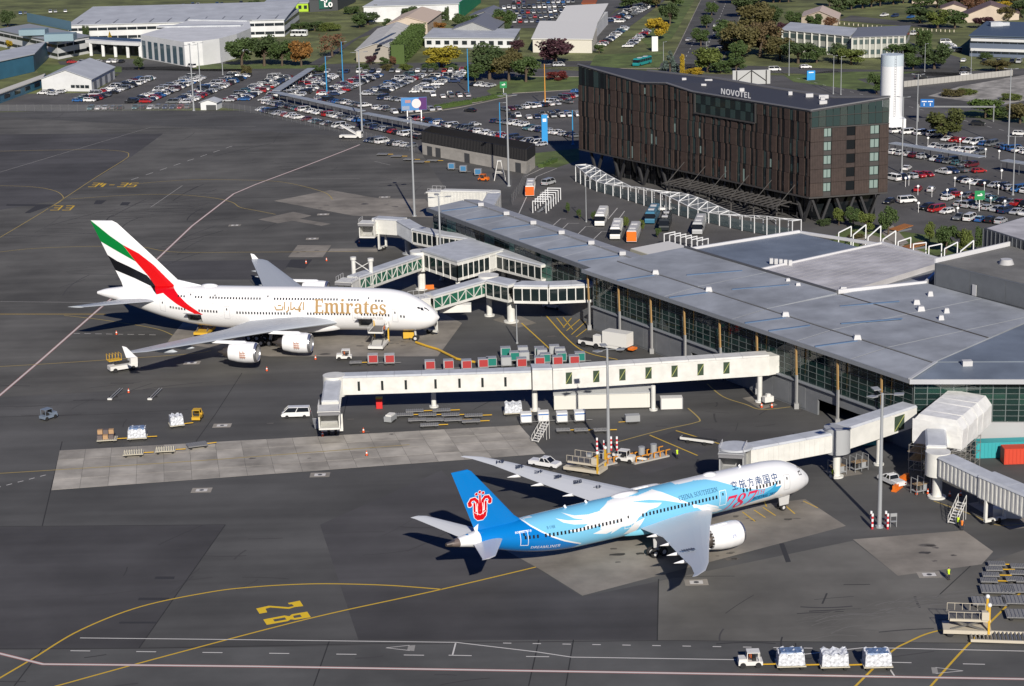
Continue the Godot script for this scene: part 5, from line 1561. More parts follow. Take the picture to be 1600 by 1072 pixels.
func build_big_jet():
	var L = 73.0; var YM = 25.0
	var im := Image.create(2048, 704, false, Image.FORMAT_RGB8)
	im.fill(KC(0.90, 0.90, 0.905))
	var red = KC(0.80, 0.035, 0.06); var grn = KC(0.0, 0.46, 0.2); var blk = KC(0.055, 0.06, 0.075)
	fill_poly(im, [72.78, 24.27, 70.91, 22.84, 68.62, 21.01, 65.81, 19.08, 64.49, 17.27, 63.29, 15.66, 67.31, 17.81, 70.92, 19.8], L, YM, grn)
	fill_poly(im, [69.65, 17, 67.48, 15.67, 65.12, 14.69, 61.08, 12.81, 59.32, 10.79, 58.56, 9.27, 59.87, 10.34, 63.75, 12.08, 68.06, 13.72], L, YM, blk)
	fill_poly(im, [65.81, 19.12, 62.47, 17.37, 59.52, 15.04, 56.94, 12.36, 55.45, 10.86, 55.38, 10.01, 58.56, 9.27, 60.74, 12.64, 63.29, 15.66], L, YM, red)
	fill_poly(im, [57.83, 10.01, 55.48, 10.7, 54.61, 9.99, 51.94, 7.77, 48.59, 5.46, 49.72, 5.28, 54.05, 7.54], L, YM, red)
	var wm = paint_mat("livery_white_flag", im)
	var t = thing("passenger_jet", "white four-engined double-deck airliner with gold lettering and flag-striped tail", "airplane", V(-14.49, 0, -388.57), -0.1832)
	fuselage(t, S380, L, YM, wm, [[13.0, 16.0, 105.0, 135.0], [49.0, 52.0, 105.0, 135.0]])
	var white = mat("jet_white", KC(0.80, 0.80, 0.81), 0.25)
	var grey = mat("wing_grey", KC(0.40, 0.43, 0.47), 0.38)
	# fin and rudder, tailplane, wings
	var fin = part("fin", surface([[9.3, 52.6, 66.4, 0, 1.3], [11.2, 54.0, 66.9, 0, 1.25], [17.0, 59.9, 69.5, 0, 0.95], [23.6, 66.9, 72.4, 0, 0.55], [24.1, 67.9, 72.6, 0, 0.4]], 1.0, true, L, YM), wm, t)
	var fil = nw()
	fil.hexa([V(-49.5, 10.4, 0.1), V(-49.5, 10.4, -0.1), V(-55, 10.0, -0.6), V(-55, 10.0, 0.6), V(-49.6, 10.8, 0.05), V(-49.6, 10.8, -0.05), V(-55.2, 12.0, -0.2), V(-55.2, 12.0, 0.2)])
	part("fin_fillet", fil, white, t)
	for s in [1.0, -1.0]:
		part("tailplane", surface([[0.8, 57.0, 67.5, 7.7, 1.1], [2.4, 58.6, 67.6, 7.9, 0.95], [15.2, 69.2, 72.6, 9.6, 0.35]], s), grey, t)
		var wst = [[2.0, 19.5, 38.8, 4.1, 2.6], [4.2, 21.5, 38.9, 4.3, 2.3], [13.5, 29.3, 40.2, 5.2, 1.35], [25.7, 38.0, 45.4, 6.2, 0.8], [38.6, 47.4, 51.2, 7.25, 0.35], [39.7, 49.0, 51.5, 7.35, 0.12]]
		var wg = part("wing", surface(wst, s), grey, t)
		var fence = nw()
		fence.hexa([V(-49.2, 6.5, s * 39.72), V(-51.2, 6.3, s * 39.72), V(-51.2, 6.3, s * 39.8), V(-49.2, 6.5, s * 39.8), V(-51.0, 8.4, s * 39.85), V(-51.8, 8.6, s * 39.85), V(-51.8, 8.6, s * 39.93), V(-51.0, 8.4, s * 39.93)])
		part("wingtip_fence", fence, white, wg)
		for q in [[8.0, 38.6], [12.0, 39.2], [18.5, 41.3], [23, 43.3], [29, 46.0], [33, 48.0]]:
			fairing(wg, q[1] - 4.4, 3.35 + q[0] * 0.075, s * q[0], 6.0, 0.55, grey)
		var eng = [[22.6, 3.05, 14.7], [30.1, 3.95, 25.7]]
		for q in eng:
			var e = nacelle(t, q[0], q[1], s * q[2], 2.02, 5.6, white, false)
			pylon(t, q[0], q[0] + 9.0, q[1] + 1.6, 4.2 + q[2] * 0.078, s * q[2], white)
			var lg = nw()       # small red and gold crest on the cowl
			for k in 5: lg.bar(V(-2.1 - k * 0.22, -0.75 + 0.1 * (k % 2), s * 2.06), V(-2.2 - k * 0.22, 0.55 + 0.2 * sin(k * 2.0), s * 2.0), 0.07, 0.12, V(0, 0, 1))
			for k in 3: lg.bar(V(-1.9, -0.5 + k * 0.45, s * 2.06), V(-3.1, -0.4 + k * 0.4, s * 2.06), 0.07, 0.08, V(0, 0, 1))
			part("crest", lg, mat("crest", KC(0.36, 0.13, 0.06), 0.5), e)
	# belly fairing
	var bf = nw()
	bf.ball(V(-31.5, 3.3, 0), V(13.5, 1.9, 4.15), 14)
	part("belly_fairing", bf, white, t)
	var gold = mat("gold_paint", KC(0.38, 0.235, 0.09), 0.45)
	side_text(t, "airline_name", S380, "Emirates", 25.0, 72.5, 3.6, 14.9, ["Droid Serif"], gold, 700)
	side_text(t, "web_address", S380, "www.emirates.com", 16.8, 102.5, 0.75, 6.0, ["Droid Serif"], mat("grey_print", KC(0.32, 0.3, 0.28), 0.5))
	side_text(t, "registration", S380, "A6-EON", 55.5, 93.0, 0.6, 2.4, ["Droid Sans"], mat("grey_print"))
	# the name again in Arabic script, as pen strokes
	side_strokes(t, "airline_name", S380, [[1.0, 0.95, 1.0, 0.25], [0.93, 0.95, 0.82, 0.22, 0.9, 0.25, 0.84, 0.5], [0.84, 0.08, 0.88, 0.08], [0.82, 0.25, 0.72, 0.25, 0.68, 0.45, 0.62, 0.25, 0.56, 0.25], [0.56, 0.95, 0.56, 0.25], [0.48, 0.5, 0.47, 0.15, 0.40, 0.0], [0.34, 0.95, 0.34, 0.25], [0.28, 0.5, 0.26, 0.22, 0.05, 0.2, 0.0, 0.5], [0.12, 0.62, 0.15, 0.62], [0.18, 0.62, 0.21, 0.62]], 33.2, 76.0, 6.0, 1.9, 0.24, gold)
	var win = mat("cabin_window")
	window_row(t, S380, 6.5, 56.0, 93.5, 0.62, 0.3, 0.42, win, [[7.3, 9.3], [15.4, 17.5], [26.4, 29.8], [41.8, 45.2], [49.5, 51.8]])
	window_row(t, S380, 11.0, 54.0, 54.5, 0.62, 0.3, 0.4, win, [[12.6, 15.6], [18.0, 20.3], [33.5, 36.0], [47.0, 48.6], [50.5, 52.4]])
	var dm = mat("door_line", KC(0.5, 0.5, 0.51), 0.5)
	for q in [[8.3, 94.0], [16.5, 95.0], [28.0, 95.0], [43.4, 95.0], [57.2, 93.0]]: door(t, S380, q[0], q[1], 1.1, 2.2, dm)
	for q in [[13.8, 56.0], [34.8, 56.0], [51.2, 56.0], [46.0, 56.0]]: door(t, S380, q[0], q[1], 1.1, 2.0, dm)
	for s in [1.0, -1.0]:
		for k in 3:
			var a0 = 2.05 + k * 0.62
			part("cockpit_window", patch(S380, [a0, s * (56.0 - k * 2.0), a0 + 0.55, s * (58.0 - k * 1.0), a0 + 0.75, s * (43.0 + k * 3.5), a0 + 0.3, s * (38.0 + k * 4.0)] if k > 0 else [1.75, s * 40.0, 2.5, s * 57.0, 2.75, s * 38.0, 2.2, s * 12.0]), win, t)
	# open cargo doors low on the starboard side
	for q in [[14.5, 120.0], [50.5, 120.0]]:
		var hold = nw()      # lined hold behind the opening
		var c = []
		for e in [[1.5, 105.0], [-1.5, 105.0], [-1.5, 135.0], [1.5, 135.0]]: c.append(skin(S380, q[0] + e[0], e[1]))
		for k in 4:
			var e0 = c[k]; var e1 = c[(k + 1) % 4]
			hold.quad(e0, e1, V(e1.x, e1.y, 0.3), V(e0.x, e0.y, 0.3))
		hold.quad(V(c[0].x, c[0].y, 0.3), V(c[1].x, c[1].y, 0.3), V(c[2].x, c[2].y, 0.3), V(c[3].x, c[3].y, 0.3))
		part("hold_lining", hold, mat("lining", KC(0.35, 0.35, 0.34), 0.8), t)
		var cd = nw()
		var p0 = skin(S380, q[0] - 1.5, q[1] - 15.5); var p1 = skin(S380, q[0] + 1.5, q[1] - 15.5)
		cd.hexa([p0, p1, p1 + Y(-0.1), p0 + Y(-0.1), p0 + V(0, 0.5, 2.2), p1 + V(0, 0.5, 2.2), p1 + V(0, 0.4, 2.2), p0 + V(0, 0.4, 2.2)])
		part("cargo_door", cd, mat("door_grey", KC(0.3, 0.3, 0.31), 0.5), t)
	var ant = nw()
	ant.ball(V(-48.0, 10.8, 0), V(1.8, 0.35, 0.8), 8)
	part("antenna_dome", ant, white, t)
	# landing gear
	var ng = node("nose_gear", t)
	var st = nw()
	st.cyl(V(-5.0, 0.6, 0), V(-5.2, 2.9, 0), 0.2, 0.26, 10)
	part("strut", st, mat("strut", KC(0.5, 0.5, 0.5), 0.4), ng)
	for s in [-0.5, 0.5]: wheel(ng, V(-5.0, 0.62, s), 0.62, 0.42)
	for q in [[33.8, 6.2], [37.5, 2.6]]:
		for s in [1.0, -1.0]:
			var mg = node("main_gear", t)
			var sm = nw()
			sm.cyl(V(-q[0], 0.8, s * q[1]), V(-q[0] + 0.4, 3.2, s * q[1] * 0.9), 0.3, 0.36, 10)
			sm.bar(V(-q[0] - 1.7, 0.7, s * q[1]), V(-q[0] + 1.7, 0.7, s * q[1]), 0.3, 0.3)
			part("strut", sm, mat("strut"), mg)
			for k in [-1.7, 0.0, 1.7]:
				for z in [-0.65, 0.65]: wheel(mg, V(-q[0] + k, 0.7, s * q[1] + z), 0.7, 0.5)

func build_blue_jet():
	var L = 63.0; var YM = 17.5
	var im := Image.create(2048, 576, false, Image.FORMAT_RGB8)
	var white = KC(0.90, 0.905, 0.91); var sky_ = KC(0.46, 0.74, 0.875); var mid = KC(0.22, 0.62, 0.80); var deep = KC(0.03, 0.46, 0.76)
	im.fill(white)
	# light blue body from wing root aft, and the wave ahead of the wing
	fill_poly(im, [25.5, 9.0, 63, 9.0, 63, 1.0, 15.0, 1.0, 15.5, 3.6, 17.0, 4.2, 19.0, 4.0, 21.0, 4.7, 23.5, 5.0], L, YM, sky_)
	fill_poly(im, [29.16, 8.28, 26.81, 8.28, 24.09, 8.24, 21.78, 8.25, 20, 8.15, 18.47, 7.78, 16.44, 6.99, 15.09, 6.39, 12.59, 5.62, 10.46, 5.29, 8.96, 5.47, 7.71, 6.2, 8.45, 5.19, 7.25, 5.15, 7.99, 4.25, 9.28, 3.7, 12.15, 3.54, 14.65, 3.28, 16.07, 3.07, 17.63, 3.42, 19.33, 4.43, 20.97, 5.07, 22.26, 5.12, 23.53, 5.6, 25.31, 6.74, 26.92, 7.51, 28.32, 8.07], L, YM, sky_)
	fill_poly(im, [7.71, 6.2, 8.45, 5.19, 7.25, 5.15, 7.99, 4.25, 9.28, 3.7, 11.13, 3.62, 13.65, 3.36, 12.98, 4.27, 10.64, 4.49, 9.09, 5.09], L, YM, mid)
	# white feathers over the blue
	for q in [[38.97, 7.62, 37.03, 8.19, 35.28, 8.3, 32.06, 8.11, 29.1, 8.29, 28.03, 7.92, 26.62, 7.18, 24.5, 6, 23.03, 5.28, 20.37, 4.47, 17.92, 3.47, 18.77, 3.17, 20.54, 3.48, 22.16, 4.4, 24.02, 5.74, 25.97, 6.28, 28.25, 6.97, 30.71, 7.47, 33.53, 7.68, 30.91, 7.16, 28.83, 6.8, 29.71, 6.38, 31.24, 6.28, 33.09, 5.58, 33.71, 4.93, 34.79, 4.62, 36.03, 4.72, 37.82, 3.94, 37.03, 5.38, 36.88, 5.77, 38.98, 5.15, 39.7, 5.08],
			[46.29, 7.8, 44.62, 7.29, 42.51, 6.97, 40.43, 7.01, 38.23, 7.59, 35.02, 8.3, 36.99, 6.16, 37.99, 5.78, 39.38, 5.79, 41.71, 5.55, 43.53, 5.53, 45.04, 6.02, 42.57, 5.96, 41.59, 6.3, 43.78, 6.63, 45.37, 7.15], [44.91, 8.17, 43.26, 7.64, 41.12, 7.42, 39.22, 7.5, 36.75, 8.08, 35.15, 8.3, 36.35, 7.61, 39.15, 6.75, 41.44, 6.81, 43.47, 7.33], [40.88, 4.7, 39.42, 5.07, 37.74, 5.93, 37.03, 5.98, 37.03, 4.53, 38.6, 4.17], [35.31, 3.26, 33.83, 4.91, 32.11, 5.31, 32.91, 3.98, 33.38, 2.98]]:
		fill_poly(im, q, L, YM, white)
	fill_poly(im, [33.53, 7.68, 30.78, 7.38, 28.3, 6.85, 25.99, 6.16, 28.6, 6.76, 30.93, 7.12], L, YM, sky_)
	# deep blue tail with its white edge, white tail cone
	var edge = [51.04, 8.49, 51.03, 8.22, 50.4, 7.6, 49.09, 6.67, 47.52, 5.68, 45.48, 4.63, 42.58, 3.44]
	var tail = edge.duplicate()
	tail.append_array([47.0, 1.0, 64.0, 1.0, 64.0, 18.0, 48.0, 18.0, 50.4, 8.6])
	fill_poly(im, tail, L, YM, deep)
	fill_poly(im, [57.8, 9.0, 58.3, 5.0, 64, 5.0, 64, 7.6, 59.5, 7.75], L, YM, white)
	fill_poly(im, [61.0, 8.0, 61.0, 5.0, 64, 5.0, 64, 8.0], L, YM, KC(0.42, 0.38, 0.36))
	fill_line(im, edge, 0.22, L, YM, white)
	fill_poly(im, [51.02, 8.66, 50.47, 8.32, 49.24, 8.25, 49.89, 8.24, 50.61, 8.23, 50.65, 8.14], L, YM, white)
	# emblem on the fin: red kapok flower edged in white
	var c0 = [57.51, 11.54]
	var c = U(c0[0], c0[1])
	for pass_ in 2:
		var col = white if pass_ == 0 else KC(0.78, 0.04, 0.09)
		var g = 0.1 if pass_ == 0 else 0.0
		for s in [-1.0, 1.0]:
			var pts = []
			for q in [[0.22, -0.9], [0.32, 0.1], [0.42, 0.75], [0.8, 1.15], [1.3, 1.1], [1.62, 0.62], [1.55, 0.3]]: pts.append_array([c.x + s * q[0], c.y + q[1]])
			fill_line(im, pts, 0.42 + g * 2, L, YM, col)
			fill_disc(im, U(c.x + s * 1.5, c.y + 0.38), 0.3 + g, L, YM, col)
			fill_disc(im, U(c.x + s * 0.52, c.y + 1.78), 0.2 + g * 0.7, L, YM, col)
			fill_line(im, [c.x + s * 0.82, c.y - 1.0, c.x + s * 0.86, c.y + 0.5], 0.3 + g * 2, L, YM, col)
		fill_disc(im, U(c.x, c.y + 2.0), 0.2 + g * 0.7, L, YM, col)
		fill_line(im, [c.x, c.y - 0.6, c.x, c.y + 1.5], 0.26 + g * 2, L, YM, col)
		fill_poly(im, [c.x - 1.0 - g, c.y - 0.75 + g, c.x + 1.0 + g, c.y - 0.75 + g, c.x + 0.85 + g, c.y - 1.6, c.x + 0.4, c.y - 2.05 - g, c.x - 0.4, c.y - 2.05 - g, c.x - 0.85 - g, c.y - 1.6], L, YM, col)
	for s in [-0.42, 0.42]: fill_line(im, [c.x + s, c.y - 1.25, c.x + s * 0.9, c.y + 0.4], 0.1, L, YM, white)
	fill_line(im, [c.x - 0.85, c.y - 0.85, c.x, c.y - 1.3, c.x + 0.85, c.y - 0.85], 0.09, L, YM, white)
	var lm = paint_mat("livery_blue_wave", im)
	var t = thing("passenger_jet", "twin-engined airliner painted sky blue with white waves and a red flower tail", "airplane", V(44.39, 0, -286.6), 0.5356)
	fuselage(t, S787, L, YM, lm)
	var wt = mat("jet_white"); var grey = mat("wing_pale", KC(0.55, 0.57, 0.60), 0.35)
	part("fin", surface([[7.6, 50.2, 58.2, 0, 0.9], [9.0, 52.0, 58.7, 0, 0.8], [13.0, 55.4, 60.2, 0, 0.55], [16.7, 58.6, 61.6, 0, 0.3], [17.05, 59.2, 61.75, 0, 0.2]], 1.0, true, L, YM), lm, t)
	var cone = nw()
	cone.lathe([U(0, 0.52), U(0.8, 0.36), U(1.3, 0.26), U(1.3, 0.18)], V(-61.6, 6.92, 0), V(-1, 0.02, 0).normalized(), 16)
	part("tail_exhaust", cone, mat("exhaust_metal"), t)
	for s in [1.0, -1.0]:
		part("tailplane", surface([[0.6, 54.0, 59.2, 6.5, 0.7], [1.6, 54.9, 59.4, 6.65, 0.6], [9.4, 60.6, 62.6, 7.85, 0.22], [9.95, 61.6, 63.0, 7.95, 0.08]], s), grey, t)
		var wst = [[1.5, 19.0, 32.4, 3.5, 1.7], [3.0, 20.2, 32.6, 3.7, 1.5], [9.3, 25.2, 33.4, 4.55, 0.95], [18.0, 31.9, 37.2, 5.8, 0.55], [25.6, 37.6, 40.4, 7.0, 0.28], [28.7, 40.4, 42.2, 7.5, 0.16], [30.06, 42.7, 43.5, 7.75, 0.05]]
		var wg = part("wing", surface(wst, s), grey, t)
		for q in [[7.0, 33.2], [12.5, 34.8], [17.5, 37.2], [21.5, 38.9]]:
			fairing(wg, q[1] - 2.8, 2.95 + q[0] * 0.137, s * q[0], 4.2, 0.32, wt)
		var e = nacelle(t, 20.4, 2.75, s * 9.75, 1.9, 5.4, wt, true)
		pylon(t, 20.4, 28.0, 4.1, 4.75, s * 9.75, wt)
		var mk = nw()
		mk.lathe([U(0, 0.22), U(0, 0.3)], V(-2.3, 0.35, s * 1.9), V(0, 0, s), 16)
		part("maker_mark", mk, mat("mark_blue", KC(0.05, 0.13, 0.45), 0.5), e)
	var bf = nw()
	bf.ball(V(-27.5, 3.1, 0), V(9.0, 1.25, 3.1), 12)
	part("belly_fairing", bf, mat("belly_blue", KC(0.18, 0.5, 0.66), 0.3), t)
	var win = mat("cabin_window")
	window_row(t, S787, 7.6, 52.0, 81.0, 0.62, 0.3, 0.5, win, [[12.0, 12.9], [14.9, 19.3], [32.5, 36.0], [48.6, 49.6]])
	var dm = mat("door_line_white", KC(0.75, 0.77, 0.78), 0.5)
	for q in [[6.1, 86.0], [18.2, 88.0], [34.9, 88.0], [51.8, 84.0]]: door(t, S787, q[0], q[1], 1.15, 2.2, dm if q[0] > 10 else mat("door_line"))
	for s in [1.0, -1.0]:
		part("cockpit_window", patch(S787, [2.1, s * 28.0, 2.55, s * 62.0, 3.3, s * 66.0, 3.4, s * 52.0, 2.9, s * 24.0]), win, t)
		part("cockpit_window", patch(S787, [1.95, s * 2.0, 2.05, s * 26.0, 2.8, s * 22.0, 2.75, s * 2.0]), win, t)
	var bl = mat("title_blue", KC(0.0, 0.05, 0.17), 0.5)
	var p = [25.87, 64.06, 18.97, 59.83]
	side_text(t, "airline_name", S787, "CHINA SOUTHERN", p[0], (p[1] + p[3]) * 0.5 - 2.0, 0.95, p[0] - p[2], ["Droid Serif"], bl, 400)
	p = [17.34, 115.19, 12.09, 106.7]
	side_text(t, "number_lettering", S787, "787", p[0] + 0.3, (p[1] + p[3]) * 0.5, 3.4, p[0] - p[2] + 0.2, ["Droid Serif"], mat("title_red", KC(0.62, 0.02, 0.08), 0.4), 700, 0.35)
	side_text(t, "number_lettering", S787, "TH", p[2] - 0.1, p[3] - 10.0, 0.9, 1.5, ["Droid Serif"], mat("title_red"), 400, 0.25)
	p = [12.47, 112.41, 8.29, 113.91]
	side_text(t, "type_name", S787, "BOEING 787", p[0], (p[1] + p[3]) * 0.5, 0.75, p[0] - p[2], ["Droid Sans"], bl, 700, 0.2)
	p = [50.67, 126.55, 46.06, 115.92]
	side_text(t, "type_name", S787, "DREAMLINER", p[0], (p[1] + p[3]) * 0.5, 0.7, p[0] - p[2], ["Droid Sans"], wt)
	p = [53.02, 59.4, 50.58, 59.77]
	side_text(t, "type_name", S787, "BOEING 787-9", p[0], (p[1] + p[3]) * 0.5, 0.45, p[0] - p[2], ["Droid Sans"], wt, 700, 0.2)
	p = [48.12, 58.86, 46.87, 57.46]
	side_text(t, "registration", S787, "B-1168", p[0], p[1], 0.6, p[0] - p[2], ["Droid Sans"], bl)
	# the airline's six characters, read from the nose aft, as brush strokes
	var ch = [
		[[0.5, 1, 0.5, 0], [0.1, 0.8, 0.9, 0.8], [0.1, 0.8, 0.1, 0.4], [0.9, 0.8, 0.9, 0.4], [0.1, 0.4, 0.9, 0.4]],
		[[0.05, 0.95, 0.95, 0.95], [0.05, 0.95, 0.05, 0.02], [0.95, 0.95, 0.95, 0.02], [0.05, 0.05, 0.95, 0.05], [0.25, 0.75, 0.75, 0.75], [0.25, 0.5, 0.75, 0.5], [0.2, 0.22, 0.8, 0.22], [0.5, 0.75, 0.5, 0.22], [0.62, 0.42, 0.7, 0.3]],
		[[0.1, 0.85, 0.9, 0.85], [0.5, 1, 0.5, 0.65], [0.08, 0.65, 0.92, 0.65], [0.08, 0.65, 0.08, 0], [0.92, 0.65, 0.92, 0], [0.35, 0.6, 0.4, 0.48], [0.65, 0.6, 0.6, 0.48], [0.25, 0.42, 0.75, 0.42], [0.25, 0.25, 0.75, 0.25], [0.5, 0.42, 0.5, 0.02]],
		[[0.5, 1, 0.55, 0.86], [0.05, 0.78, 0.95, 0.78], [0.42, 0.78, 0.35, 0.35, 0.08, 0.0], [0.4, 0.5, 0.85, 0.5, 0.8, 0.05, 0.62, 0.05]],
		[[0.22, 1, 0.18, 0.85], [0.1, 0.82, 0.1, 0.3, 0.02, 0.0], [0.1, 0.82, 0.42, 0.82], [0.42, 0.82, 0.42, 0.02], [0.02, 0.45, 0.5, 0.45], [0.72, 1, 0.76, 0.88], [0.52, 0.78, 1, 0.78], [0.64, 0.55, 0.62, 0.2, 0.52, 0.0], [0.64, 0.55, 0.86, 0.55, 0.86, 0.08, 1.0, 0.08, 1.0, 0.2]],
		[[0.5, 1, 0.5, 0.9], [0.08, 0.85, 0.92, 0.85], [0.08, 0.85, 0.05, 0.68], [0.92, 0.85, 0.95, 0.68], [0.38, 0.75, 0.2, 0.55], [0.62, 0.75, 0.8, 0.55], [0.2, 0.42, 0.8, 0.42], [0.5, 0.42, 0.5, 0.06], [0.06, 0.05, 0.94, 0.05]]]
	p = [15.88, 60.7, 8.47, 63.83]
	var stepa = (p[0] - p[2]) / 5.0
	for i in 6: side_strokes(t, "airline_characters", S787, ch[5 - i], p[0] - stepa * i + 0.55, lerp(p[1], p[3], i / 5.0), 1.1, 1.25, 0.13, bl)
	# the same name on the far wing, registration on the near one
	var wc = nw()
	for i in 6:
		var o = V(-39.4 + i * 1.75, 7.38 - i * 0.40, -26.2 + i * 2.7)
		for s in ch[5 - i]:
			for k in range(0, s.size() - 2, 2):
				wc.bar(o + V(s[k + 1] * 1.3 - s[k] * 0.7, 0.0, s[k] * 1.2 + s[k + 1] * 0.2), o + V(s[k + 3] * 1.3 - s[k + 2] * 0.7, 0, s[k + 2] * 1.2 + s[k + 3] * 0.2), 0.15, 0.05)
	part("wing_lettering", wc, mat("print_dark", KC(0.05, 0.06, 0.09), 0.5), t)
	var wr = nw()
	for k in 5: wr.bar(V(-35.4 - k * 0.4, 6.33 + 0.02 * k, 18.6), V(-35.4 - k * 0.4, 6.48 + 0.02 * k, 19.6 + 0.3 * (k % 2)), 0.14, 0.05)
	wr.bar(V(-35.2, 6.42, 19.1), V(-37.2, 6.48, 19.1), 0.14, 0.05)
	part("wing_registration", wr, mat("print_dark"), t)
	for q in [[18.5, 8.3, 1.2], [33.5, 8.3, 2.4]]:
		var an = nw()
		an.ball(V(-q[0], q[1], 0), V(q[2], 0.32, 0.75), 8)
		part("antenna_dome", an, wt, t)
	for q in [12.8, 40.0, 43.5]:
		var an = nw()
		an.bar(V(-q, 8.2, 0), V(-q - 0.3, 8.75, 0), 0.3, 0.06, V(0, 0, 1))
		part("antenna", an, wt, t)
	var ng = node("nose_gear", t)
	var st = nw()
	st.cyl(V(-5.0, 0.5, 0), V(-5.1, 2.6, 0), 0.15, 0.2, 10)
	st.hexa([V(-4.2, 1.0, 0.7), V(-4.2, 1.0, 0.6), V(-5.9, 1.0, 0.6), V(-5.9, 1.0, 0.7), V(-4.0, 2.6, 0.7), V(-4.0, 2.6, 0.6), V(-6.1, 2.6, 0.6), V(-6.1, 2.6, 0.7)])
	part("strut", st, mat("strut"), ng)
	for s in [-0.42, 0.42]: wheel(ng, V(-5.0, 0.52, s), 0.52, 0.36)
	for s in [1.0, -1.0]:
		var mg = node("main_gear", t)
		var sm = nw()
		sm.cyl(V(-31.4, 0.7, s * 4.9), V(-31.0, 3.6, s * 4.5), 0.24, 0.3, 10)
		sm.bar(V(-32.2, 0.68, s * 4.9), V(-30.6, 0.68, s * 4.9), 0.26, 0.26)
		sm.hexa([V(-30.2, 1.6, s * 5.6), V(-30.2, 1.6, s * 5.5), V(-32.4, 1.6, s * 5.5), V(-32.4, 1.6, s * 5.6), V(-30.0, 3.6, s * 5.7), V(-30.0, 3.6, s * 5.6), V(-32.6, 3.6, s * 5.6), V(-32.6, 3.6, s * 5.7)])
		part("strut", sm, mat("strut"), mg)
		for k in [-0.75, 0.75]:
			for z in [-0.55, 0.55]: wheel(mg, V(-31.4 + k, 0.66, s * 4.9 + z), 0.66, 0.48)

# ------------------------------------------------------------------ road vehicles
const CARS := {
	"hatchback": [[-2.0, 0.35, -2.02, 0.75, -1.9, 0.98, 1.0, 0.95, 1.95, 0.78, 2.05, 0.5, 2.0, 0.32], 1.74, [-1.85, 1.15, 0.95, 1.48, -1.55, 0.35], 1.28],
	"sedan": [[-2.3, 0.38, -2.33, 0.8, -2.2, 0.98, -1.4, 1.0, 1.05, 0.95, 2.2, 0.78, 2.33, 0.5, 2.28, 0.32], 1.8, [-1.75, 1.2, 0.97, 1.44, -1.0, 0.3], 1.4],
	"suv": [[-2.25, 0.4, -2.28, 0.95, -2.15, 1.15, 1.05, 1.12, 2.15, 0.98, 2.3, 0.6, 2.25, 0.36], 1.86, [-2.1, 1.2, 1.12, 1.7, -1.85, 0.35], 1.4],
	"van": [[-2.5, 0.4, -2.52, 1.1, -2.45, 1.2, 1.75, 1.15, 2.4, 0.95, 2.55, 0.6, 2.5, 0.36], 1.9, [-2.4, 2.2, 1.15, 2.0, -2.3, 1.35], 1.55],
	"pickup truck": [[-2.6, 0.5, -2.62, 1.08, -0.6, 1.08, -0.6, 1.12, 1.1, 1.1, 2.4, 1.0, 2.62, 0.65, 2.55, 0.42], 1.86, [-0.7, 1.35, 1.1, 1.76, -0.5, 0.55], 1.6]}
var car_mesh := {}
var paints := {}
const PAINT := {"white": [Color(0.74, 0.74, 0.74), 30], "silver": [Color(0.42, 0.43, 0.45), 17], "grey": [Color(0.13, 0.14, 0.15), 15], "black": [Color(0.016, 0.017, 0.02), 15], "dark blue": [Color(0.022, 0.04, 0.10), 9], "blue": [Color(0.03, 0.12, 0.33), 4], "red": [Color(0.36, 0.02, 0.022), 6], "maroon": [Color(0.11, 0.015, 0.022), 2], "teal": [Color(0.06, 0.14, 0.16), 2], "yellow": [Color(0.6, 0.4, 0.03), 0]}

func paint(c: String) -> StandardMaterial3D:
	if not paints.has(c):
		var m = mat("paint_" + c.replace(" ", "_") + "_car", PAINT[c][0], 0.3)
		m.clearcoat_enabled = true
		m.clearcoat_roughness = 0.06
		paints[c] = m
	return paints[c]

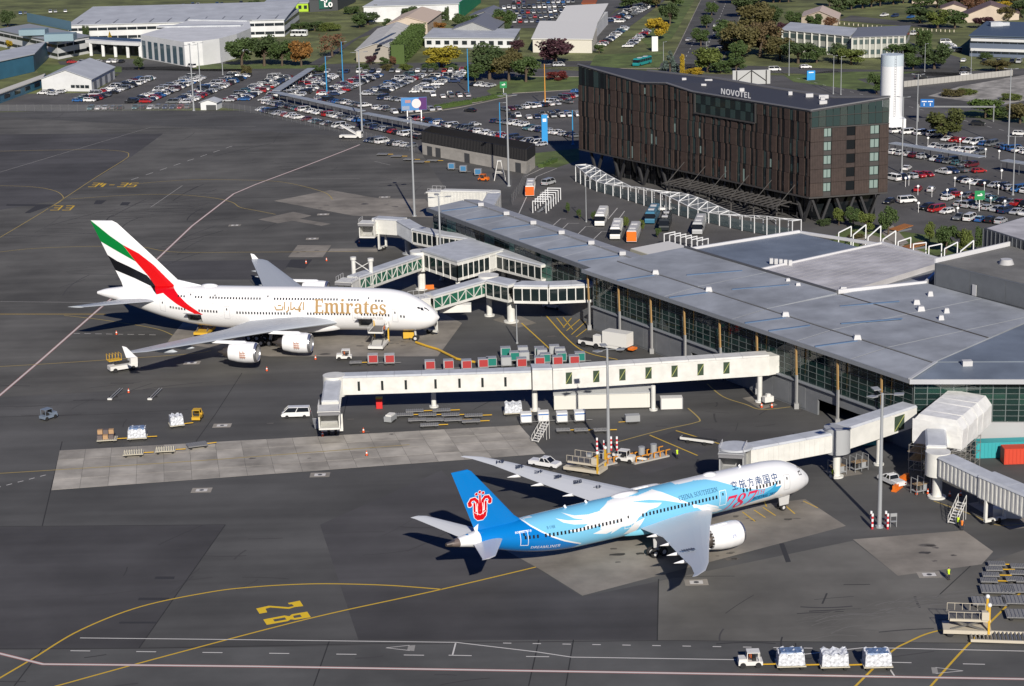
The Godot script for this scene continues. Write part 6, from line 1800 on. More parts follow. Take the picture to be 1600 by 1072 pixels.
func car_shapes(kind: String) -> Array:
	if car_mesh.has(kind): return car_mesh[kind]
	var q = CARS[kind]
	var W = q[1]
	var p = []
	for i in range(0, q[0].size(), 2): p.append(U(q[0][i], q[0][i + 1]))
	p.reverse()
	var b = nw()
	b.extrude(p, -W / 2, W / 2)
	var g = q[2]         # rear, front at belt, belt height, roof height, roof rear, roof front
	var y0 = g[2]; var y1 = g[3]
	var w0 = W * 0.47; var w1 = W * 0.39
	var rr = g[4]; var rf = g[5]
	var gl = nw()
	gl.hexa([V(g[0], y0, w0), V(g[1], y0, w0), V(g[1], y0, -w0), V(g[0], y0, -w0), V(rr, y1 - 0.06, w1), V(rf, y1 - 0.06, w1), V(rf, y1 - 0.06, -w1), V(rr, y1 - 0.06, -w1)])
	b.hexa([V(rr - 0.05, y1 - 0.07, w1 + 0.03), V(rf + 0.05, y1 - 0.07, w1 + 0.03), V(rf + 0.05, y1 - 0.07, -w1 - 0.03), V(rr - 0.05, y1 - 0.07, -w1 - 0.03), V(rr + 0.1, y1, w1 - 0.1), V(rf - 0.15, y1, w1 - 0.1), V(rf - 0.15, y1, -w1 + 0.1), V(rr + 0.1, y1, -w1 + 0.1)])
	for s in [1, -1]:          # pillars
		for k in [0.0, 0.52, 1.0]:
			b.bar(V(lerp(g[0], g[1], k), y0, s * (w0 + 0.005)), V(lerp(rr, rf, k), y1 - 0.05, s * (w1 + 0.01)), 0.1, 0.05, V(0, 0, 1))
	if kind == "pickup truck":
		b.hexa([V(-2.45, 1.09, 0.75), V(-0.75, 1.09, 0.75), V(-0.75, 1.09, -0.75), V(-2.45, 1.09, -0.75), V(-2.4, 1.14, 0.7), V(-0.8, 1.14, 0.7), V(-0.8, 1.14, -0.7), V(-2.4, 1.14, -0.7)])
	var wh = nw()
	var ax = q[3]
	wh.cyl(V(0, 0, -0.11), V(0, 0, 0.11), 0.33, 0.33, 12)
	var hub = nw()
	hub.cyl(V(0, 0, -0.12), V(0, 0, 0.12), 0.2, 0.2, 8)
	var lt = nw()
	var fx = q[0][q[0].size() - 4]
	for s in [1, -1]: lt.box(V(fx - 0.02, 0.66, s * W * 0.36), V(0.16, 0.14, 0.34))
	var tl = nw()
	for s in [1, -1]: tl.box(V(q[0][2] + 0.02, 0.8, s * W * 0.4), V(0.1, 0.2, 0.22))
	car_mesh[kind] = [b.mesh(), gl.mesh(), wh.mesh(), ax, W, hub.mesh(), lt.mesh(), tl.mesh()]
	return car_mesh[kind]

func make_car(kind: String, colour: String, at: Vector3, turn: float, where: String, group = "") -> Node3D:
	var s = car_shapes(kind)
	var t = thing(kind.replace(" ", "_"), "%s %s %s" % [colour, "SUV" if kind == "suv" else kind, where], "car" if kind not in ["van", "pickup truck"] else kind, at, turn, group)
	part("body", s[0], paint(colour), t)
	part("windows", s[1], mat("car_glass", KC(0.012, 0.014, 0.017), 0.05), t)
	for x in [-s[3], s[3]]:
		for z in [-1, 1]:
			var w = part("wheel", s[2], mat("tyre", KC(0.015, 0.015, 0.016), 0.8), t)
			w.position = V(x, 0.33, z * (s[4] / 2 - 0.1))
	part("headlights", s[6], mat("lamp_glass", KC(0.6, 0.6, 0.58), 0.15), t)
	part("tail_lights", s[7], mat("lamp_red", KC(0.3, 0.01, 0.01), 0.3), t)
	return t

func pick_colour() -> String:
	var r = rng.randi() % 100
	for k in PAINT:
		r -= PAINT[k][1]
		if r < 0: return k
	return "white"

func build_carparks():
	# rows of parked cars: [end, end, double?, fill, where]
	var hot = "parked between the hotel and the curving road"
	var lef = "parked in the staff car park beyond the far apron fence"
	var can = "parked beside the long covered walkway"
	var big = "parked in the open middle of the big car park"
	var rgt = "parked on the far side of the hotel"
	var fen = "parked close behind the apron's mesh fence"
	var top = "parked in the distant yard behind the white sheds"
	var rows = [
		[V(-154.8, 0, -735.2), V(-115.6, 0, -731.3), 0, 0.95, fen], [V(-163.5, 0, -756), V(-150.4, 0, -820.4), 1, 0.8, lef], [V(-141.3, 0, -748.5), V(-128.7, 0, -820), 1, 0.85, lef], [V(-125.1, 0, -743.8), V(-111.1, 0, -822.5), 1, 0.9, lef], [V(-104.4, 0, -745), V(-93.4, 0, -814.9), 1, 0.9, lef], [V(-182.4, 0, -777.1), V(-179.1, 0, -791.2), 1, 0.7, lef],
		[V(-90.6, 0, -744.2), V(-79.6, 0, -818.1), 0, 0.95, can], [V(-83.5, 0, -754.9), V(-74.8, 0, -811.1), 1, 0.9, can], [V(-89.5, 0, -738.9), V(-50.8, 0, -686.6), 0, 0.97, can], [V(-70.3, 0, -745.5), V(-41.4, 0, -710.7), 0, 0.85, big], [V(-70.5, 0, -755.9), V(-56.5, 0, -811.4), 1, 0.92, big], [V(-53.3, 0, -752.6), V(-38.6, 0, -807.7), 1, 0.92, big], [V(-46.9, 0, -742.8), V(-35.4, 0, -732.2), 0, 0.9, big],
		[V(-34.7, 0, -756.1), V(-26.5, 0, -809.3), 1, 0.9, big], [V(-28.8, 0, -746.2), V(-13.2, 0, -748.4), 1, 0.9, big], [V(-20.2, 0, -782.5), V(-16.3, 0, -823.6), 0, 0.95, big], [V(-74.7, 0, -825.3), V(-20.7, 0, -817.3), 0, 0.75, big], [V(-15.6, 0, -776), V(0.1, 0, -763.7), 0, 0.9, big], [V(-41, 0, -704.4), V(-23, 0, -710.5), 0, 0.75, big], [V(-89.6, 0, -721), V(-53.3, 0, -669.9), 0, 0.9, fen], [V(-45.2, 0, -644.4), V(-27.8, 0, -626.4), 0, 0.7, fen],
		[V(-49.3, 0, -677.7), V(-27.1, 0, -645.3), 0, 0.95, can], [V(-32.5, 0, -690.8), V(11.8, 0, -624.9), 0, 0.95, hot], [V(-1.5, 0, -703.5), V(26.2, 0, -720.7), 0, 0.9, hot], [V(-0.2, 0, -688.1), V(25.2, 0, -692.6), 1, 0.85, hot], [V(-4.6, 0, -678.6), V(7.1, 0, -666.6), 0, 0.9, hot], [V(7, 0, -661), V(23.1, 0, -639.6), 0, 0.9, hot], [V(10.5, 0, -710.8), V(26.9, 0, -737.4), 0, 0.7, hot],
		[V(136.8, 0, -617), V(149.4, 0, -602.7), 0, 0.97, rgt], [V(150.3, 0, -600.2), V(157.5, 0, -581.7), 0, 0.95, rgt], [V(129.9, 0, -603.4), V(142.5, 0, -588.6), 0, 0.9, rgt], [V(116.5, 0, -595), V(135.2, 0, -567.7), 0, 0.92, rgt], [V(110.7, 0, -569.2), V(116.8, 0, -566.2), 0, 0.9, rgt], [V(107.1, 0, -550.2), V(130.7, 0, -562), 0, 0.97, rgt], [V(125.5, 0, -547.5), V(142.4, 0, -524.1), 0, 0.97, rgt], [V(110.3, 0, -535.2), V(116.7, 0, -532.4), 0, 0.9, rgt],
		[V(112.7, 0, -523.7), V(118.2, 0, -519.4), 0, 0.95, rgt], [V(118.1, 0, -528.5), V(137.5, 0, -505.3), 0, 0.92, rgt], [V(117.2, 0, -513.3), V(134.7, 0, -494.8), 0, 0.95, rgt], [V(107.8, 0, -510.2), V(114.1, 0, -501.7), 0, 0.95, rgt], [V(113.4, 0, -496), V(124.4, 0, -488.1), 0, 0.85, rgt], [V(99.5, 0, -519.3), V(102.5, 0, -517.1), 0, 1.0, rgt],
		[V(43.5, 0, -892.7), V(58.5, 0, -964.3), 0, 0.9, top], [V(54.3, 0, -882.8), V(68.1, 0, -947.6), 0, 0.9, top], [V(4.2, 0, -1004.9), V(36.2, 0, -1002.9), 0, 0.85, top], [V(1.1, 0, -1027.9), V(34, 0, -1029), 1, 0.85, top], [V(-0.5, 0, -1054.8), V(31.5, 0, -1056.5), 1, 0.85, top], [V(-1.1, 0, -1082.9), V(34.1, 0, -1084), 1, 0.85, top], [V(5, 0, -1110.6), V(40.2, 0, -1108.2), 1, 0.8, top], [V(51.7, 0, -992.8), V(73.1, 0, -1073.2), 1, 0.7, top],
		[V(-270.7, 0, -1121.6), V(-145.7, 0, -1151.1), 0, 0.3, "parked on the far road above the curved white offices"], [V(-193.8, 0, -885.5), V(-167.2, 0, -879.8), 0, 0.5, "parked outside the white office entrance"], [V(161.5, 0, -930.3), V(191.2, 0, -901.4), 0, 0.5, "parked on the grass behind the grey two-storey block"], [V(184.8, 0, -992.5), V(202, 0, -975.5), 0, 0.6, "parked by the bollards in the far park"], [V(193.3, 0, -877.8), V(190, 0, -838), 0, 0.9, "parked beside the blue-grey office block"], [V(182.2, 0, -808.8), V(212.7, 0, -796), 0, 0.6, "parked in front of the blue-grey office block"]]
	var all = []
	var kinds = ["hatchback", "hatchback", "sedan", "sedan", "suv", "suv", "suv", "hatchback", "van", "pickup truck"]
	for r in rows:
		var a: Vector3 = r[0]; var b: Vector3 = r[1]
		var d = (b - a); var L = d.length(); d /= L
		var pr = V(-d.z, 0, d.x)
		var n = int(L / 2.7)
		for lane in (2 if r[2] == 1 else 1):
			for i in n:
				if rng.randf() > r[3]: continue
				var p = a + d * ((i + 0.5) * L / n) + pr * (lane * 5.3 + rng.randf_range(-0.3, 0.3))
				var turn = atan2(-pr.z, pr.x) + (PI if rng.randf() < 0.5 else 0.0) + rng.randf_range(-0.03, 0.03)
				all.append([p, turn, kinds[rng.randi() % 10], pick_colour(), r[4]])
	all.sort_custom(func(x, y): return x[0].length_squared() < y[0].length_squared())
	var rest = {}
	for i in all.size():
		var c = all[i]
		c[0].y = 0.02
		if i < 285: make_car(c[2], c[3], c[0], c[1], c[4], "cars " + c[4])
		else:
			if not rest.has(c[2]): rest[c[2]] = []
			rest[c[2]].append(c)
	var far_ = Node3D.new()
	far_.name = "distant_parked_cars"
	add_child(far_)
	far_.set_meta("kind", "stuff")
	tag(far_, "rows of distant cars of all colours packed into the far car parks", "cars")
	var wm = StandardMaterial3D.new()
	wm.vertex_color_use_as_albedo = true
	wm.roughness = 0.3
	wm.clearcoat_enabled = true
	wm.clearcoat_roughness = 0.06
	for k in rest:
		var s = car_shapes(k)
		for layer in 3:
			var mm = MultiMesh.new()
			mm.transform_format = MultiMesh.TRANSFORM_3D
			mm.use_colors = layer == 0
			mm.mesh = s[layer]
			mm.instance_count = rest[k].size() * (4 if layer == 2 else 1)
			var j = 0
			for c in rest[k]:
				var xf = Transform3D(Basis(Vector3.UP, c[1]), c[0])
				if layer == 2:
					for x in [-s[3], s[3]]:
						for z in [-1, 1]:
							mm.set_instance_transform(j, xf * Transform3D(Basis.IDENTITY, V(x, 0.33, z * (s[4] / 2 - 0.1))))
							j += 1
				else:
					mm.set_instance_transform(j, xf)
					if layer == 0: mm.set_instance_color(j, PAINT[c[3]][0])
					j += 1
			var o = MultiMeshInstance3D.new()
			o.multimesh = mm
			o.material_override = [wm, mat("car_glass"), mat("tyre")][layer]
			o.name = ["bodies", "windows", "wheels"][layer]
			o.set_meta("kind", "stuff")
			far_.add_child(o, true)
	# single cars and vans with a place of their own
	for q in [["sedan", "black", V(-12.6, 0, -704), 2.5, "driving round the bend of the curving road"], ["hatchback", "silver", V(-10.6, 0, -671.1), 0.4, "leaving the car park at the road bend"], ["van", "white", V(107.4, 0, -793.7), 0.1, "driving along the road behind the hotel roof"], ["suv", "white", V(120.7, 0, -799), 0.15, "driving on the road beside the pale blue sign"], ["van", "silver", V(22.4, 0, -826), 0.05, "driving past the red clipped bush"], ["suv", "black", V(153.7, 0, -644.1), -0.4, "driving on the main road beyond the far parked cars"], ["suv", "white", V(161.8, 0, -621.7), -0.4, "driving on the main road near the pole"], ["sedan", "black", V(158.9, 0, -759.8), 0.0, "waiting in the small lot behind the white tower"], ["suv", "white", V(176.9, 0, -763.7), 0.1, "in the small lot behind the white tower"], ["suv", "black", V(180.5, 0, -778.5), 0.1, "in the small lot behind the white tower"],
			["sedan", "silver", V(83.6, 0, -906.2), 1.2, "driving on the tree-lined double road"], ["sedan", "grey", V(96.6, 0, -916.2), 1.2, "driving on the tree-lined double road"], ["suv", "white", V(101.8, 0, -959.3), 1.2, "driving on the tree-lined double road"], ["sedan", "dark blue", V(106.3, 0, -964), 1.2, "driving on the tree-lined double road"], ["sedan", "white", V(93.6, 0, -869.1), 1.2, "driving on the tree-lined double road"],
			["hatchback", "red", V(134.3, 0, -559.4), 0.3, "turning in an aisle behind the hotel"], ["sedan", "blue", V(26.5, 0, -746.1), 0.2, "driving in beside the hotel's narrow end"], ["van", "white", V(-133.9, 0, -854.8), 2.2, "at the kerb in front of the curved white hall"], ["sedan", "red", V(-190.9, 0, -882.6), 0.1, "by the sign at the white office entrance"], ["suv", "silver", V(9.1, 0, -413.31), 2.6, "parked in the shade under the glazed link corridor"], ["van", "silver", V(11.6, 0, -558.2), 1.0, "waiting at the coach park barrier"], ["sedan", "yellow", V(-112.2, 0, -826.9), 0.1, "parked at the top of the staff car park"], ["pickup truck", "white", V(41.4, 0, -515.8), 0.3, "by the hotel awning"]]:
		make_car(q[0], q[1], V(q[2].x, 0.02, q[2].z), q[3], q[4])
	for i in 4: make_car("van", "white", V(124.9, 0, -633).lerp(V(135.4, 0, -624.8), i / 3.0) + Y(0.02), 0.35, "in the row of minibuses behind the hotel's lit end", "white minibuses in a row")
	make_car("van", "white", V(105.6, 0, -518.4) + Y(0.02), 0.3, "parked by the signposts near the planted forecourt")
	# coaches
	coach(V(21.9, 0, -488.8), V(26, 0, -517.9), KC(0.72, 0.72, 0.70), "white", "white coach with dark windscreen parked in the coach park", KC(0.72, 0.72, 0.70))
	coach(V(35.1, 0, -494.2), V(39.2, 0, -515.3), KC(0.05, 0.17, 0.27), "blue", "blue coach parked between a white and a black coach", KC(0.05, 0.17, 0.27))
	coach(V(38.7, 0, -488.2), V(40.8, 0, -502.4), KC(0.02, 0.025, 0.03), "black", "short black coach under the lamp post in the coach park", KC(0.05, 0.05, 0.06))
	coach(V(25.8, 0, -478.4), V(27.9, 0, -495.1), KC(0.70, 0.70, 0.68), "white", "small white bus beside the orange-ended bus", KC(0.7, 0.7, 0.68))
	coach(V(32.4, 0, -492.2), V(29.4, 0, -473.5), KC(0.5, 0.5, 0.5), "orange", "silver bus with a bright orange rear end by the pier roof", KC(0.75, 0.17, 0.02))
	coach(V(46.3, 0, -481.8), V(49.3, 0, -498), KC(0.42, 0.43, 0.44), "grey", "silver-roofed coach beside the white frames of a shelter", KC(0.1, 0.1, 0.11))
	coach(V(6.8, 0, -557.9), V(5.7, 0, -535), KC(0.6, 0.58, 0.55), "red", "city bus with white roof and orange and red back end", KC(0.70, 0.13, 0.02))
	coach(V(52.8, 0, -817.5), V(60.9, 0, -830.7), KC(0.02, 0.25, 0.26), "teal", "teal city bus on the road behind the hotel roof", KC(0.02, 0.25, 0.26))
	coach(V(-102.9, 0, -969.4), V(-95, 0, -967.5), KC(0.6, 0.62, 0.62), "white", "white and green bus on the far road past the hedge", KC(0.6, 0.62, 0.62))

func coach(front: Vector3, rear: Vector3, col: Color, cname: String, label: String, endcol: Color):
	var L = clamp(front.distance_to(rear), 7.0, 12.5)
	var d = front - rear
	var t = thing("coach", label, "bus", V((front.x + rear.x) / 2, 0.02, (front.z + rear.z) / 2), atan2(-d.z, d.x))
	var m = mat("coach_" + cname + str(int(col.r * 100)) + str(int(endcol.r * 100)), col, 0.3)
	var b = nw()
	var h = L / 2
	b.extrude([U(-h, 0.4), U(h - 0.1, 0.4), U(h, 1.2), U(h - 0.15, 1.55), U(-h, 1.55)], -1.25, 1.25)
	b.hexa([V(-h, 2.75, 1.25), V(h - 0.5, 2.75, 1.25), V(h - 0.5, 2.75, -1.25), V(-h, 2.75, -1.25), V(-h + 0.2, 3.2, 1.05), V(h - 0.8, 3.2, 1.05), V(h - 0.8, 3.2, -1.05), V(-h + 0.2, 3.2, -1.05)])
	part("body", b, m, t)
	var e = nw()
	e.box(V(-h - 0.02, 1.75, 0), V(0.1, 2.4, 2.4))
	part("rear_panel", e, mat("coach_end_" + cname, endcol, 0.35), t)
	var g = nw()
	g.hexa([V(-h + 0.05, 1.55, 1.22), V(h - 0.16, 1.55, 1.22), V(h - 0.16, 1.55, -1.22), V(-h + 0.05, 1.55, -1.22), V(-h + 0.05, 2.76, 1.22), V(h - 0.52, 2.76, 1.22), V(h - 0.52, 2.76, -1.22), V(-h + 0.05, 2.76, -1.22)])
	part("windows", g, mat("car_glass"), t)
	for k in int(L / 1.6):
		for s in [-1.23, 1.23]:
			var p = nw()
			p.bar(V(-h + 0.8 + k * 1.6, 1.5, s), V(-h + 0.8 + k * 1.6, 2.8, s), 0.12, 0.04, V(0, 0, 1))
			part("pillar", p, m, t)
	for x in [h - 2.2, -h + 2.4]:
		for z in [-1.12, 1.12]:
			var w = nw()
			w.cyl(V(x, 0.5, z - 0.14), V(x, 0.5, z + 0.14), 0.5, 0.5, 14)
			part("wheel", w, mat("tyre"), t)
	for k in 2:
		var ac = nw()
		ac.box(V(-h * 0.45 + k * h * 0.8, 3.28, 0), V(1.8, 0.2, 1.5))
		part("roof_unit", ac, mat("vent_white", KC(0.6, 0.6, 0.6), 0.5), t)
	for z in [-1.0, 1.0]:
		var mi = nw()
		mi.bar(V(h - 0.2, 2.5, z * 1.25), V(h + 0.3, 2.2, z * 1.5), 0.15, 0.35)
		part("mirror", mi, mat("tyre"), t)

# ------------------------------------------------------------------ background buildings
# a block over three ground corners (near left, near right, far right); flat, gable (ridge along the depth) or mono roof
func block(called, label, a: Vector3, b: Vector3, c: Vector3, h: float, wall, roofm, roof = "flat", rows = 0, cols = 0, band = 0.0, glassm = null, eave = 0.5) -> Node3D:
	var t = thing(called, label, "building")
	var d = a + (c - b)
	var front = (b - a).normalized(); var out = V(-front.z, 0, front.x)
	if out.dot(c - b) > 0: out = -out
	var w = nw()
	var up = Y(h)
	w.hexa([a, b, c, d, a + up, b + up, c + up, d + up])
	if roof == "gable":
		var rise = a.distance_to(b) * 0.16
		var m0 = a.lerp(b, 0.5) + up + Y(rise); var m1 = d.lerp(c, 0.5) + up + Y(rise)
		w.tri(a + up, b + up, m0); w.tri(c + up, d + up, m1)
		part("wall", w, wall, t)
		for s in [[a, d], [b, c]]:
			var o = (s[0] - a.lerp(b, 0.5)).normalized() * eave
			var dn = Y(-eave * 0.32)
			var e = (s[0] - s[1]).normalized() * eave
			var r = nw()
			var q = [s[0] + up + o + dn + e, s[1] + up + o + dn - e, m1 - e, m0 + e]
			var th_ = Y(0.2)
			if (q[1] - q[0]).cross(q[2] - q[0]).y < 0: q = [q[1], q[0], q[3], q[2]]
			r.hexa([q[0], q[1], q[2], q[3], q[0] + th_, q[1] + th_, q[2] + th_, q[3] + th_])
			part("roof_slope", r, roofm, t)
	else:
		part("wall", w, wall, t)
		var r = nw()
		var rs = V(0, a.distance_to(d) * 0.06 if roof == "mono" else 0.0, 0)
		var e1 = front * eave; var e2 = out * eave
		r.hexa([a + up - e1 + e2, b + up + e1 + e2, c + up + e1 - e2 + rs, d + up - e1 - e2 + rs, a + up - e1 + e2 + Y(0.35), b + up + e1 + e2 + Y(0.35), c + up + e1 - e2 + rs + Y(0.35), d + up - e1 - e2 + rs + Y(0.35)])
		part("roof", r, roofm, t)
	if glassm == null: glassm = mat("far_glass", KC(0.02, 0.026, 0.032), 0.08)
	var side = (c - b).normalized(); var so = V(-side.z, 0, side.x)
	if so.dot(a - b) > 0: so = -so
	for f in [[a, b, out, cols], [b, c, so, max(1, int(cols * b.distance_to(c) / a.distance_to(b)))]]:
		for i in rows:
			var y = h * (i + 0.32) / max(rows, 1)
			var hh = h / rows * (0.42 if band == 0.0 else band)
			for k in f[3]:
				var g = nw()
				var gap = 0.22 if band == 0.0 else 0.03
				var p = f[0].lerp(f[1], (k + gap) / f[3]); var q = f[0].lerp(f[1], (k + 1 - gap) / f[3])
				quad_panel(g, p + Y(y) + f[2] * 0.02, q + Y(y) + f[2] * 0.02, hh, 0.08, f[2])
				part("window", g, glassm, t)
	return t

func boxes_on(t, called, list, m):
	for q in list:
		var b = nw()
		b.box(q[0], q[1])
		part(called, b, m, t)

func build_background():
	var w = ground_mat("far_white", KC(0.62, 0.63, 0.64), 30, 225, 252, 81, 0.0, 0.6)
	var pale = ground_mat("far_pale_roof", KC(0.44, 0.46, 0.49), 40, 215, 252, 82, 0.0, 0.55)
	var grey = ground_mat("far_grey", KC(0.34, 0.35, 0.35), 30, 215, 252, 83, 0.0, 0.7)
	var beige = ground_mat("far_beige", KC(0.50, 0.42, 0.34), 30, 215, 252, 84, 0.0, 0.7)
	var slate = mat("far_slate", KC(0.17, 0.18, 0.21), 0.6)
	var blue = ground_mat("hangar_blue", KC(0.035, 0.125, 0.20), 25, 215, 252, 85, 0.0, 0.5)
	var conc = ground_mat("raw_concrete", KC(0.36, 0.34, 0.31), 14, 190, 252, 86, 0.1, 0.8)
	# left: blue hangar, its annex and the grey shed
	block("hangar", "large blue hangar with pale roof at the edge of the far apron", V(-220.1, 0, -806.7), V(-201.6, 0, -855.9), V(-206, 0, -902.2), 7.39, blue, pale, "flat", 0, 0)
	block("hangar_annex", "low blue lean-to with a cream roof in front of the blue hangar", V(-195.6, 0, -740.2), V(-186.4, 0, -802), V(-187.6, 0, -815.9), 3.61, blue, mat("cream_roof", KC(0.58, 0.56, 0.5), 0.6), "flat", 1, 6)
	var sh = block("grey_shed", "pale grey gabled shed with a strip window beside the blue hangar", V(-184.2, 0, -792.2), V(-163.2, 0, -786.2), V(-161.2, 0, -824.6), 4.84, w, pale, "gable", 0, 0)
	for k in 8:
		var g = nw()
		var p = V(-179.9, 0, -791.3).lerp(V(-164, 0, -786.4), k / 8.0); var q = V(-179.9, 0, -791.3).lerp(V(-164, 0, -786.4), (k + 0.85) / 8.0)
		quad_panel(g, p + V(0, 1.3, 0.05), q + V(0, 1.3, 0.05), 1.2, 0.1, V(0, 0, 1))
		part("window", g, mat("far_glass", KC(0.02, 0.026, 0.032), 0.08), sh)
	for k in 4:
		var g = nw()
		var p = V(-163, 0, -788.1).lerp(V(-161.2, 0, -824.6), k * 0.25 + 0.03); var q = V(-163, 0, -788.1).lerp(V(-161.2, 0, -824.6), k * 0.25 + 0.14)
		quad_panel(g, p + V(0.05, 0.2, 0), q + V(0.05, 0.2, 0), 3.4, 0.1, V(0.7, 0, 0.7))
		part("side_door", g, slate, sh)
	# curved white office complex
	var o1 = block("banded_office", "white office wing with dark ribbon windows and plant boxes on its roof", V(-242.4, 0, -961), V(-200.6, 0, -898.7), V(-190.6, 0, -920.8), 7.73, w, mat("office_roof", KC(0.28, 0.3, 0.33), 0.6), "flat", 2, 9, 0.36)
	boxes_on(o1, "roof_plant", [[V(-216.7, 9, -925.2) + Y(1), V(12, 2.6, 8)], [V(-198.3, 9, -897) + Y(1.3), V(13, 3.2, 8)]], mat("plant_blue", KC(0.2, 0.29, 0.34), 0.6))
	var o2 = block("long_office", "very long white two-storey office with a ribbed pale roof along the far road", V(-210.5, 0, -969.9), V(-106.1, 0, -970.2), V(-104.3, 0, -1026.3), 8, w, pale, "mono", 2, 22, 0.34)
	for k in 12:
		var rb = nw()
		var p = V(-210.5, 0, -969.9).lerp(V(-106.1, 0, -970.2), (k + 0.5) / 12.0)
		rb.bar(p + V(0, 8 + 0.6, -1), p + (V(-104.3, 0, -1026.3) - V(-106.1, 0, -970.2)) * 0.95 + Y(8 + 2.4), 0.5, 0.3)
		part("roof_rib", rb, slate, o2)
	var sc = nw()
	quad_panel(sc, V(-235.5, 8, -994.4), V(-203.5, 8, -945.1), 4.4, 0.4, V(0, 0, 1))
	part("roof_screen", sc, mat("screen_blue", KC(0.1, 0.19, 0.25), 0.6), o2)
	var hall = thing("white_hall", "white hall with a curved blank wall and a row of tall windows", "building")
	var hm = nw()
	var hp = []
	for q in [V(-162.2, 0, -895.1), V(-137.4, 0, -859.9), V(-130.1, 0, -862.8), V(-123.7, 0, -870.4), V(-118.3, 0, -887.8), V(-114.9, 0, -911.3), V(-119.3, 0, -943.2), V(-148.8, 0, -955.4)]: hp.append(v2(q))
	hm.poly(hp, 0, 10.5)
	part("wall", hm, w, hall)
	for k in 7:
		var g = nw()
		quad_panel(g, V(-162.2, 0, -895.1).lerp(V(-137.4, 0, -859.9), (k + 0.15) / 7.0) + V(-0.05, 0.5, 0.05), V(-162.2, 0, -895.1).lerp(V(-137.4, 0, -859.9), (k + 0.75) / 7.0) + V(-0.05, 0.5, 0.05), 7.6, 0.1, V(-0.5, 0, 0.8))
		part("window", g, mat("tall_glass", KC(0.06, 0.10, 0.13), 0.08), hall)
	var hr = nw()
	for q in [[V(-148.8, 0, -955.4), V(-119.3, 0, -943.2)], [V(-159.3, 0, -926.4), V(-120.3, 0, -922.6)]]: hr.bar(q[0] + Y(10.8), q[1] + Y(10.8), 5.0, 0.6)
	part("roof_unit", hr, pale, hall)
	var col = thing("colonnade", "white curved entrance colonnade between the office wings", "building")
	var cm = nw()
	cm.bar(V(-189.3, 0, -913.1) + Y(6.4), V(-175.7, 0, -902.8) + Y(6.4), 4.0, 1.4)
	cm.bar(V(-175.7, 0, -902.8) + Y(6.4), V(-162.2, 0, -895.1) + Y(6.4), 4.0, 1.4)
	part("beam", cm, w, col)
	for u in 5:
		var p = nw()
		var b = V(-187.9, 0, -910.4).lerp(V(-162.8, 0, -895.2), u / 4.0)
		p.bar(b, b + Y(5.8), 1.3, 1.3, Vector3.RIGHT)
		part("column", p, w, col)
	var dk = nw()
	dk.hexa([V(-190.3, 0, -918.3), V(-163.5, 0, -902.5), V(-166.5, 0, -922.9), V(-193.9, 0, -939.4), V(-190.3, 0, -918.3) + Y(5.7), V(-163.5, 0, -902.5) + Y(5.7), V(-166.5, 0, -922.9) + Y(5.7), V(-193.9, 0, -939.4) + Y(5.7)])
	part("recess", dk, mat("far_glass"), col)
	# sheds and offices along the top
	block("lime_shed", "pale-roofed shed with a lime green wall on the far road", V(-130.3, 0, -1096.6), V(-106, 0, -1093.6), V(-106.4, 0, -1138.1), 4.5, mat("lime", KC(0.36, 0.56, 0.03), 0.6), pale, "flat", 1, 8)
	var ly = block("dark_motel", "dark slate motel block with white letters on a green panel", V(-104.9, 0, -1089.8), V(-90, 0, -1094.6), V(-83.6, 0, -1143.3), 6.5, mat("dark_wall", KC(0.045, 0.05, 0.055), 0.6), slate, "mono")
	var lp = nw()
	quad_panel(lp, V(-99.8, 0, -1091.2) + V(0, 1.5, 0.2), V(-93.4, 0, -1093.4) + V(0, 1.5, 0.2), 8.5, 0.3, V(0, 0, 1))
	part("sign_panel", lp, mat("sign_green", KC(0.005, 0.085, 0.06), 0.5), ly)
	var l0 = V(-99, 0, -1091.7) + V(0, 2.2, 0.7)
	for q in [["Ly", 4.6], ["Lo", 1.2]]: part("lettering", wrapped(q[0], 4.6, ["Droid Sans"], func(p): return l0 + V(p.x + (2.2 if q[0] == "Ly" else 4.2), p.y + q[1] + 0.6, 0), 700, 9.0), mat("sign_white", KC(0.8, 0.8, 0.8), 0.5), ly)
	var wh = block("white_warehouse", "huge white warehouse with a bright green end wall", V(-71.3, 0, -1027.4), V(-22.9, 0, -1029.3), V(-12.8, 0, -1119.4), 7.79, w, ground_mat("warehouse_roof", KC(0.5, 0.52, 0.53), 60, 220, 252, 87, 0.1, 0.6), "flat")
	var ge = nw()
	quad_panel(ge, V(-22.8, 0, -1029.2) + V(0.2, 0, 0), V(-12.8, 0, -1119.4) + V(0.2, 0, 0), 7.79 + 0.8, 0.4, V(1, 0, 0.3))
	part("end_wall", ge, mat("leaf_green_wall", KC(0.0, 0.21, 0.10), 0.5), wh)
	block("beige_shed", "beige workshop with a pale gabled roof streaked by solar panels", V(-63.8, 0, -859.8), V(-45.4, 0, -855.8), V(-40.8, 0, -943.5), 4.94, mat("taupe", KC(0.34, 0.31, 0.27), 0.7), ground_mat("fibre_roof", KC(0.54, 0.53, 0.5), 20, 200, 252, 88, 0.2, 0.7), "gable", 0, 0)
	for k in 14:
		var p = nw()
		var c = V(-53.7, 8, -840.5).lerp(V(-47.1, 8, -880.3), k / 14.0)
		p.hexa([c + V(-1.8, 1.7, 0.9), c + V(0.4, 2.1, 0.9), c + V(0.4, 2.1, -0.9), c + V(-1.8, 1.7, -0.9), c + V(-1.8, 1.9, 0.9), c + V(0.4, 2.3, 0.9), c + V(0.4, 2.3, -0.9), c + V(-1.8, 1.9, -0.9)])
		part("solar_panel", p, mat("solar", KC(0.02, 0.025, 0.05), 0.15), get_node("beige_shed"))
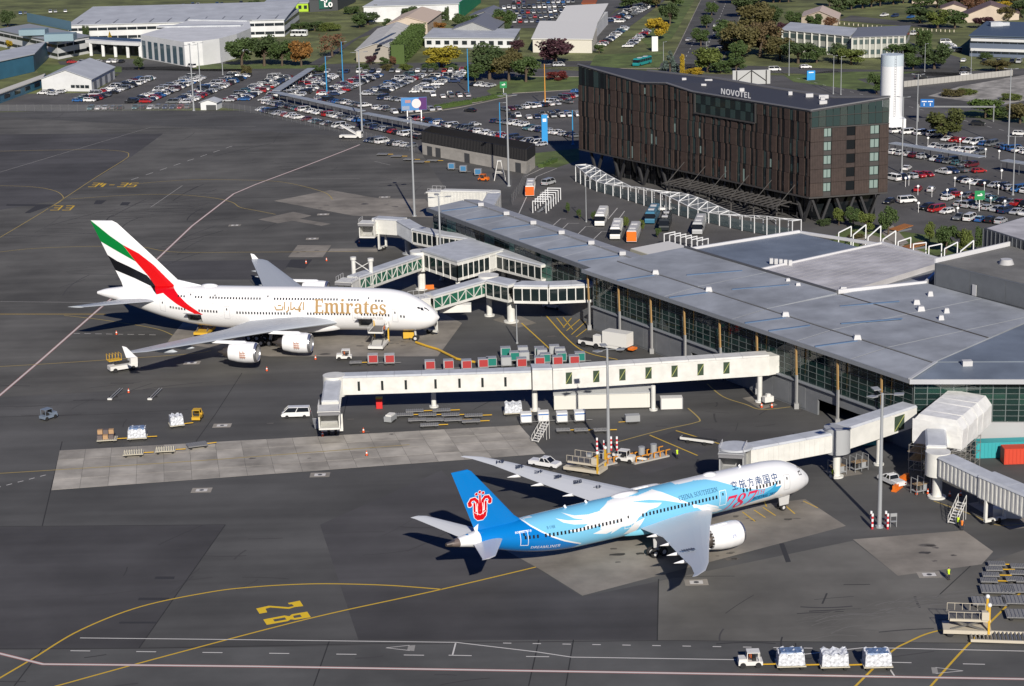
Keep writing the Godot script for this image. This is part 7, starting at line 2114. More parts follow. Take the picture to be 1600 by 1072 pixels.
	block("pink_roofed_shed", "long shed with a pinkish beige roof behind the beige workshop", V(-55.4, 0, -955.2), V(-36.5, 0, -959), V(-31.1, 0, -1007.7), 6.0, beige, mat("pink_roof", KC(0.55, 0.44, 0.35), 0.7), "gable")
	block("white_works", "low white flat-roofed works building behind the yellow tree", V(-36, 0, -908.4), V(4.4, 0, -896.7), V(7.3, 0, -934.8), 4.2, w, pale, "flat", 1, 10)
	block("slate_shed", "grey shed with a dark slate gabled roof and roof vents", V(-24.2, 0, -939.6), V(-4.6, 0, -929.6), V(0.9, 0, -972.7), 4.6, grey, slate, "gable")
	block("slate_shed", "small slate-roofed shed under the yellowish tree", V(-18.7, 0, -995.4), V(-0.6, 0, -984.9), V(4.3, 0, -1014.3), 4.2, grey, slate, "gable")
	var mo = block("white_modern_hall", "tall white hall with a grey panel front and white sloping roof", V(22.5, 0, -920.6), V(42.5, 0, -926.4), V(51.4, 0, -986.8), 6.18, w, mat("white_roof", KC(0.66, 0.65, 0.62), 0.6), "mono")
	for q in [[0.03, 0.12, 0], [0.16, 0.28, 1], [0.5, 0.92, 2]]:
		var p = nw()
		quad_panel(p, V(22.5, 0, -920.6).lerp(V(42.5, 0, -926.4), q[0]) + V(0, 0.5, 0.1), V(22.5, 0, -920.6).lerp(V(42.5, 0, -926.4), q[1]) + V(0, 0.5, 0.1), 6.4, 0.15, V(0, 0, 1))
		part("front_panel", p, [mat("panel_blue", KC(0.35, 0.4, 0.48), 0.4), mat("far_glass"), mat("panel_mid", KC(0.3, 0.3, 0.32), 0.5)][q[2]], mo)
	block("white_low_hall", "low white hall with a folded white roof behind the purple tree", V(12.6, 0, -877.8), V(38.2, 0, -869.7), V(42.6, 0, -915.8), 5.82, mat("cream_wall", KC(0.6, 0.57, 0.5), 0.7), mats["white_roof"], "mono")
	block("rust_container", "rust orange shipping container in the distant yard", V(42.1, 0, -1067.6), V(48.8, 0, -1065.7), V(50.3, 0, -1083.2), 2.8, mat("rust", KC(0.33, 0.09, 0.03), 0.7), mat("rust"), "flat")
	for q in [[V(120.1, 0, -863.1), V(144.2, 0, -832.4), V(151.7, 0, -860.6), 46], [V(144.2, 0, -827.9), V(166.3, 0, -829.7), V(175.5, 0, -864.8), 63]]:
		var b = block("grey_office", "pale grey two-storey office with deep window bays, " + ("taller wing with raised roof end" if q[3] == 46 else "wing beside the round trees"), q[0], q[1], q[2], 8.5, mat("office_grey", KC(0.33, 0.34, 0.31), 0.7), slate if q[3] == 63 else pale, "flat", 2, 9 if q[3] == 46 else 7, 0.45, mat("bay_glass", KC(0.07, 0.1, 0.1), 0.1))
		for k in 10:
			var f = nw()
			var p = q[0].lerp(q[1], k / 9.0)
			f.bar(p + V(0, 0, 0.3), p + V(0, 8.4, 0.3), 0.4, 0.8, Vector3.RIGHT)
			part("pier", f, mat("pier_pale", KC(0.5, 0.5, 0.46), 0.7), b)
	block("bungalow", "pinkish house with a pale hipped gable among trees", V(143.6, 0, -966.4), V(159.1, 0, -953.6), V(164.5, 0, -979.1), 3.2, beige, mat("pink_tile", KC(0.52, 0.42, 0.36), 0.7), "gable")
	var bl = block("blue_office", "two-storey blue-grey office with white bands and slate blue roof", V(192.2, 0, -824), V(221.2, 0, -808.9), V(240.3, 0, -859.5), 8.4, mat("blue_grey", KC(0.12, 0.15, 0.21), 0.6), mat("blue_roof", KC(0.075, 0.105, 0.15), 0.5), "flat", 2, 10, 0.5)
	for q in [2.9, 6.9]:
		var bd = nw()
		bd.bar(V(192.5, 0, -824) + V(0, q, 0.25), V(221.2, 0, -808.9) + V(0, q, 0.25), 0.3, 1.1)
		part("band", bd, w, bl)
	boxes_on(bl, "roof_plant", [[V(210.3, 0, -849.6) + V(0, 9.5, -6), V(5, 2, 4)], [V(214.2, 0, -848.7) + V(0, 9.3, -8), V(4, 1.5, 3)]], pale)
	for q in [[V(217.5, 0, -950.5), V(246.5, 0, -957.9), V(251, 0, -978.2), "long brown-roofed house behind the bollards"], [V(216.1, 0, -990.6), V(228.7, 0, -990.4), V(232.2, 0, -1005.7), "small brown-roofed house among the far trees"], [V(213.5, 0, -1048.4), V(230.8, 0, -1043.5), V(235.9, 0, -1063.7), "pale far house at the top of the park"]]:
		block("brown_house", q[3], q[0], q[1], q[2], 3.0, beige, mat("brown_roof", KC(0.16, 0.11, 0.105), 0.7), "gable")
	# concrete service building with a black parapet by the apron
	var sv = block("service_building", "raw concrete service building with a tall black ribbed parapet", V(-26.4, 0, -616.4), V(5.6, 0, -576.5), V(8.3, 0, -587), 3.9, conc, slate, "flat", 0, 0, 0.0, null, 0.0)
	var A = V(-26.4, 0, -616.4); var B = V(5.6, 0, -576.5); var C = V(8.3, 0, -587); var D = A + C - B
	for q in [[A, B], [B, C], [C, D], [D, A]]:
		var p = nw()
		p.bar(q[0] + Y(5.6), q[1] + Y(5.6), 0.35, 3.4)
		part("parapet", p, mat("black_rib", KC(0.018, 0.017, 0.018), 0.6), sv)
	var rb = nw()
	for k in 70:
		var p = A.lerp(B, (k + 0.5) / 70.0) + (A - D).normalized() * 0.22
		rb.bar(p + Y(4.0), p + Y(7.2), 0.12, 0.12, Vector3.RIGHT)
	part("rib", rb, mat("black_rib"), sv)
	for k in [0.05, 0.135, 0.42, 0.9]:
		var p = nw()
		quad_panel(p, A.lerp(B, k) + (A - D).normalized() * 0.05, A.lerp(B, k + 0.05) + (A - D).normalized() * 0.05, 2.9, 0.08, A - D)
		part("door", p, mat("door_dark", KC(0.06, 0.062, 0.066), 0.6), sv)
	for k in 5:
		var p = nw()
		var c = A.lerp(B, 0.15 + k * 0.17).lerp(D.lerp(C, 0.15 + k * 0.17), 0.5)
		p.box(c + Y(5.2), V(1.4, 1.4, 1.2))
		part("roof_unit", p, slate, sv)
	# gabled guard hut on the apron edge
	block("guard_hut", "small white gabled hut with a dark doorway on the apron fence", V(-111.6, 0, -726.6), V(-105.6, 0, -725.5), V(-104.5, 0, -731.8), 2.82, mat("hut_white", KC(0.66, 0.67, 0.68), 0.6), pale, "gable", 0, 0)
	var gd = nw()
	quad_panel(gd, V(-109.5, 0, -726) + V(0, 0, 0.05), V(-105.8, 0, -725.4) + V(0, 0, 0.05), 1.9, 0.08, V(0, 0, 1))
	part("door", gd, mat("door_dark"), get_node("guard_hut"))  # dark panel on the wall, its colour standing for the shade of an open doorway
	# water tower
	var wt = thing("water_tower", "tall white cylindrical tower with a grey-blue top beside the hotel", "tower", V(125.7, 0, -646.2))
	var wm = nw()
	wm.cyl(Y(3), Y(20), 3.65, 3.65, 32)
	part("shaft", wm, mat("tower_white", KC(0.72, 0.73, 0.75), 0.5), wt)
	var w2 = nw()
	w2.cyl(Y(20), Y(23.6), 3.66, 3.66, 32)
	part("top_band", w2, mat("tower_blue", KC(0.5, 0.57, 0.63), 0.5), wt)
	var w3 = nw()
	w3.box(V(-0.5, 1.6, 0.8), V(9.0, 3.2, 8.0))
	part("base", w3, mat("tower_white"), wt)
	var w4 = nw()
	for k in 24: w4.box(V(0.4, 4.0 + k * 0.8, 3.72), V(0.5, 0.06, 0.12))
	for x in [0.15, 0.65]: w4.bar(V(x, 3.2, 3.74), V(x, 23.6, 3.74), 0.05, 0.05, Vector3.RIGHT)
	part("ladder", w4, slate, wt)
	var w5 = nw()
	for k in 20: w5.bar(V(cos(k * TAU / 20), 0, sin(k * TAU / 20)) * 3.5 + Y(23.6), V(cos(k * TAU / 20), 0, sin(k * TAU / 20)) * 3.5 + Y(24.6), 0.06, 0.06, Vector3.RIGHT)
	part("railing", w5, slate, wt)

# ------------------------------------------------------------------ landside furniture
func mast(base: Vector3, h: float, label: String, heads = 2, m = null, r = 0.16):
	if m == null: m = mat("mast_grey", KC(0.34, 0.36, 0.38), 0.4, 0.4)
	var t = thing("light_mast", label, "light pole", base)
	var b = nw()
	b.cyl(Vector3.ZERO, Y(h), r, r * 0.55, 10)
	b.cyl(Vector3.ZERO, Y(0.3), r * 1.8, r * 1.8, 10)
	part("pole", b, m, t)
	for k in heads:
		var a = TAU * k / max(heads, 1) + 0.3
		var d = V(cos(a), 0, sin(a))
		var l = nw()
		l.bar(Y(h - 0.15), Y(h - 0.05) + d * (r * 7.0), 0.08, 0.08)
		l.bar(Y(h - 0.05) + d * (r * 5.0), Y(h + 0.05) + d * (r * 9.0), r * 3.2, 0.14)
		part("lamp_head", l, mat("lamp_head", KC(0.3, 0.31, 0.32), 0.4), t)
	return t

func fence(label: String, pts, h: float):
	var t = thing("mesh_fence", label, "fence")
	var wire = glass("fence_mesh", KC(0.3, 0.31, 0.32), 0.16)
	wire.roughness = 0.8
	for i in pts.size() - 1:
		var n = max(1, int(pts[i].distance_to(pts[i + 1]) / 3.2))
		for k in n:
			var p = pts[i].lerp(pts[i + 1], float(k) / n); var q = pts[i].lerp(pts[i + 1], float(k + 1) / n)
			var m = nw()
			m.cyl(p, p + Y(h), 0.035, 0.035, 6, false)
			part("post", m, mat("fence_post", KC(0.2, 0.2, 0.21), 0.6), t)
			var w = nw()
			w.quad(p + Y(0.1), q + Y(0.1), q + Y(h - 0.1), p + Y(h - 0.1))
			part("mesh_panel", w, wire, t)

func canopy(label: String, a: Vector3, b: Vector3, w: float, h: float):
	var t = thing("covered_walkway", label, "shelter")
	var d = (b - a).normalized(); var r = V(-d.z, 0, d.x)
	var n = int(a.distance_to(b) / 6.0)
	for k in n:
		var p = a.lerp(b, (k + 0.02) / n); var q = a.lerp(b, (k + 0.98) / n)
		var m = nw()
		m.tunnel(p + Y(h), q + Y(h), w, 0.22)
		part("roof_panel", m, mat("canopy_grey", KC(0.3, 0.33, 0.37), 0.5), t)
		for s in [-1, 1]:
			var c = nw()
			c.bar(p + r * (s * w * 0.38), p + r * (s * w * 0.38) + Y(h), 0.16, 0.16, d)
			part("post", c, mat("canopy_post", KC(0.14, 0.15, 0.17), 0.5), t)

func build_landside():
	canopy("grey covered walkway running straight through the big car park", V(-86.8, 0, -748.5), V(-50.3, 0, -692.4), 3.2, 2.9)
	canopy("grey covered walkway branching off diagonally between parked cars", V(-86.6, 0, -752), V(-79.3, 0, -818.1), 3.2, 2.9)
	canopy("grey covered walkway beside the concrete service building", V(-49.1, 0, -687.8), V(-22.7, 0, -652.5), 3.2, 2.9)
	canopy("long grey walkway roof in the car park beyond the hotel", V(116.2, 0, -595), V(136.9, 0, -566.3), 3.4, 3.2)
	canopy("short grey walkway roof past the gap in the far car park", V(141.5, 0, -560.4), V(149.2, 0, -550), 3.4, 3.2)
	fence("wire mesh fence between the apron and the rows of parked cars", [V(-187.7, 0, -737.1), V(-154.4, 0, -731.1), V(-113.7, 0, -727)], 2.6)
	fence("wire mesh fence bending round the corner of the big car park", [V(-103.8, 0, -728.4), V(-89.8, 0, -713.2), V(-52.5, 0, -658.8), V(-27.5, 0, -617.8)], 2.6)
	fence("wire mesh fence along the coach park beside the pier", [V(1, 0, -532), V(3.3, 0, -548.6), V(7.1, 0, -584.9)], 2.6)
	# zigzag white portal frames of the glazed walkway in front of the hotel
	var wk = thing("glazed_walkway", "glazed walkway with a zigzag row of white portal frames before the hotel", "walkway")
	var P = [V(21, 0, -562.8), V(25.3, 0, -548.3), V(30.6, 0, -539), V(35.6, 0, -529), V(40.4, 0, -519.4), V(48.8, 0, -504.6), V(58.7, 0, -490.3), V(70.3, 0, -476.5)]
	var S = [0.0]
	for i in P.size() - 1: S.append(S[-1] + P[i].distance_to(P[i + 1]))
	var on = func(s):
		for i in P.size() - 1:
			if s <= S[i + 1]: return P[i].lerp(P[i + 1], (s - S[i]) / (S[i + 1] - S[i]))
		return P[-1]
	var wf = mat("frame_white", KC(0.76, 0.77, 0.78), 0.5)
	for k in 25:
		var s = S[-1] * k / 24.0
		var p = on.call(s)
		var dd = (on.call(min(s + 0.5, S[-1])) - on.call(max(s - 0.5, 0.0))).normalized()
		var r = V(-dd.z, 0, dd.x)
		if r.z < 0: r = -r
		var hi = 4.1 + 1.2 * sin(k * 0.52 + 0.6)
		var lo = 3.9 + 1.1 * sin(k * 0.52 + 2.2)
		var m = nw()
		m.bar(p + r * 1.6, p + r * 1.6 + Y(lo), 0.17, 0.17, dd)
		m.bar(p - r * 1.6, p - r * 1.6 + Y(hi), 0.17, 0.17, dd)
		m.bar(p + r * 1.6 + Y(lo), p - r * 1.6 + Y(hi), 0.17, 0.17)
		part("portal_frame", m, wf, wk)
		if k < 24:
			var q = on.call(S[-1] * (k + 1) / 24.0)
			var g = nw()
			quad_panel(g, p + r * 1.5 + dd * 0.15 + Y(0.2), q + r * 1.5 - dd * 0.15 + Y(0.2), 2.6, 0.04, r)
			part("pane", g, glass("walk_glass", KC(0.1, 0.14, 0.15), 0.45), wk)
			var rf = nw()
			var hi2 = 4.1 + 1.2 * sin((k + 1) * 0.52 + 0.6); var lo2 = 3.9 + 1.1 * sin((k + 1) * 0.52 + 2.2)
			rf.quad(p + r * 1.6 + Y(lo - 0.15), q + r * 1.6 + Y(lo2 - 0.15), q - r * 1.6 + Y(hi2 - 0.15), p - r * 1.6 + Y(hi - 0.15))
			var rl = nw()
			for w_ in [[1.6, lo, lo2], [-1.6, hi, hi2]]: rl.bar(p + r * w_[0] + Y(w_[1]), q + r * w_[0] + Y(w_[2]), 0.12, 0.12)
			rl.bar(p + r * 1.6 + Y(lo), q - r * 1.6 + Y(hi2), 0.1, 0.1)
			part("rail", rl, wf, wk)
			part("roof_pane", rf, glass("walk_roof", KC(0.3, 0.34, 0.36), 0.25), wk)
	var wk2 = thing("white_portal_row", "row of white portal frames sticking up behind the terminal's rear roof", "walkway")
	for k in 9:
		var p = V(80.6, 0, -467.8).lerp(V(104.5, 0, -444.1), k / 8.0)
		var m = nw()
		var hi = 4.6 + 1.2 * sin(k * 0.9)
		m.bar(p + V(-1.6, 0, 0.6), p + V(-1.6, 3.4, 0.6), 0.22, 0.22, Vector3.RIGHT)
		m.bar(p + V(1.6, 0, -0.6), p + V(1.6, hi, -0.6), 0.22, 0.22, Vector3.RIGHT)
		m.bar(p + V(-1.6, 3.4, 0.6), p + V(1.6, hi, -0.6), 0.22, 0.22)
		part("portal_frame", m, wf, wk2)
	for q in [[V(8.2, 0, -517.7), V(12.6, 0, -535.9), "white framed bicycle shelter beside the paved square"], [V(38.9, 0, -473), V(46.1, 0, -464.2), "white framed shelter behind the low cream annex"]]:
		var t = thing("frame_shelter", q[2], "shelter")
		var d = (q[1] - q[0]).normalized(); var r = V(-d.z, 0, d.x)
		for k in 7:
			var p = q[0].lerp(q[1], k / 6.0)
			var m = nw()
			for s in [-1.8, 1.8]: m.bar(p + r * s, p + r * s + Y(3.2), 0.18, 0.18, d)
			m.bar(p - r * 1.9 + Y(3.2), p + r * 1.9 + Y(3.2), 0.18, 0.2)
			part("portal_frame", m, wf, t)
		var rk = nw()
		for k in 8: rk.bar(q[0].lerp(q[1], (k + 0.5) / 8.0) - r * 0.8, q[0].lerp(q[1], (k + 0.5) / 8.0) + r * 0.8 + Y(0.9), 0.05, 0.4)
		part("rack", rk, mat("canopy_post"), t)
	# signs
	var bb = thing("billboard", "wide billboard with a blue scene, a white disc and a purple end", "sign", V(-31.5, 0, -681.8), 0.12)
	var bm = nw()
	bm.box(Y(6.6), V(8.8, 4.4, 0.4))
	part("board", bm, mat("board_blue", KC(0.06, 0.22, 0.5), 0.5), bb)
	for q in [[V(3.0, 6.6, 0.24), V(2.7, 4.2, 0.06), KC(0.08, 0.015, 0.13)], [V(-2.9, 5.3, 0.24), V(2.6, 1.3, 0.06), KC(0.25, 0.3, 0.4)], [V(-2.1, 7.5, 0.24), V(1.9, 1.0, 0.06), KC(0.4, 0.22, 0.22)]]:
		var p = nw(); p.box(q[0], q[1])
		part("print", p, mat("print%d" % int(q[0].x * 10), q[2], 0.5), bb)
	var dc = nw(); dc.cyl(V(0.8, 6.7, 0.2), V(0.8, 6.7, 0.3), 1.6, 1.6, 24)
	part("disc", dc, mat("disc_white", KC(0.7, 0.62, 0.62), 0.5), bb)
	for x in [-2.4, 2.4]:
		var p = nw(); p.cyl(V(x, 0, 0), V(x, 4.5, 0), 0.2, 0.2, 10)
		part("post", p, mat("mast_grey"), bb)
	for q in [[V(12.1, 0, -628.6), 1.9, 9.6, KC(0.02, 0.27, 0.62), "tall blue pylon sign at the car park corner by the hotel"], [V(65.6, 0, -870.6), 2.7, 6.4, KC(0.72, 0.72, 0.70), "tall white pylon sign on the lawn by the yellow tree"], [V(117.5, 0, -764.4), 3.2, 3.6, KC(0.2, 0.5, 0.62), "pale blue slab sign on the road verge"]]:
		var t = thing("pylon_sign", q[4], "sign", q[0], 0.15)
		var m = nw(); m.box(Y(q[2] / 2), V(q[1], q[2], 0.7))
		part("slab", m, mat("slab_%d" % int(q[3].b * 100), q[3], 0.5), t)
		var m2 = nw(); m2.box(V(0, q[2] * 0.82, 0.38), V(q[1] * 0.6, q[2] * 0.1, 0.06))
		part("symbol", m2, mat("sign_white", KC(0.8, 0.8, 0.8), 0.5), t)
	var gs = thing("road_sign", "blue gantry road sign with white arrows near the white tower", "sign", V(139.3, 0, -654.9), -0.2)
	var gm = nw(); gm.box(V(0, 6.2, 0.1), V(4.4, 2.6, 0.15))
	part("panel", gm, mat("road_blue", KC(0.01, 0.13, 0.42), 0.5), gs)
	for k in 2:
		var ar = nw(); ar.box(V(-1.0 + 2 * k, 5.7, 0.2), V(0.25, 0.9, 0.04)); ar.box(V(-1.0 + 2 * k, 6.7, 0.2), V(1.6, 0.3, 0.04))
		part("marking", ar, mat("sign_white"), gs)
	var gb = nw()
	gb.bar(V(-3, 5.0, 0), V(22, 5.0, 0), 0.25, 0.5)
	for x in [-2.8, 21.5]: gb.bar(V(x, 0, 0), V(x, 5.8, 0), 0.35, 0.35, Vector3.RIGHT)
	part("gantry", gb, mat("gantry_grey", KC(0.2, 0.21, 0.22), 0.6), gs)
	var bg = thing("back_sign", "large white backed hoarding on dark posts behind the hotel roof", "sign", V(91.7, 0, -740.5), 0.0)
	var bk = nw(); bk.box(Y(4.9), V(14, 5.2, 0.5))
	part("board", bk, mat("board_pale", KC(0.4, 0.41, 0.41), 0.6), bg)
	var bf = nw()
	for x in [-5.5, 0.0, 5.5]: bf.bar(V(x, 0, 0.5), V(x, 7.4, 0.5), 0.35, 0.35, Vector3.RIGHT)
	bf.bar(V(-5.5, 3.5, 0.5), V(0, 7.5, 0.5), 0.2, 0.2); bf.bar(V(5.5, 3.5, 0.5), V(0, 7.5, 0.5), 0.2, 0.2)
	part("frame", bf, mat("black_rib"), bg)
	for q in [[V(121.6, 0, -504.9), "green"], [V(-0.7, 0, -742.6), "green"]]:
		var t = thing("green_sign", "green direction sign on a pole " + ("in the car park beyond the hotel" if q[0].x > 50 else "by the roadside hedge"), "sign", q[0])
		var m = nw(); m.box(V(0, 4.2, 0.1), V(2.6, 2.4, 0.12))
		part("panel", m, mat("road_green", KC(0.01, 0.22, 0.07), 0.5), t)
		var p = nw(); p.cyl(Vector3.ZERO, Y(5.2), 0.09, 0.09, 8)
		part("post", p, mat("mast_grey"), t)
		var a = nw(); a.bar(V(-0.6, 4.2, 0.19), V(0.6, 4.2, 0.19), 0.04, 0.3); a.bar(V(0.2, 4.7, 0.19), V(0.7, 4.2, 0.19), 0.04, 0.25)
		part("arrow", a, mat("sign_white"), t)
	# bay number posts in the right-hand car park
	var n = 0
	for q in [V(109.7, 0, -541), V(111, 0, -542.8), V(122.9, 0, -539.1), V(126, 0, -534.8), V(129, 0, -530.6), V(131.8, 0, -526.5), V(110.6, 0, -528.6), V(113.7, 0, -525.4), V(117.1, 0, -522.2), V(119.8, 0, -517.4), V(122.8, 0, -513.4), V(125.7, 0, -509.5), V(128.2, 0, -504.9), V(106, 0, -505.4), V(114.4, 0, -497.6), V(129.7, 0, -607.1), V(138.7, 0, -603.2), V(140.7, 0, -594.6), V(142, 0, -584.1), V(145.1, 0, -580.3), V(138.1, 0, -548.7)]:
		var t = thing("bay_post", "thin post with a round white bay sign among parked cars", "sign post", q, 0.0, "white bay sign posts in the hotel side car park")
		var m = nw(); m.cyl(Vector3.ZERO, Y(2.6), 0.05, 0.05, 6)
		part("post", m, mat("mast_grey"), t)
		var s = nw(); s.cyl(V(0, 2.5, 0.06), V(0, 2.5, 0.1), 0.34, 0.34, 12)
		part("disc", s, mat("sign_white"), t)
	# clipped hedges and dividing barrier
	for q in [[V(-25.1, 0, -712.5), V(-12.9, 0, -724.7), 1.6, "clipped green hedge lining the curving road, longer run"], [V(-11.7, 0, -727.8), V(0, 0, -742.5), 1.4, "clipped green hedge lining the curving road, shorter run"]]:
		hedge(q[0], q[1], 2.4, q[2], q[3])
	var rail = thing("barrier_wall", "long pale concrete barrier wall beyond the white tower", "wall")
	for k in 30:
		var m = nw()
		var p = V(148.1, 0, -738.3).lerp(V(194.5, 0, -762), k / 30.0); var q = V(148.1, 0, -738.3).lerp(V(194.5, 0, -762), (k + 0.94) / 30.0)
		m.bar(p + Y(1.1), q + Y(1.1), 0.3, 2.2)
		part("panel", m, mat("barrier", KC(0.36, 0.35, 0.33), 0.8), rail)
	# bollards in the far park
	for k in 26:
		var p = V(160.9, 0, -959).lerp(V(205.5, 0, -914), k / 25.0) + V(0, 0, 6.0 * sin(k * 0.12))
		var b = nw(); b.cyl(Vector3.ZERO, Y(1.1), 0.22, 0.2, 8)
		solo("bollard", b, mat("bollard", KC(0.6, 0.55, 0.42), 0.7), "short cream bollard edging the far park drive", "bollard", p, 0.0, "cream bollards along the far park drive")
	# timber benches on the planted forecourt
	for q in [[V(97.3, 0, -483.8), 0.6, "big slatted orange timber lounger bench on the pale paving"], [V(96.6, 0, -463), 0.4, "smaller orange timber bench half hidden by the terminal roof"]]:
		var t = thing("timber_bench", q[2], "bench", q[0], q[1])
		for k in 9:
			var s = nw(); s.box(V(-2.4 + k * 0.6, 0.5 + 0.07 * k, 0), V(0.54, 0.16, 3.0))
			part("slat", s, mat("bench_wood", KC(0.34, 0.14, 0.045), 0.6), t)
		var l = nw(); l.box(Y(0.25), V(4.6, 0.45, 2.6))
		part("base", l, mat("canopy_post"), t)
	# light masts: base, height, label
	var ag = mat("mast_pale", KC(0.45, 0.47, 0.49), 0.4, 0.4)
	for q in [[V(53.31, 0, -275.43), 20.6, "tall apron mast ringed by red and white cones near the airliner nose", 3, 0.34], [V(15.38, 0, -310.93), 18.7, "tall apron mast rising in front of the long bridge", 3, 0.32], [V(-15.7, 0, -442.6), 19.5, "tall apron mast beside the link room", 3, 0.32], [V(-24.9, 0, -517.8), 26.0, "very tall apron mast behind the parked far bridge", 3, 0.34], [V(1.02, 0, -385.06), 8.0, "short mast behind the baggage containers", 0, 0.14],
			[V(0.3, 0, -557.8), 26.0, "very tall mast beside the concrete service building", 3, 0.34], [V(-48.4, 0, -663.6), 27.0, "very tall mast on the fence corner of the big car park", 3, 0.34], [V(-114, 0, -725.4), 24.0, "tall mast beside the small guard hut", 3, 0.3], [V(-117.1, 0, -827.9), 14.0, "lamp post at the top of the staff car park", 1, 0.2], [V(-117.6, 0, -768.4), 20.0, "tall mast among the staff parked cars", 2, 0.24],
			[V(152.9, 0, -600.9), 24.0, "tall mast in the car park beyond the hotel", 2, 0.24], [V(126.5, 0, -608.8), 22.0, "tall mast behind the row of minibuses", 2, 0.22], [V(112.7, 0, -561.6), 22.0, "tall mast close to the hotel's narrow end", 2, 0.22], [V(135.4, 0, -525.1), 16.0, "tall mast rising from the last rows of parked cars", 2, 0.22], [V(20, 0, -504.3), 11.0, "dark lamp post on the coach park island", 1, 0.14], [V(39.8, 0, -494.4), 9.0, "dark lamp post beside the black coach", 1, 0.14],
			[V(80.7, 0, -797.2), 12.0, "lamp post at the mouth of the tree-lined road", 1, 0.16], [V(63.8, 0, -800.7), 12.0, "lamp post beside the blue-green conifer", 1, 0.16], [V(111.2, 0, -779.1), 14.0, "lamp post on the verge by the grey office", 1, 0.16], [V(122.1, 0, -722.6), 14.0, "lamp post beside the road behind the hotel", 1, 0.16], [V(119.7, 0, -724.8), 14.0, "orange-footed lamp post behind the hotel", 1, 0.16], [V(164.5, 0, -779.8), 11.0, "lamp post by the far lot entrance", 1, 0.14], [V(178.4, 0, -761.5), 10.0, "lamp post by the barrier wall", 1, 0.14]]:
		mast(q[0], q[1], q[2], q[3], ag, q[4])
	for q in [[V(-68.1, 0, -758.9), 14.62, "sky blue lamp post beside the covered walkway"], [V(-64.7, 0, -795.3), 16.03, "sky blue lamp post near the bare brown tree"], [V(-13.9, 0, -750.3), 17.09, "sky blue lamp post near the roadside trees"], [V(-2, 0, -630.9), 13.54, "sky blue lamp post beside the service building"], [V(21, 0, -627.2), 11.03, "dark blue lamp post in front of the hotel end"], [V(14.2, 0, -713.3), 15.16, "lamp post with an orange foot on the lawn road"]]:
		mast(q[0], q[1], q[2], 1, mat("pole_blue", KC(0.04, 0.28, 0.55), 0.4) if "blue" in q[2] else mat("pole_orange", KC(0.6, 0.28, 0.05), 0.5), 0.26)

func hedge(a: Vector3, b: Vector3, w: float, h: float, label: String, col = "leaf_hedge"):
	var t = thing("hedge", label, "hedge")
	var m = nw()
	m.tunnel(a, b, w * 0.8, h * 0.9)
	part("core", m, leaf_mat(col, KC(0.06, 0.10, 0.02)), t)
	var l = nw()
	var d = (b - a); var L = d.length(); d /= L
	var r = V(-d.z, 0, d.x)
	for i in int(L * w * h * 5):
		var p = a + d * rng.randf() * L + r * rng.randf_range(-w / 2, w / 2) + V(0, rng.randf_range(0.2, h), 0)
		leaf(l, p, 0.3)
	part("leaves", l, leaf_mat(col, KC(0.06, 0.10, 0.02)), t).set_meta("kind", "stuff")

# ------------------------------------------------------------------ trees
func leaf_mat(key, col) -> StandardMaterial3D:
	if mats.has(key): return mats[key]
	var m = mat(key, col, 0.75)
	m.backlight_enabled = true
	m.backlight = (col * 0.6).linear_to_srgb()
	return m

func leaf(m: MB, p: Vector3, s: float):
	var n_ = V(rng.randf_range(-1, 1), rng.randf_range(-0.3, 1), rng.randf_range(-1, 1)).normalized()
	var u = n_.cross(V(rng.randf_range(-1, 1), rng.randf_range(-1, 1), rng.randf_range(-1, 1))).normalized() * s
	var v = n_.cross(u).normalized() * s * rng.randf_range(0.5, 0.9)
	m.tri(p - u, p + v, p + u); m.tri(p - u, p + u, p - v)

var tree_mesh := {}
func tree_shapes(kind: String) -> Array:       # unit tree: crown 1 wide, 1 tall; several shapes of each kind
	var id = kind + str(rng.randi() % 3)
	if tree_mesh.has(id): return tree_mesh[id]
	var trunk = nw(); var crown = nw()
	var top = 0.9 if kind in ["cone", "column"] else 0.55
	trunk.cyl(Y(-0.02), V(0.01, top, 0.01), 0.045, 0.012, 8)
	var blobs = []
	var nb = 16
	for i in nb:
		var a = i * 2.4 + rng.randf(); var y = 0.0; var rad = 0.0; var br = 0.0
		if kind == "cone":
			y = 0.1 + 0.86 * i / nb; rad = 0.34 * (1.0 - float(i) / nb); br = 0.17 * (1.15 - float(i) / nb)
		elif kind == "column":
			y = 0.1 + 0.84 * i / nb; rad = 0.22; br = 0.2
		elif kind == "bush":
			y = rng.randf_range(0.15, 0.75); rad = 0.36 * sqrt(max(0.05, 1.0 - pow(y * 1.05, 2.5))); br = 0.2
		else:
			y = rng.randf_range(0.3, 0.86); rad = 0.36 * sqrt(max(0.04, 1.0 - pow((y - 0.55) / 0.42, 2))) * rng.randf_range(0.55, 1.0); br = rng.randf_range(0.13, 0.2)
		var c = V(cos(a) * rad, y, sin(a) * rad)
		blobs.append([c, br])
		if kind == "round" and i % 2 == 0: trunk.cyl(V(0, rng.randf_range(0.2, 0.45), 0), c, 0.02, 0.006, 5, false)
	for b in blobs:
		for k in (180 if kind != "bare" else 40):
			var dr = V(rng.randf_range(-1, 1), rng.randf_range(-1, 1), rng.randf_range(-1, 1)).normalized()
			var p = b[0] + dr * b[1] * pow(rng.randf(), 0.4) * V(1, 0.8, 1)
			if p.y < 0.03: continue
			leaf(crown, p, rng.randf_range(0.024, 0.044))
	tree_mesh[id] = [trunk.mesh(), crown.mesh()]
	return tree_mesh[id]

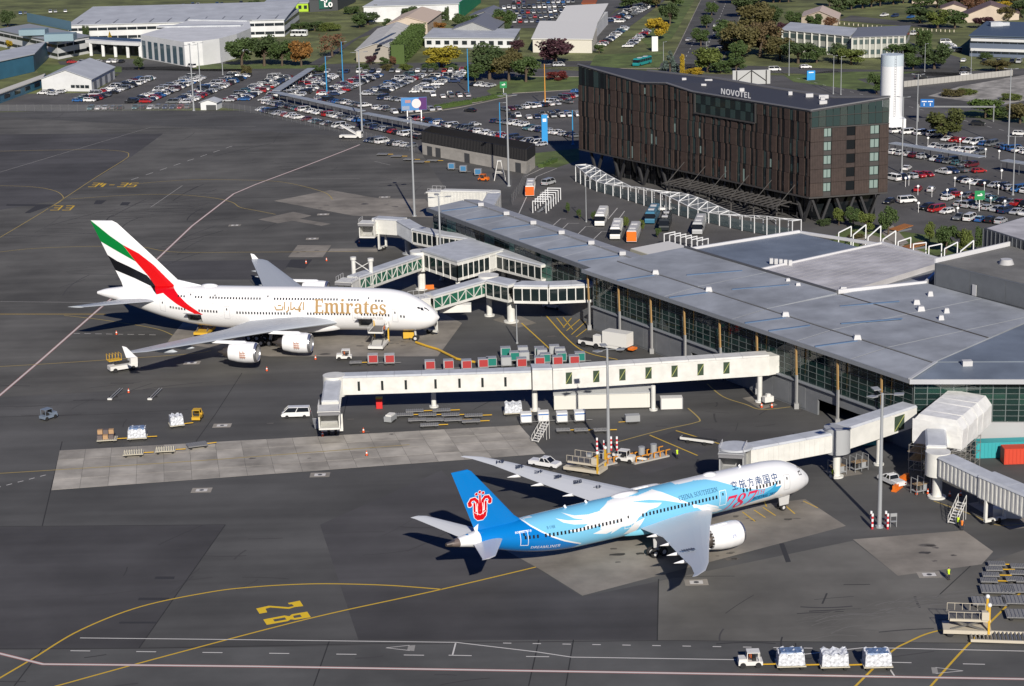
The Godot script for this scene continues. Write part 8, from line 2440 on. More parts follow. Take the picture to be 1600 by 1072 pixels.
func tree(base: Vector3, w: float, h: float, kind: String, col: Color, key: String, label: String, group = ""):
	var s = tree_shapes(kind)
	var t = thing({"cone": "conifer", "column": "columnar_tree", "bush": "shrub", "bare": "bare_tree"}.get(kind, "leafy_tree"), label, "shrub" if kind == "bush" else "tree", base, rng.randf() * TAU, group)
	var sc = V(w, h, w)
	var a = part("trunk", s[0], mat("bark", KC(0.09, 0.065, 0.045), 0.9), t); a.scale = sc
	var c = part("crown", s[1], leaf_mat("leaf_" + key, col * 1.12), t); c.scale = sc
	c.set_meta("kind", "stuff")

func build_trees():
	var G1 = KC(0.045, 0.075, 0.018); var G2 = KC(0.042, 0.066, 0.02); var GY = KC(0.085, 0.11, 0.02); var OR = KC(0.20, 0.095, 0.02); var YE = KC(0.34, 0.24, 0.015); var PU = KC(0.05, 0.018, 0.025); var BR = KC(0.12, 0.06, 0.03); var OL = KC(0.08, 0.07, 0.022); var BG = KC(0.07, 0.10, 0.085)
	# base, top v is folded into the height; width and height in metres
	for q in [
		[V(-112.5, 0, -854.6), 15, 14.17, "round", G1, "green", "dark green tree at the end of the white hall"], [V(-102.9, 0, -854.8), 16, 13.63, "round", G2, "dark", "very dark tree between the white hall and the orange tree"], [V(-95.1, 0, -853.1), 12, 11.16, "round", G1, "green", "green tree beside the orange tree"], [V(-86.5, 0, -849.1), 12, 11.92, "round", OR, "orange", "orange autumn tree beside the green ones"], [V(-76.1, 0, -883.2), 15, 10.69, "bare", BR, "brown", "half-bare brown tree by the side road"],
		[V(-156.3, 0, -852.9), 5.5, 5.73, "round", G2, "dark", "small dark tree on the verge before the colonnade"], [V(-107.3, 0, -827.9), 5, 4.5, "bush", OL, "olive", "olive shrub at the top of the staff car park"], [V(-201.7, 0, -967.8), 4.5, 8, "column", G2, "dark", "dark tree in the office courtyard"], [V(-189.7, 0, -965), 3.2, 5.5, "cone", YE, "yellow", "small yellow tree in the office courtyard"], [V(-260, 0, -1052.9), 9, 9, "round", G2, "dark", "dark tree at the end of the parked row on the far road"], [V(-137.1, 0, -1109.2), 9, 6, "round", G2, "dark", "dark tree where the far road leaves the view"],
		[V(-232.7, 0, -948.2), 8, 5, "round", YE, "yellow", "yellow tree behind the blue hangar"], [V(-215.8, 0, -916.5), 8, 5, "round", OR, "orange", "orange tree behind the blue hangar"],
		[V(-100.7, 0, -994.9), 12, 5, "bush", G1, "green", "bushy hedge plant by the long office end"], [V(-93.5, 0, -993.1), 12, 5.5, "bush", G2, "dark", "dark hedge bush left of the narrow path"], [V(-86.1, 0, -991.3), 11, 5, "bush", GY, "lime", "pale hedge bush by the narrow path"], [V(-80.8, 0, -1072.9), 9, 5, "bush", G1, "green", "green bush beside the dark motel"],
		[V(-47, 0, -1024.3), 11, 9, "round", G2, "dark", "dark tree against the white warehouse wall"], [V(-54.7, 0, -977.7), 9, 7, "round", G1, "green", "tree at the corner of the pink-roofed shed"], [V(-38.6, 0, -1019), 7, 6, "round", GY, "lime", "pale green tree against the warehouse"], [V(-31.6, 0, -1023.5), 6, 6, "round", G2, "dark", "small dark tree near the green warehouse wall"], [V(-28.7, 0, -1026), 3, 7, "column", G2, "dark", "narrow dark conifer near the green warehouse wall"], [V(-22.5, 0, -993.3), 8, 7, "round", G1, "green", "tree under the green warehouse end"], [V(-30.8, 0, -971.8), 7, 5.5, "round", OR, "orange", "orange tree behind the pink-roofed shed"], [V(-2.8, 0, -988.4), 7, 6, "round", GY, "lime", "yellow-green tree over the slate shed roof"], [V(1.7, 0, -936.1), 4, 7, "column", G2, "dark", "dark column tree beside the slate shed"],
		[V(-26.3, 0, -832.1), 17, 9.84, "round", KC(0.24, 0.2, 0.015), "gold", "big golden-leaved tree behind the car park"], [V(-6.1, 0, -791.3), 18, 14.94, "round", G2, "dark", "big dark tree on the corner by the green sign"], [V(1.5, 0, -785.9), 14, 12.84, "round", OL, "olive", "olive tree on the corner by the green sign"], [V(-11.9, 0, -786.6), 10, 7.82, "round", G1, "green", "low green tree left of the big corner tree"], [V(8.2, 0, -780.7), 13, 11.51, "round", G1, "green", "green tree at the lawn's end"], [V(-4.4, 0, -810.8), 4, 8, "column", YE, "yellow", "narrow yellow tree in the corner group"],
		[V(-56.8, 0, -849.4), 5.5, 4.5, "round", PU, "purple", "small purple tree before the beige workshop"], [V(-51, 0, -843.8), 5, 4, "round", G1, "green", "small green tree before the beige workshop"], [V(-47.3, 0, -845.2), 4, 4, "round", BR, "brown", "small brown tree before the beige workshop"], [V(-76.9, 0, -830), 7, 3.5, "bush", G1, "green", "shrub at the side road corner"], [V(-59.1, 0, -830.5), 6, 3.2, "bush", G2, "dark", "dark shrub along the car park's far edge"], [V(-48.8, 0, -828.3), 6, 3.2, "bush", OL, "olive", "olive shrub along the car park's far edge"], [V(-41.1, 0, -826.7), 6, 3.2, "bush", GY, "lime", "pale shrub along the car park's far edge"], [V(-30.9, 0, -824.6), 7, 3.5, "bush", G1, "green", "shrub below the golden tree"], [V(-22.1, 0, -822.7), 6, 3.2, "bush", G1, "green", "shrub at the end of the far row of cars"],
		[V(21.3, 0, -834.9), 19, 11.72, "round", PU, "purple", "big dark purple tree in front of the white low hall"], [V(5.6, 0, -879.3), 8, 6, "round", PU, "purple", "small purple tree at the works building corner"], [V(20.4, 0, -784), 8.5, 4.2, "bush", KC(0.11, 0.015, 0.012), "red", "clipped dark red bush on the lawn"], [V(70.1, 0, -914.6), 12, 10.45, "round", YE, "yellow", "bright yellow tree by the white pylon sign"], [V(81.3, 0, -979.2), 12, 12, "round", G2, "dark", "dark tree behind the bright yellow tree"], [V(66.2, 0, -798.2), 8.5, 9.2, "cone", BG, "bluish", "blue-green conifer behind the hotel roof"], [V(70.3, 0, -789.4), 2.6, 8.1, "column", YE, "yellow", "narrow golden column tree beside the conifer"], [V(41.2, 0, -869), 5, 4.5, "round", G1, "green", "small tree at the white low hall's corner"],
		[V(81, 0, -795.1), 14, 10.94, "round", GY, "lime", "broad yellow-green tree at the double road's mouth"], [V(85.8, 0, -792.2), 9, 6, "bush", G1, "green", "bushy shrub beside the broad roadside tree"], [V(92, 0, -792.9), 9, 6.5, "round", G1, "green", "low tree behind the hotel roof units"], [V(75, 0, -788.4), 8, 3.4, "bush", YE, "yellow", "yellowish shrub below the narrow column tree"], [V(87.1, 0, -885.1), 9, 8.5, "round", G1, "green", "median tree on the double road, nearer the roundabout"], [V(97, 0, -957.6), 8, 7, "round", G2, "dark", "median tree on the double road, further along"], [V(105.6, 0, -1016.7), 8, 7, "round", G1, "green", "median tree on the double road, most distant"], [V(99.6, 0, -835.5), 18, 17, "round", OL, "olive", "tall olive tree beside the double road"], [V(108, 0, -842.6), 18, 17, "round", KC(0.085, 0.06, 0.025), "russet", "tall russet tree beside the double road"], [V(117.5, 0, -935.5), 20, 15, "round", OL, "olive", "big olive tree further up the double road"], [V(122.3, 0, -999.5), 18, 14, "round", G2, "dark", "big dark tree far up the double road"], [V(126.5, 0, -947.4), 14, 11, "round", G2, "dark", "dark tree left of the bungalow"], [V(126.2, 0, -901.3), 9, 8, "round", PU, "purple", "purplish tree by the grey office end"], [V(138, 0, -953.1), 9, 8, "round", G1, "green", "green tree in front of the bungalow, left"], [V(146.5, 0, -945.2), 10, 7, "round", G1, "green", "green tree in front of the bungalow"], [V(152.9, 0, -938), 7, 6, "round", BR, "brown", "brownish tree by the bungalow"],
		[V(165.7, 0, -988.1), 14, 14, "round", G2, "dark", "big dark tree on the far park lawn"], [V(170.1, 0, -1046.4), 10, 10, "round", G2, "dark", "dark tree at the top of the far park"], [V(120.1, 0, -815.8), 15, 10.17, "round", G2, "dark", "spreading dark tree in front of the grey office"], [V(127.8, 0, -816.3), 10, 6.79, "round", G1, "green", "green tree beside the spreading dark tree"], [V(136.7, 0, -816.5), 10, 8.09, "round", G2, "dark", "dark tree in front of the office wing joint"], [V(140.4, 0, -807.3), 13, 7.49, "round", GY, "lime", "yellow-green tree in front of the office wing"], [V(162.3, 0, -813.2), 15, 7.8, "round", G1, "green", "green tree at the office wing's end"], [V(169.7, 0, -786.7), 15, 10.57, "round", G2, "dark", "dark tree in the lane by the far lot"], [V(161.3, 0, -786.4), 9, 5.8, "round", G1, "green", "low tree next to the white tower"], [V(179.9, 0, -856.6), 9, 8, "column", G1, "green", "upright tree behind the far lot"],
		[V(198.5, 0, -955.3), 16, 8, "round", G2, "dark", "dark tree at the bollard drive"], [V(201.9, 0, -931.4), 13, 9, "round", GY, "lime", "yellow-green tree at the bollard drive"], [V(209.5, 0, -929.5), 14, 9, "round", G1, "green", "green tree at the brown-roofed house's end"], [V(222.5, 0, -926.3), 12, 6, "round", PU, "purple", "purple tree before the brown-roofed house"], [V(238.8, 0, -956.9), 12, 7, "round", OL, "olive", "olive tree before the brown-roofed house"], [V(251.2, 0, -1007.1), 9, 5, "round", YE, "yellow", "yellow tree behind the brown-roofed house"], [V(249.5, 0, -966.2), 10, 9, "round", G2, "dark", "dark tree at the brown-roofed house's far end"], [V(234.5, 0, -1001.8), 16, 7, "round", BR, "brown", "brown tree behind the brown-roofed house"], [V(191.3, 0, -774.2), 12, 4.97, "round", OL, "olive", "olive tree against the barrier wall"], [V(196.5, 0, -814.3), 6, 3, "bush", G1, "green", "shrub in front of the blue-grey office"],
		[V(135, 0, -721.8), 7, 8.6, "round", G1, "green", "round green tree left of the white tower"], [V(159.9, 0, -659.8), 12.5, 7.28, "round", KC(0.05, 0.085, 0.012), "fresh", "round bright green tree by the main road"], [V(138, 0, -620.6), 14.5, 9.7, "round", KC(0.06, 0.07, 0.016), "mixed", "broad tree turning orange beside the minibuses"], [V(167.9, 0, -645.8), 10, 7.76, "round", OL, "olive", "olive tree by the main road verge"], [V(164.7, 0, -661.8), 9, 4, "bush", G2, "dark", "dark bush beside the round bright green tree"], [V(160.8, 0, -711.9), 9, 3, "bush", OL, "olive", "rough bush on the gravel yard"], [V(166.3, 0, -715.8), 8, 2.6, "bush", GY, "lime", "pale rough bush on the gravel yard"], [V(178.2, 0, -698.8), 8, 2.6, "bush", GY, "lime", "pale bush beyond the round bright green tree"],
		[V(83.2, 0, -491.9), 3.6, 4.6, "round", GY, "lime", "slim young tree nearest the hotel's slanting columns"], [V(86.3, 0, -489.1), 4.2, 5.6, "round", G1, "green", "young tree in the planted forecourt, second from the hotel"], [V(88.4, 0, -481.8), 4.6, 6.0, "round", GY, "lime", "young tree in the planted forecourt, third from the hotel"], [V(93.2, 0, -478.9), 5.6, 7.2, "round", G1, "green", "fuller young tree beside the timber lounger bench"], [V(101.2, 0, -468.9), 3.2, 5.4, "round", GY, "lime", "slim young tree across the path from the bench"], [V(102.7, 0, -457.3), 6.2, 7.5, "round", G1, "green", "bushy young tree near the ribbed dark block"], [V(106.3, 0, -453.3), 4.2, 7.0, "round", GY, "lime", "light young tree near the ribbed dark block"], [V(110.3, 0, -455.6), 3.4, 6.6, "round", G1, "green", "young tree against the ribbed dark block"], [V(79.6, 0, -492.4), 4, 2, "bush", G2, "dark", "low dark shrub below the hotel's corner"], [V(84.8, 0, -476.2), 4, 1.6, "bush", OL, "olive", "low olive shrub on the forecourt"],
		[V(15.6, 0, -515.9), 1.6, 3.2, "round", G1, "green", "clipped ball tree on the coach park island, first"], [V(18.3, 0, -507.8), 1.6, 3.2, "round", G1, "green", "clipped ball tree beside the dark lamp post"], [V(21.9, 0, -503.2), 1.6, 3.2, "round", G1, "green", "clipped ball tree by the coach bays"], [V(29.7, 0, -494.9), 1.7, 3.2, "round", GY, "lime", "clipped ball tree between two coaches"], [V(33.4, 0, -490.5), 1.7, 3.2, "round", GY, "lime", "clipped ball tree behind the orange-ended bus"], [V(36.8, 0, -482.3), 1.7, 3.0, "round", G1, "green", "clipped ball tree in front of the black coach"]]:
		tree(q[0], q[1], q[2], q[3], q[4], q[5], q[6])
	for q in [[V(121.1, 0, -1074.3), V(157.2, 0, -1075.1), 7], [V(176, 0, -1024.2), V(213.3, 0, -1055.6), 6], [V(212.9, 0, -1020.9), V(268.1, 0, -1033.1), 9], [V(114.6, 0, -878.8), V(114.8, 0, -819.1), 3], [V(-72.4, 0, -999.8), V(-61.9, 0, -1041), 3], [V(-20.7, 0, -963.7), V(4, 0, -974.9), 4], [V(65.5, 0, -1061.2), V(93.2, 0, -1067.7), 4], [V(100, 0, -912.7), V(95.2, 0, -798.2), 4]]:
		for i in q[2]: tree(q[0].lerp(q[1], (i + rng.randf() * 0.6) / q[2]), rng.randf_range(9, 15), rng.randf_range(7, 11), "round", [G1, G2, OL][i % 3], ["green", "dark", "olive"][i % 3], ["green", "dark green", "olive"][i % 3] + " leafy tree in the distant belts between roads and sheds", "trees in the distant belts")
	hedge(V(-45.3, 0, -849.1), V(-39.4, 0, -929.8), 7.0, 9.0, "tall clipped hedge along the beige workshop's side wall")
	hedge(V(10, 0, -586.7), V(14.6, 0, -597.2), 2.0, 1.2, "low hedge on the lawn beside the service building")

# ------------------------------------------------------------------ apron things
func wheels(t, list, r: float, w = 0.22):
	for q in list:
		var m = nw()
		m.cyl(q - V(0, 0, w / 2), q + V(0, 0, w / 2), r, r, 12)
		part("wheel", m, mat("tyre", KC(0.015, 0.015, 0.016), 0.8), t)

# parts given as [name, centre, size, material]
func kit(called, label, cat, at: Vector3, turn: float, list, group = "") -> Node3D:
	var t = thing(called, label, cat, V(at.x, 0.03, at.z), turn, group)
	for q in list:
		var m = nw()
		m.box(q[1], q[2])
		part(q[0], m, q[3], t)
	return t

func uld(at: Vector3, turn: float, col: Color, key: String, label: String, group: String):
	var silver = mat("uld_silver", KC(0.42, 0.43, 0.45), 0.4, 0.3)
	var t = kit("container_dolly", label, "cargo container", at, turn, [["deck", Y(0.5), V(2.1, 0.12, 1.7), mat("dolly_grey", KC(0.2, 0.2, 0.2), 0.6)], ["tow_bar", V(1.6, 0.4, 0), V(1.2, 0.08, 0.1), mat("dolly_grey")]], group)
	var b = nw()
	b.extrude([U(-0.98, 1.0), U(-0.72, 0.57), U(0.98, 0.57), U(0.98, 2.15), U(-0.98, 2.15)], -0.78, 0.78)
	part("shell", b, silver if key != "white" else mat("uld_white", KC(0.7, 0.7, 0.69), 0.5), t)
	var c = nw()
	c.box(V(0.08, 1.36, 0.8), V(1.62, 1.36, 0.05))
	if key == "white": c = nw(); c.box(V(0, 1.75, 0.8), V(1.8, 0.2, 0.04))
	part("curtain", c, mat("curtain_" + key, col, 0.6), t)
	for x in [-0.9, 0.95]:
		var f = nw()
		f.bar(V(x, 0.6, 0.81), V(x, 2.13, 0.81), 0.1, 0.06, V(0, 0, 1))
		part("edge_frame", f, silver, t)
	wheels(t, [V(-0.75, 0.22, 0.7), V(0.75, 0.22, 0.7), V(-0.75, 0.22, -0.7), V(0.75, 0.22, -0.7)], 0.22, 0.14)

func pallet_dolly(at: Vector3, turn: float, label: String, cargo: String, group = "", L = 3.4, W = 2.4):
	var t = kit("pallet_dolly", label, "dolly", at, turn, [["deck", Y(0.5), V(L, 0.1, W), mat("deck_" + ("cream" if cargo != "flat" else "grey"), KC(0.55, 0.51, 0.4) if cargo != "flat" else KC(0.22, 0.22, 0.22), 0.6)], ["tow_bar", V(L / 2 + 0.8, 0.42, 0), V(1.7, 0.12, 0.16), mat("tow_yellow", KC(0.55, 0.33, 0.02), 0.5)]], group)
	var r = nw()
	for k in 9: r.cyl(V(-L / 2 + 0.2 + k * (L - 0.4) / 8, 0.58, -W / 2 + 0.1), V(-L / 2 + 0.2 + k * (L - 0.4) / 8, 0.58, W / 2 - 0.1), 0.06, 0.06, 6)
	part("rollers", r, mat("roller", KC(0.35, 0.35, 0.35), 0.35, 0.6), t).set_meta("kind", "stuff")
	wheels(t, [V(-L * 0.36, 0.22, W * 0.42), V(L * 0.36, 0.22, W * 0.42), V(-L * 0.36, 0.22, -W * 0.42), V(L * 0.36, 0.22, -W * 0.42)], 0.22, 0.16)
	if cargo == "wrapped" or cargo == "foil":
		var m = nw()
		var seed_ = at.x
		var P = func(i, j, y): return V((-0.5 + i / 8.0) * (L - 0.3) * (1.0 - 0.05 * y), 0.62 + y * (1.5 + 0.16 * sin(i * 1.9 + seed_)), (-0.5 + j / 6.0) * (W - 0.2) * (1.0 - 0.06 * y))
		for i in 8:
			for j in 6:
				var hgt = func(a, b): return 1.0 + 0.07 * sin(a * 2.3 + b * 1.7 + seed_)
				m.quad(P.call(i, j + 1, hgt.call(i, j + 1)), P.call(i + 1, j + 1, hgt.call(i + 1, j + 1)), P.call(i + 1, j, hgt.call(i + 1, j)), P.call(i, j, hgt.call(i, j)))
		for i in 8:
			for s in [0, 6]:
				for k in 4:
					var bu = func(a, b): return V(0, 0, (0.07 * sin(a * 2.7 + b * 2.1 + seed_)))
					var q = [P.call(i, s, k / 4.0) + bu.call(i, k), P.call(i + 1, s, k / 4.0) + bu.call(i + 1, k), P.call(i + 1, s, (k + 1) / 4.0) + bu.call(i + 1, k + 1), P.call(i, s, (k + 1) / 4.0) + bu.call(i, k + 1)]
					if s == 6: m.quad(q[0], q[1], q[2], q[3])
					else: m.quad(q[1], q[0], q[3], q[2])
		for j in 6:
			m.quad(P.call(8, j + 1, 0), P.call(8, j, 0), P.call(8, j, 1), P.call(8, j + 1, 1)); m.quad(P.call(0, j, 0), P.call(0, j + 1, 0), P.call(0, j + 1, 1), P.call(0, j, 1))
		var fm = ground_mat("wrap_film", KC(0.6, 0.62, 0.66), 1.6, 140, 255, 91, 0.0, 0.25)
		part("wrapped_load", m, fm, t)
		var c = nw()
		c.hexa([V(-L * 0.4, 2.02, W * 0.38), V(L * 0.4, 2.02, W * 0.38), V(L * 0.4, 2.02, -W * 0.4), V(-L * 0.4, 2.02, -W * 0.4), V(-L * 0.36, 2.28, W * 0.3), V(L * 0.36, 2.26, W * 0.3), V(L * 0.36, 2.3, -W * 0.36), V(-L * 0.36, 2.24, -W * 0.36)])
		if cargo == "wrapped": part("blue_sheet", c, ground_mat("wrap_blue", KC(0.13, 0.2, 0.34), 1.2, 130, 255, 92, 0.0, 0.3), t)
	elif cargo == "boxes":
		for k in 9:
			var m = nw(); m.box(V(-1.2 + (k % 3) * 0.95, 0.95 + (k / 6) * 0.7, -0.6 + (k / 3 % 2) * 0.9), V(0.85, 0.7, 0.8))
			part("carton", m, mat("carton%d" % (k % 2), [KC(0.4, 0.25, 0.13), KC(0.12, 0.1, 0.1)][k % 2], 0.8), t)
	elif cargo == "rails":
		for k in 8:
			var m = nw(); m.bar(V(-L / 2 + 0.3 + k * (L - 0.6) / 7, 0.55, W * 0.3), V(-L / 2 + 0.3 + k * (L - 0.6) / 7, 1.3, W * 0.3), 0.08, 0.08, Vector3.RIGHT)
			part("stake", m, mat("deck_cream"), t)

func tug(at: Vector3, turn: float, label: String, m, driver = false):
	var g = mat("car_glass", KC(0.012, 0.014, 0.017), 0.05)
	var t = kit("baggage_tug", label, "tug", at, turn, [["chassis", Y(0.62), V(3.0, 0.5, 1.5), m], ["bonnet", V(0.95, 1.0, 0), V(1.0, 0.4, 1.35), m], ["seat", V(-0.45, 1.0, 0), V(0.5, 0.5, 1.1), mat("seat_black", KC(0.02, 0.02, 0.02), 0.7)], ["roof", V(-0.35, 2.0, 0), V(1.6, 0.08, 1.4), m], ["windscreen", V(0.4, 1.55, 0), V(0.05, 0.7, 1.25), g]])
	var p = nw()
	for x in [-1.1, 0.42]:
		for z in [-0.65, 0.65]: p.bar(V(x, 0.85, z), V(x, 2.0, z), 0.08, 0.08, Vector3.RIGHT)
	part("roof_posts", p, m, t)
	wheels(t, [V(-0.95, 0.38, 0.65), V(0.95, 0.38, 0.65), V(-0.95, 0.38, -0.65), V(0.95, 0.38, -0.65)], 0.38)
	if driver: person(V(at.x, 0.25, at.z), turn + PI / 2, "driver in an orange vest on the " + ("wrapped pallet train's tug" if at.z > -300 else "tug hauling red containers"), KC(0.75, 0.16, 0.02))

func cone(at: Vector3, label: String, group: String):
	var t = thing("traffic_cone", label, "traffic cone", V(at.x, 0.03, at.z), 0.0, group)
	var a = nw(); a.lathe([U(0, 0.24), U(0.85, 0.05), U(0.86, 0.0)], Vector3.ZERO, Vector3.UP, 12)
	part("body", a, mat("cone_orange", KC(0.72, 0.09, 0.015), 0.5), t)
	var b = nw(); b.lathe([U(0.4, 0.165), U(0.6, 0.118)], Vector3.ZERO, Vector3.UP, 12)
	part("band", b, mat("sign_white", KC(0.8, 0.8, 0.8), 0.5), t)
	var c = nw(); c.box(Y(0.02), V(0.55, 0.05, 0.55))
	part("base", c, mat("seat_black", KC(0.02, 0.02, 0.02), 0.7), t)

# cargo loader: platform on a scissor frame with guide posts
func loader(at: Vector3, turn: float, label: String, h: float, m, L = 7.0):
	var dk = mat("loader_deck", KC(0.12, 0.115, 0.11), 0.6)
	var t = kit("cargo_loader", label, "loader", at, turn, [["chassis", Y(0.75), V(L, 0.5, 3.0), m], ["platform", V(0.3, h, 0), V(L * 0.85, 0.3, 3.1), m], ["deck", V(0.3, h + 0.18, 0), V(L * 0.82, 0.06, 2.7), dk], ["operator_box", V(L * 0.36, h + 0.7, 1.4), V(0.9, 1.1, 0.7), m]])
	var s = nw()
	for z in [-1.1, 1.1]:
		s.bar(V(-L * 0.35, 1.0, z), V(L * 0.35, h - 0.1, z), 0.18, 0.2); s.bar(V(L * 0.35, 1.0, z), V(-L * 0.35, h - 0.1, z), 0.18, 0.2)
	part("scissor_frame", s, dk, t)
	for z in [-1.45, 1.45]:
		var g = nw(); g.bar(V(L * 0.44, 0.6, z), V(L * 0.44, h + 2.0, z), 0.28, 0.28, Vector3.RIGHT)
		part("guide_post", g, mat("post_yellow", KC(0.6, 0.36, 0.03), 0.5), t)
		var b = nw(); b.ball(V(L * 0.44, h + 2.15, z), V(0.3, 0.3, 0.3), 6)
		part("lamp", b, mat("lamp_white", KC(0.7, 0.7, 0.68), 0.4), t)
	var r = nw()
	for z in [-1.5, 1.5]:
		r.bar(V(-L * 0.4, h + 1.1, z), V(L * 0.4, h + 1.1, z), 0.06, 0.06)
		for k in 6: r.bar(V(-L * 0.4 + k * L * 0.16, h, z), V(-L * 0.4 + k * L * 0.16, h + 1.1, z), 0.05, 0.05, Vector3.RIGHT)
	part("railing", r, m, t)
	wheels(t, [V(-L * 0.35, 0.45, 1.3), V(L * 0.3, 0.45, 1.3), V(-L * 0.35, 0.45, -1.3), V(L * 0.3, 0.45, -1.3)], 0.45, 0.3)
	return t

# figure: distance field of tapered bones, meshed as surface nets
func net(bones, grow: float, cell: float) -> MB:
	var lo = V(9, 9, 9); var hi = -lo
	for b in bones:
		for q in [b[0], b[1]]: lo = lo.min(q - Vector3.ONE * 0.25); hi = hi.max(q + Vector3.ONE * 0.25)
	var n_ = ((hi - lo) / cell).ceil()
	var nx = int(n_.x) + 1; var ny = int(n_.y) + 1; var nz = int(n_.z) + 1
	var f = func(p):
		var d = 9.0
		for b in bones:
			var ab = b[1] - b[0]
			var t = clamp((p - b[0]).dot(ab) / max(ab.length_squared(), 1e-6), 0.0, 1.0)
			var e = p.distance_to(b[0] + ab * t) - lerp(b[2], b[3], t) - grow
			var h = clamp(0.5 + 0.5 * (d - e) / 0.05, 0.0, 1.0)
			d = lerp(d, e, h) - 0.05 * h * (1.0 - h)
		return d
	var v = PackedFloat32Array(); v.resize(nx * ny * nz)
	for i in nx:
		for j in ny:
			for k in nz: v[(i * ny + j) * nz + k] = f.call(lo + V(i, j, k) * cell)
	var at = {}
	for i in nx - 1:
		for j in ny - 1:
			for k in nz - 1:
				var s = Vector3.ZERO; var c = 0
				for e in [[0, 0, 0, 1, 0, 0], [0, 1, 0, 1, 1, 0], [0, 0, 1, 1, 0, 1], [0, 1, 1, 1, 1, 1], [0, 0, 0, 0, 1, 0], [1, 0, 0, 1, 1, 0], [0, 0, 1, 0, 1, 1], [1, 0, 1, 1, 1, 1], [0, 0, 0, 0, 0, 1], [1, 0, 0, 1, 0, 1], [0, 1, 0, 0, 1, 1], [1, 1, 0, 1, 1, 1]]:
					var a = v[((i + e[0]) * ny + j + e[1]) * nz + k + e[2]]; var b = v[((i + e[3]) * ny + j + e[4]) * nz + k + e[5]]
					if (a < 0) != (b < 0):
						s += V(e[0], e[1], e[2]).lerp(V(e[3], e[4], e[5]), a / (a - b)); c += 1
				if c > 0: at[(i * ny + j) * nz + k] = lo + (V(i, j, k) + s / c) * cell
	var m = nw()
	for i in range(1, nx - 1):
		for j in range(1, ny - 1):
			for k in range(1, nz - 1):
				var id = (i * ny + j) * nz + k
				for ax in 3:
					var st = [ny * nz, nz, 1][ax]
					if (v[id] < 0) == (v[id + st] < 0): continue
					var u = [nz, 1, ny * nz][ax]; var w = [1, ny * nz, nz][ax]
					var q = [id - u - w, id - w, id, id - u]
					var ok = true
					for x in q: ok = ok and at.has(x)
					if not ok: continue
					if v[id] < 0: m.quad(at[q[0]], at[q[1]], at[q[2]], at[q[3]])
					else: m.quad(at[q[3]], at[q[2]], at[q[1]], at[q[0]])
	return m

var figure := []
func person(at: Vector3, turn: float, label: String, vest: Color):
	if figure.is_empty():
		var legs = [[V(0.1, 0.92, 0), V(0.12, 0.5, 0.04), 0.095, 0.07], [V(0.12, 0.5, 0.04), V(0.12, 0.08, -0.02), 0.066, 0.045], [V(-0.1, 0.92, 0), V(-0.13, 0.5, 0.1), 0.095, 0.07], [V(-0.13, 0.5, 0.1), V(-0.13, 0.08, 0.0), 0.066, 0.045]]
		var torso = [[Y(0.95), Y(1.2), 0.14, 0.145], [Y(1.2), Y(1.38), 0.15, 0.13], [V(-0.14, 1.4, 0), V(0.14, 1.4, 0), 0.08, 0.08]]
		var arms = [[V(0.19, 1.4, 0), V(0.27, 1.13, 0.02), 0.058, 0.046], [V(0.27, 1.13, 0.02), V(0.27, 0.88, 0.12), 0.044, 0.032], [V(-0.19, 1.4, 0), V(-0.27, 1.13, 0.0), 0.058, 0.046], [V(-0.27, 1.13, 0.0), V(-0.25, 0.9, 0.14), 0.044, 0.032]]
		var head = [[Y(1.42), V(0, 1.56, 0.01), 0.058, 0.055], [V(0, 1.62, 0.01), V(0, 1.7, 0.0), 0.085, 0.092], [V(0, 1.61, 0.09), V(0, 1.59, 0.11), 0.02, 0.018]]
		var feet = [[V(0.12, 0.05, -0.04), V(0.13, 0.04, 0.17), 0.05, 0.04], [V(-0.13, 0.05, -0.02), V(-0.14, 0.04, 0.19), 0.05, 0.04]]
		var b = net(legs + torso + arms + head + feet, 0.0, 0.035)
		for s in [1, -1]:      # palm with four fingers and a thumb
			var w = V(s * 0.265, 0.87, 0.13)
			b.cyl(w, w + V(0, -0.09, 0.02), 0.032, 0.038, 8)
			for k in 4: b.cyl(w + V(0, -0.085, -0.01 + k * 0.02), w + V(-s * 0.015, -0.155 + abs(k - 1.5) * 0.012, 0.0 + k * 0.021), 0.009, 0.007, 6)
			b.cyl(w + V(0, -0.03, 0.045), w + V(-s * 0.01, -0.09, 0.085), 0.011, 0.008, 6)
		var sl = [[arms[0][0], arms[0][1], 0.058, 0.05], arms[1], [arms[2][0], arms[2][1], 0.058, 0.05], arms[3]]
		var hair = [[V(0, 1.69, -0.02), V(0, 1.735, -0.01), 0.088, 0.086]]
		figure = [b.mesh(), net(legs, 0.014, 0.035).mesh(), net(torso + [[Y(0.86), Y(0.95), 0.14, 0.14]], 0.018, 0.035).mesh(), net(sl, 0.01, 0.03).mesh(), net(feet, 0.012, 0.03).mesh(), net(hair, 0.008, 0.03).mesh()]
	var t = thing("person", label, "person", V(at.x, max(at.y, 0.03), at.z), turn)
	var ms = [mat("skin", KC(0.45, 0.27, 0.19), 0.6), mat("trousers", KC(0.025, 0.028, 0.04), 0.8), mat("vest_%d" % int(vest.g * 100), vest, 0.6), mat("sleeves", KC(0.03, 0.035, 0.05), 0.8), mat("seat_black", KC(0.02, 0.02, 0.02), 0.7), mat("hair", KC(0.03, 0.02, 0.015), 0.8)]
	for i in 6: part(["body", "trousers", "vest", "sleeves", "shoes", "hair"][i], figure[i], ms[i], t)

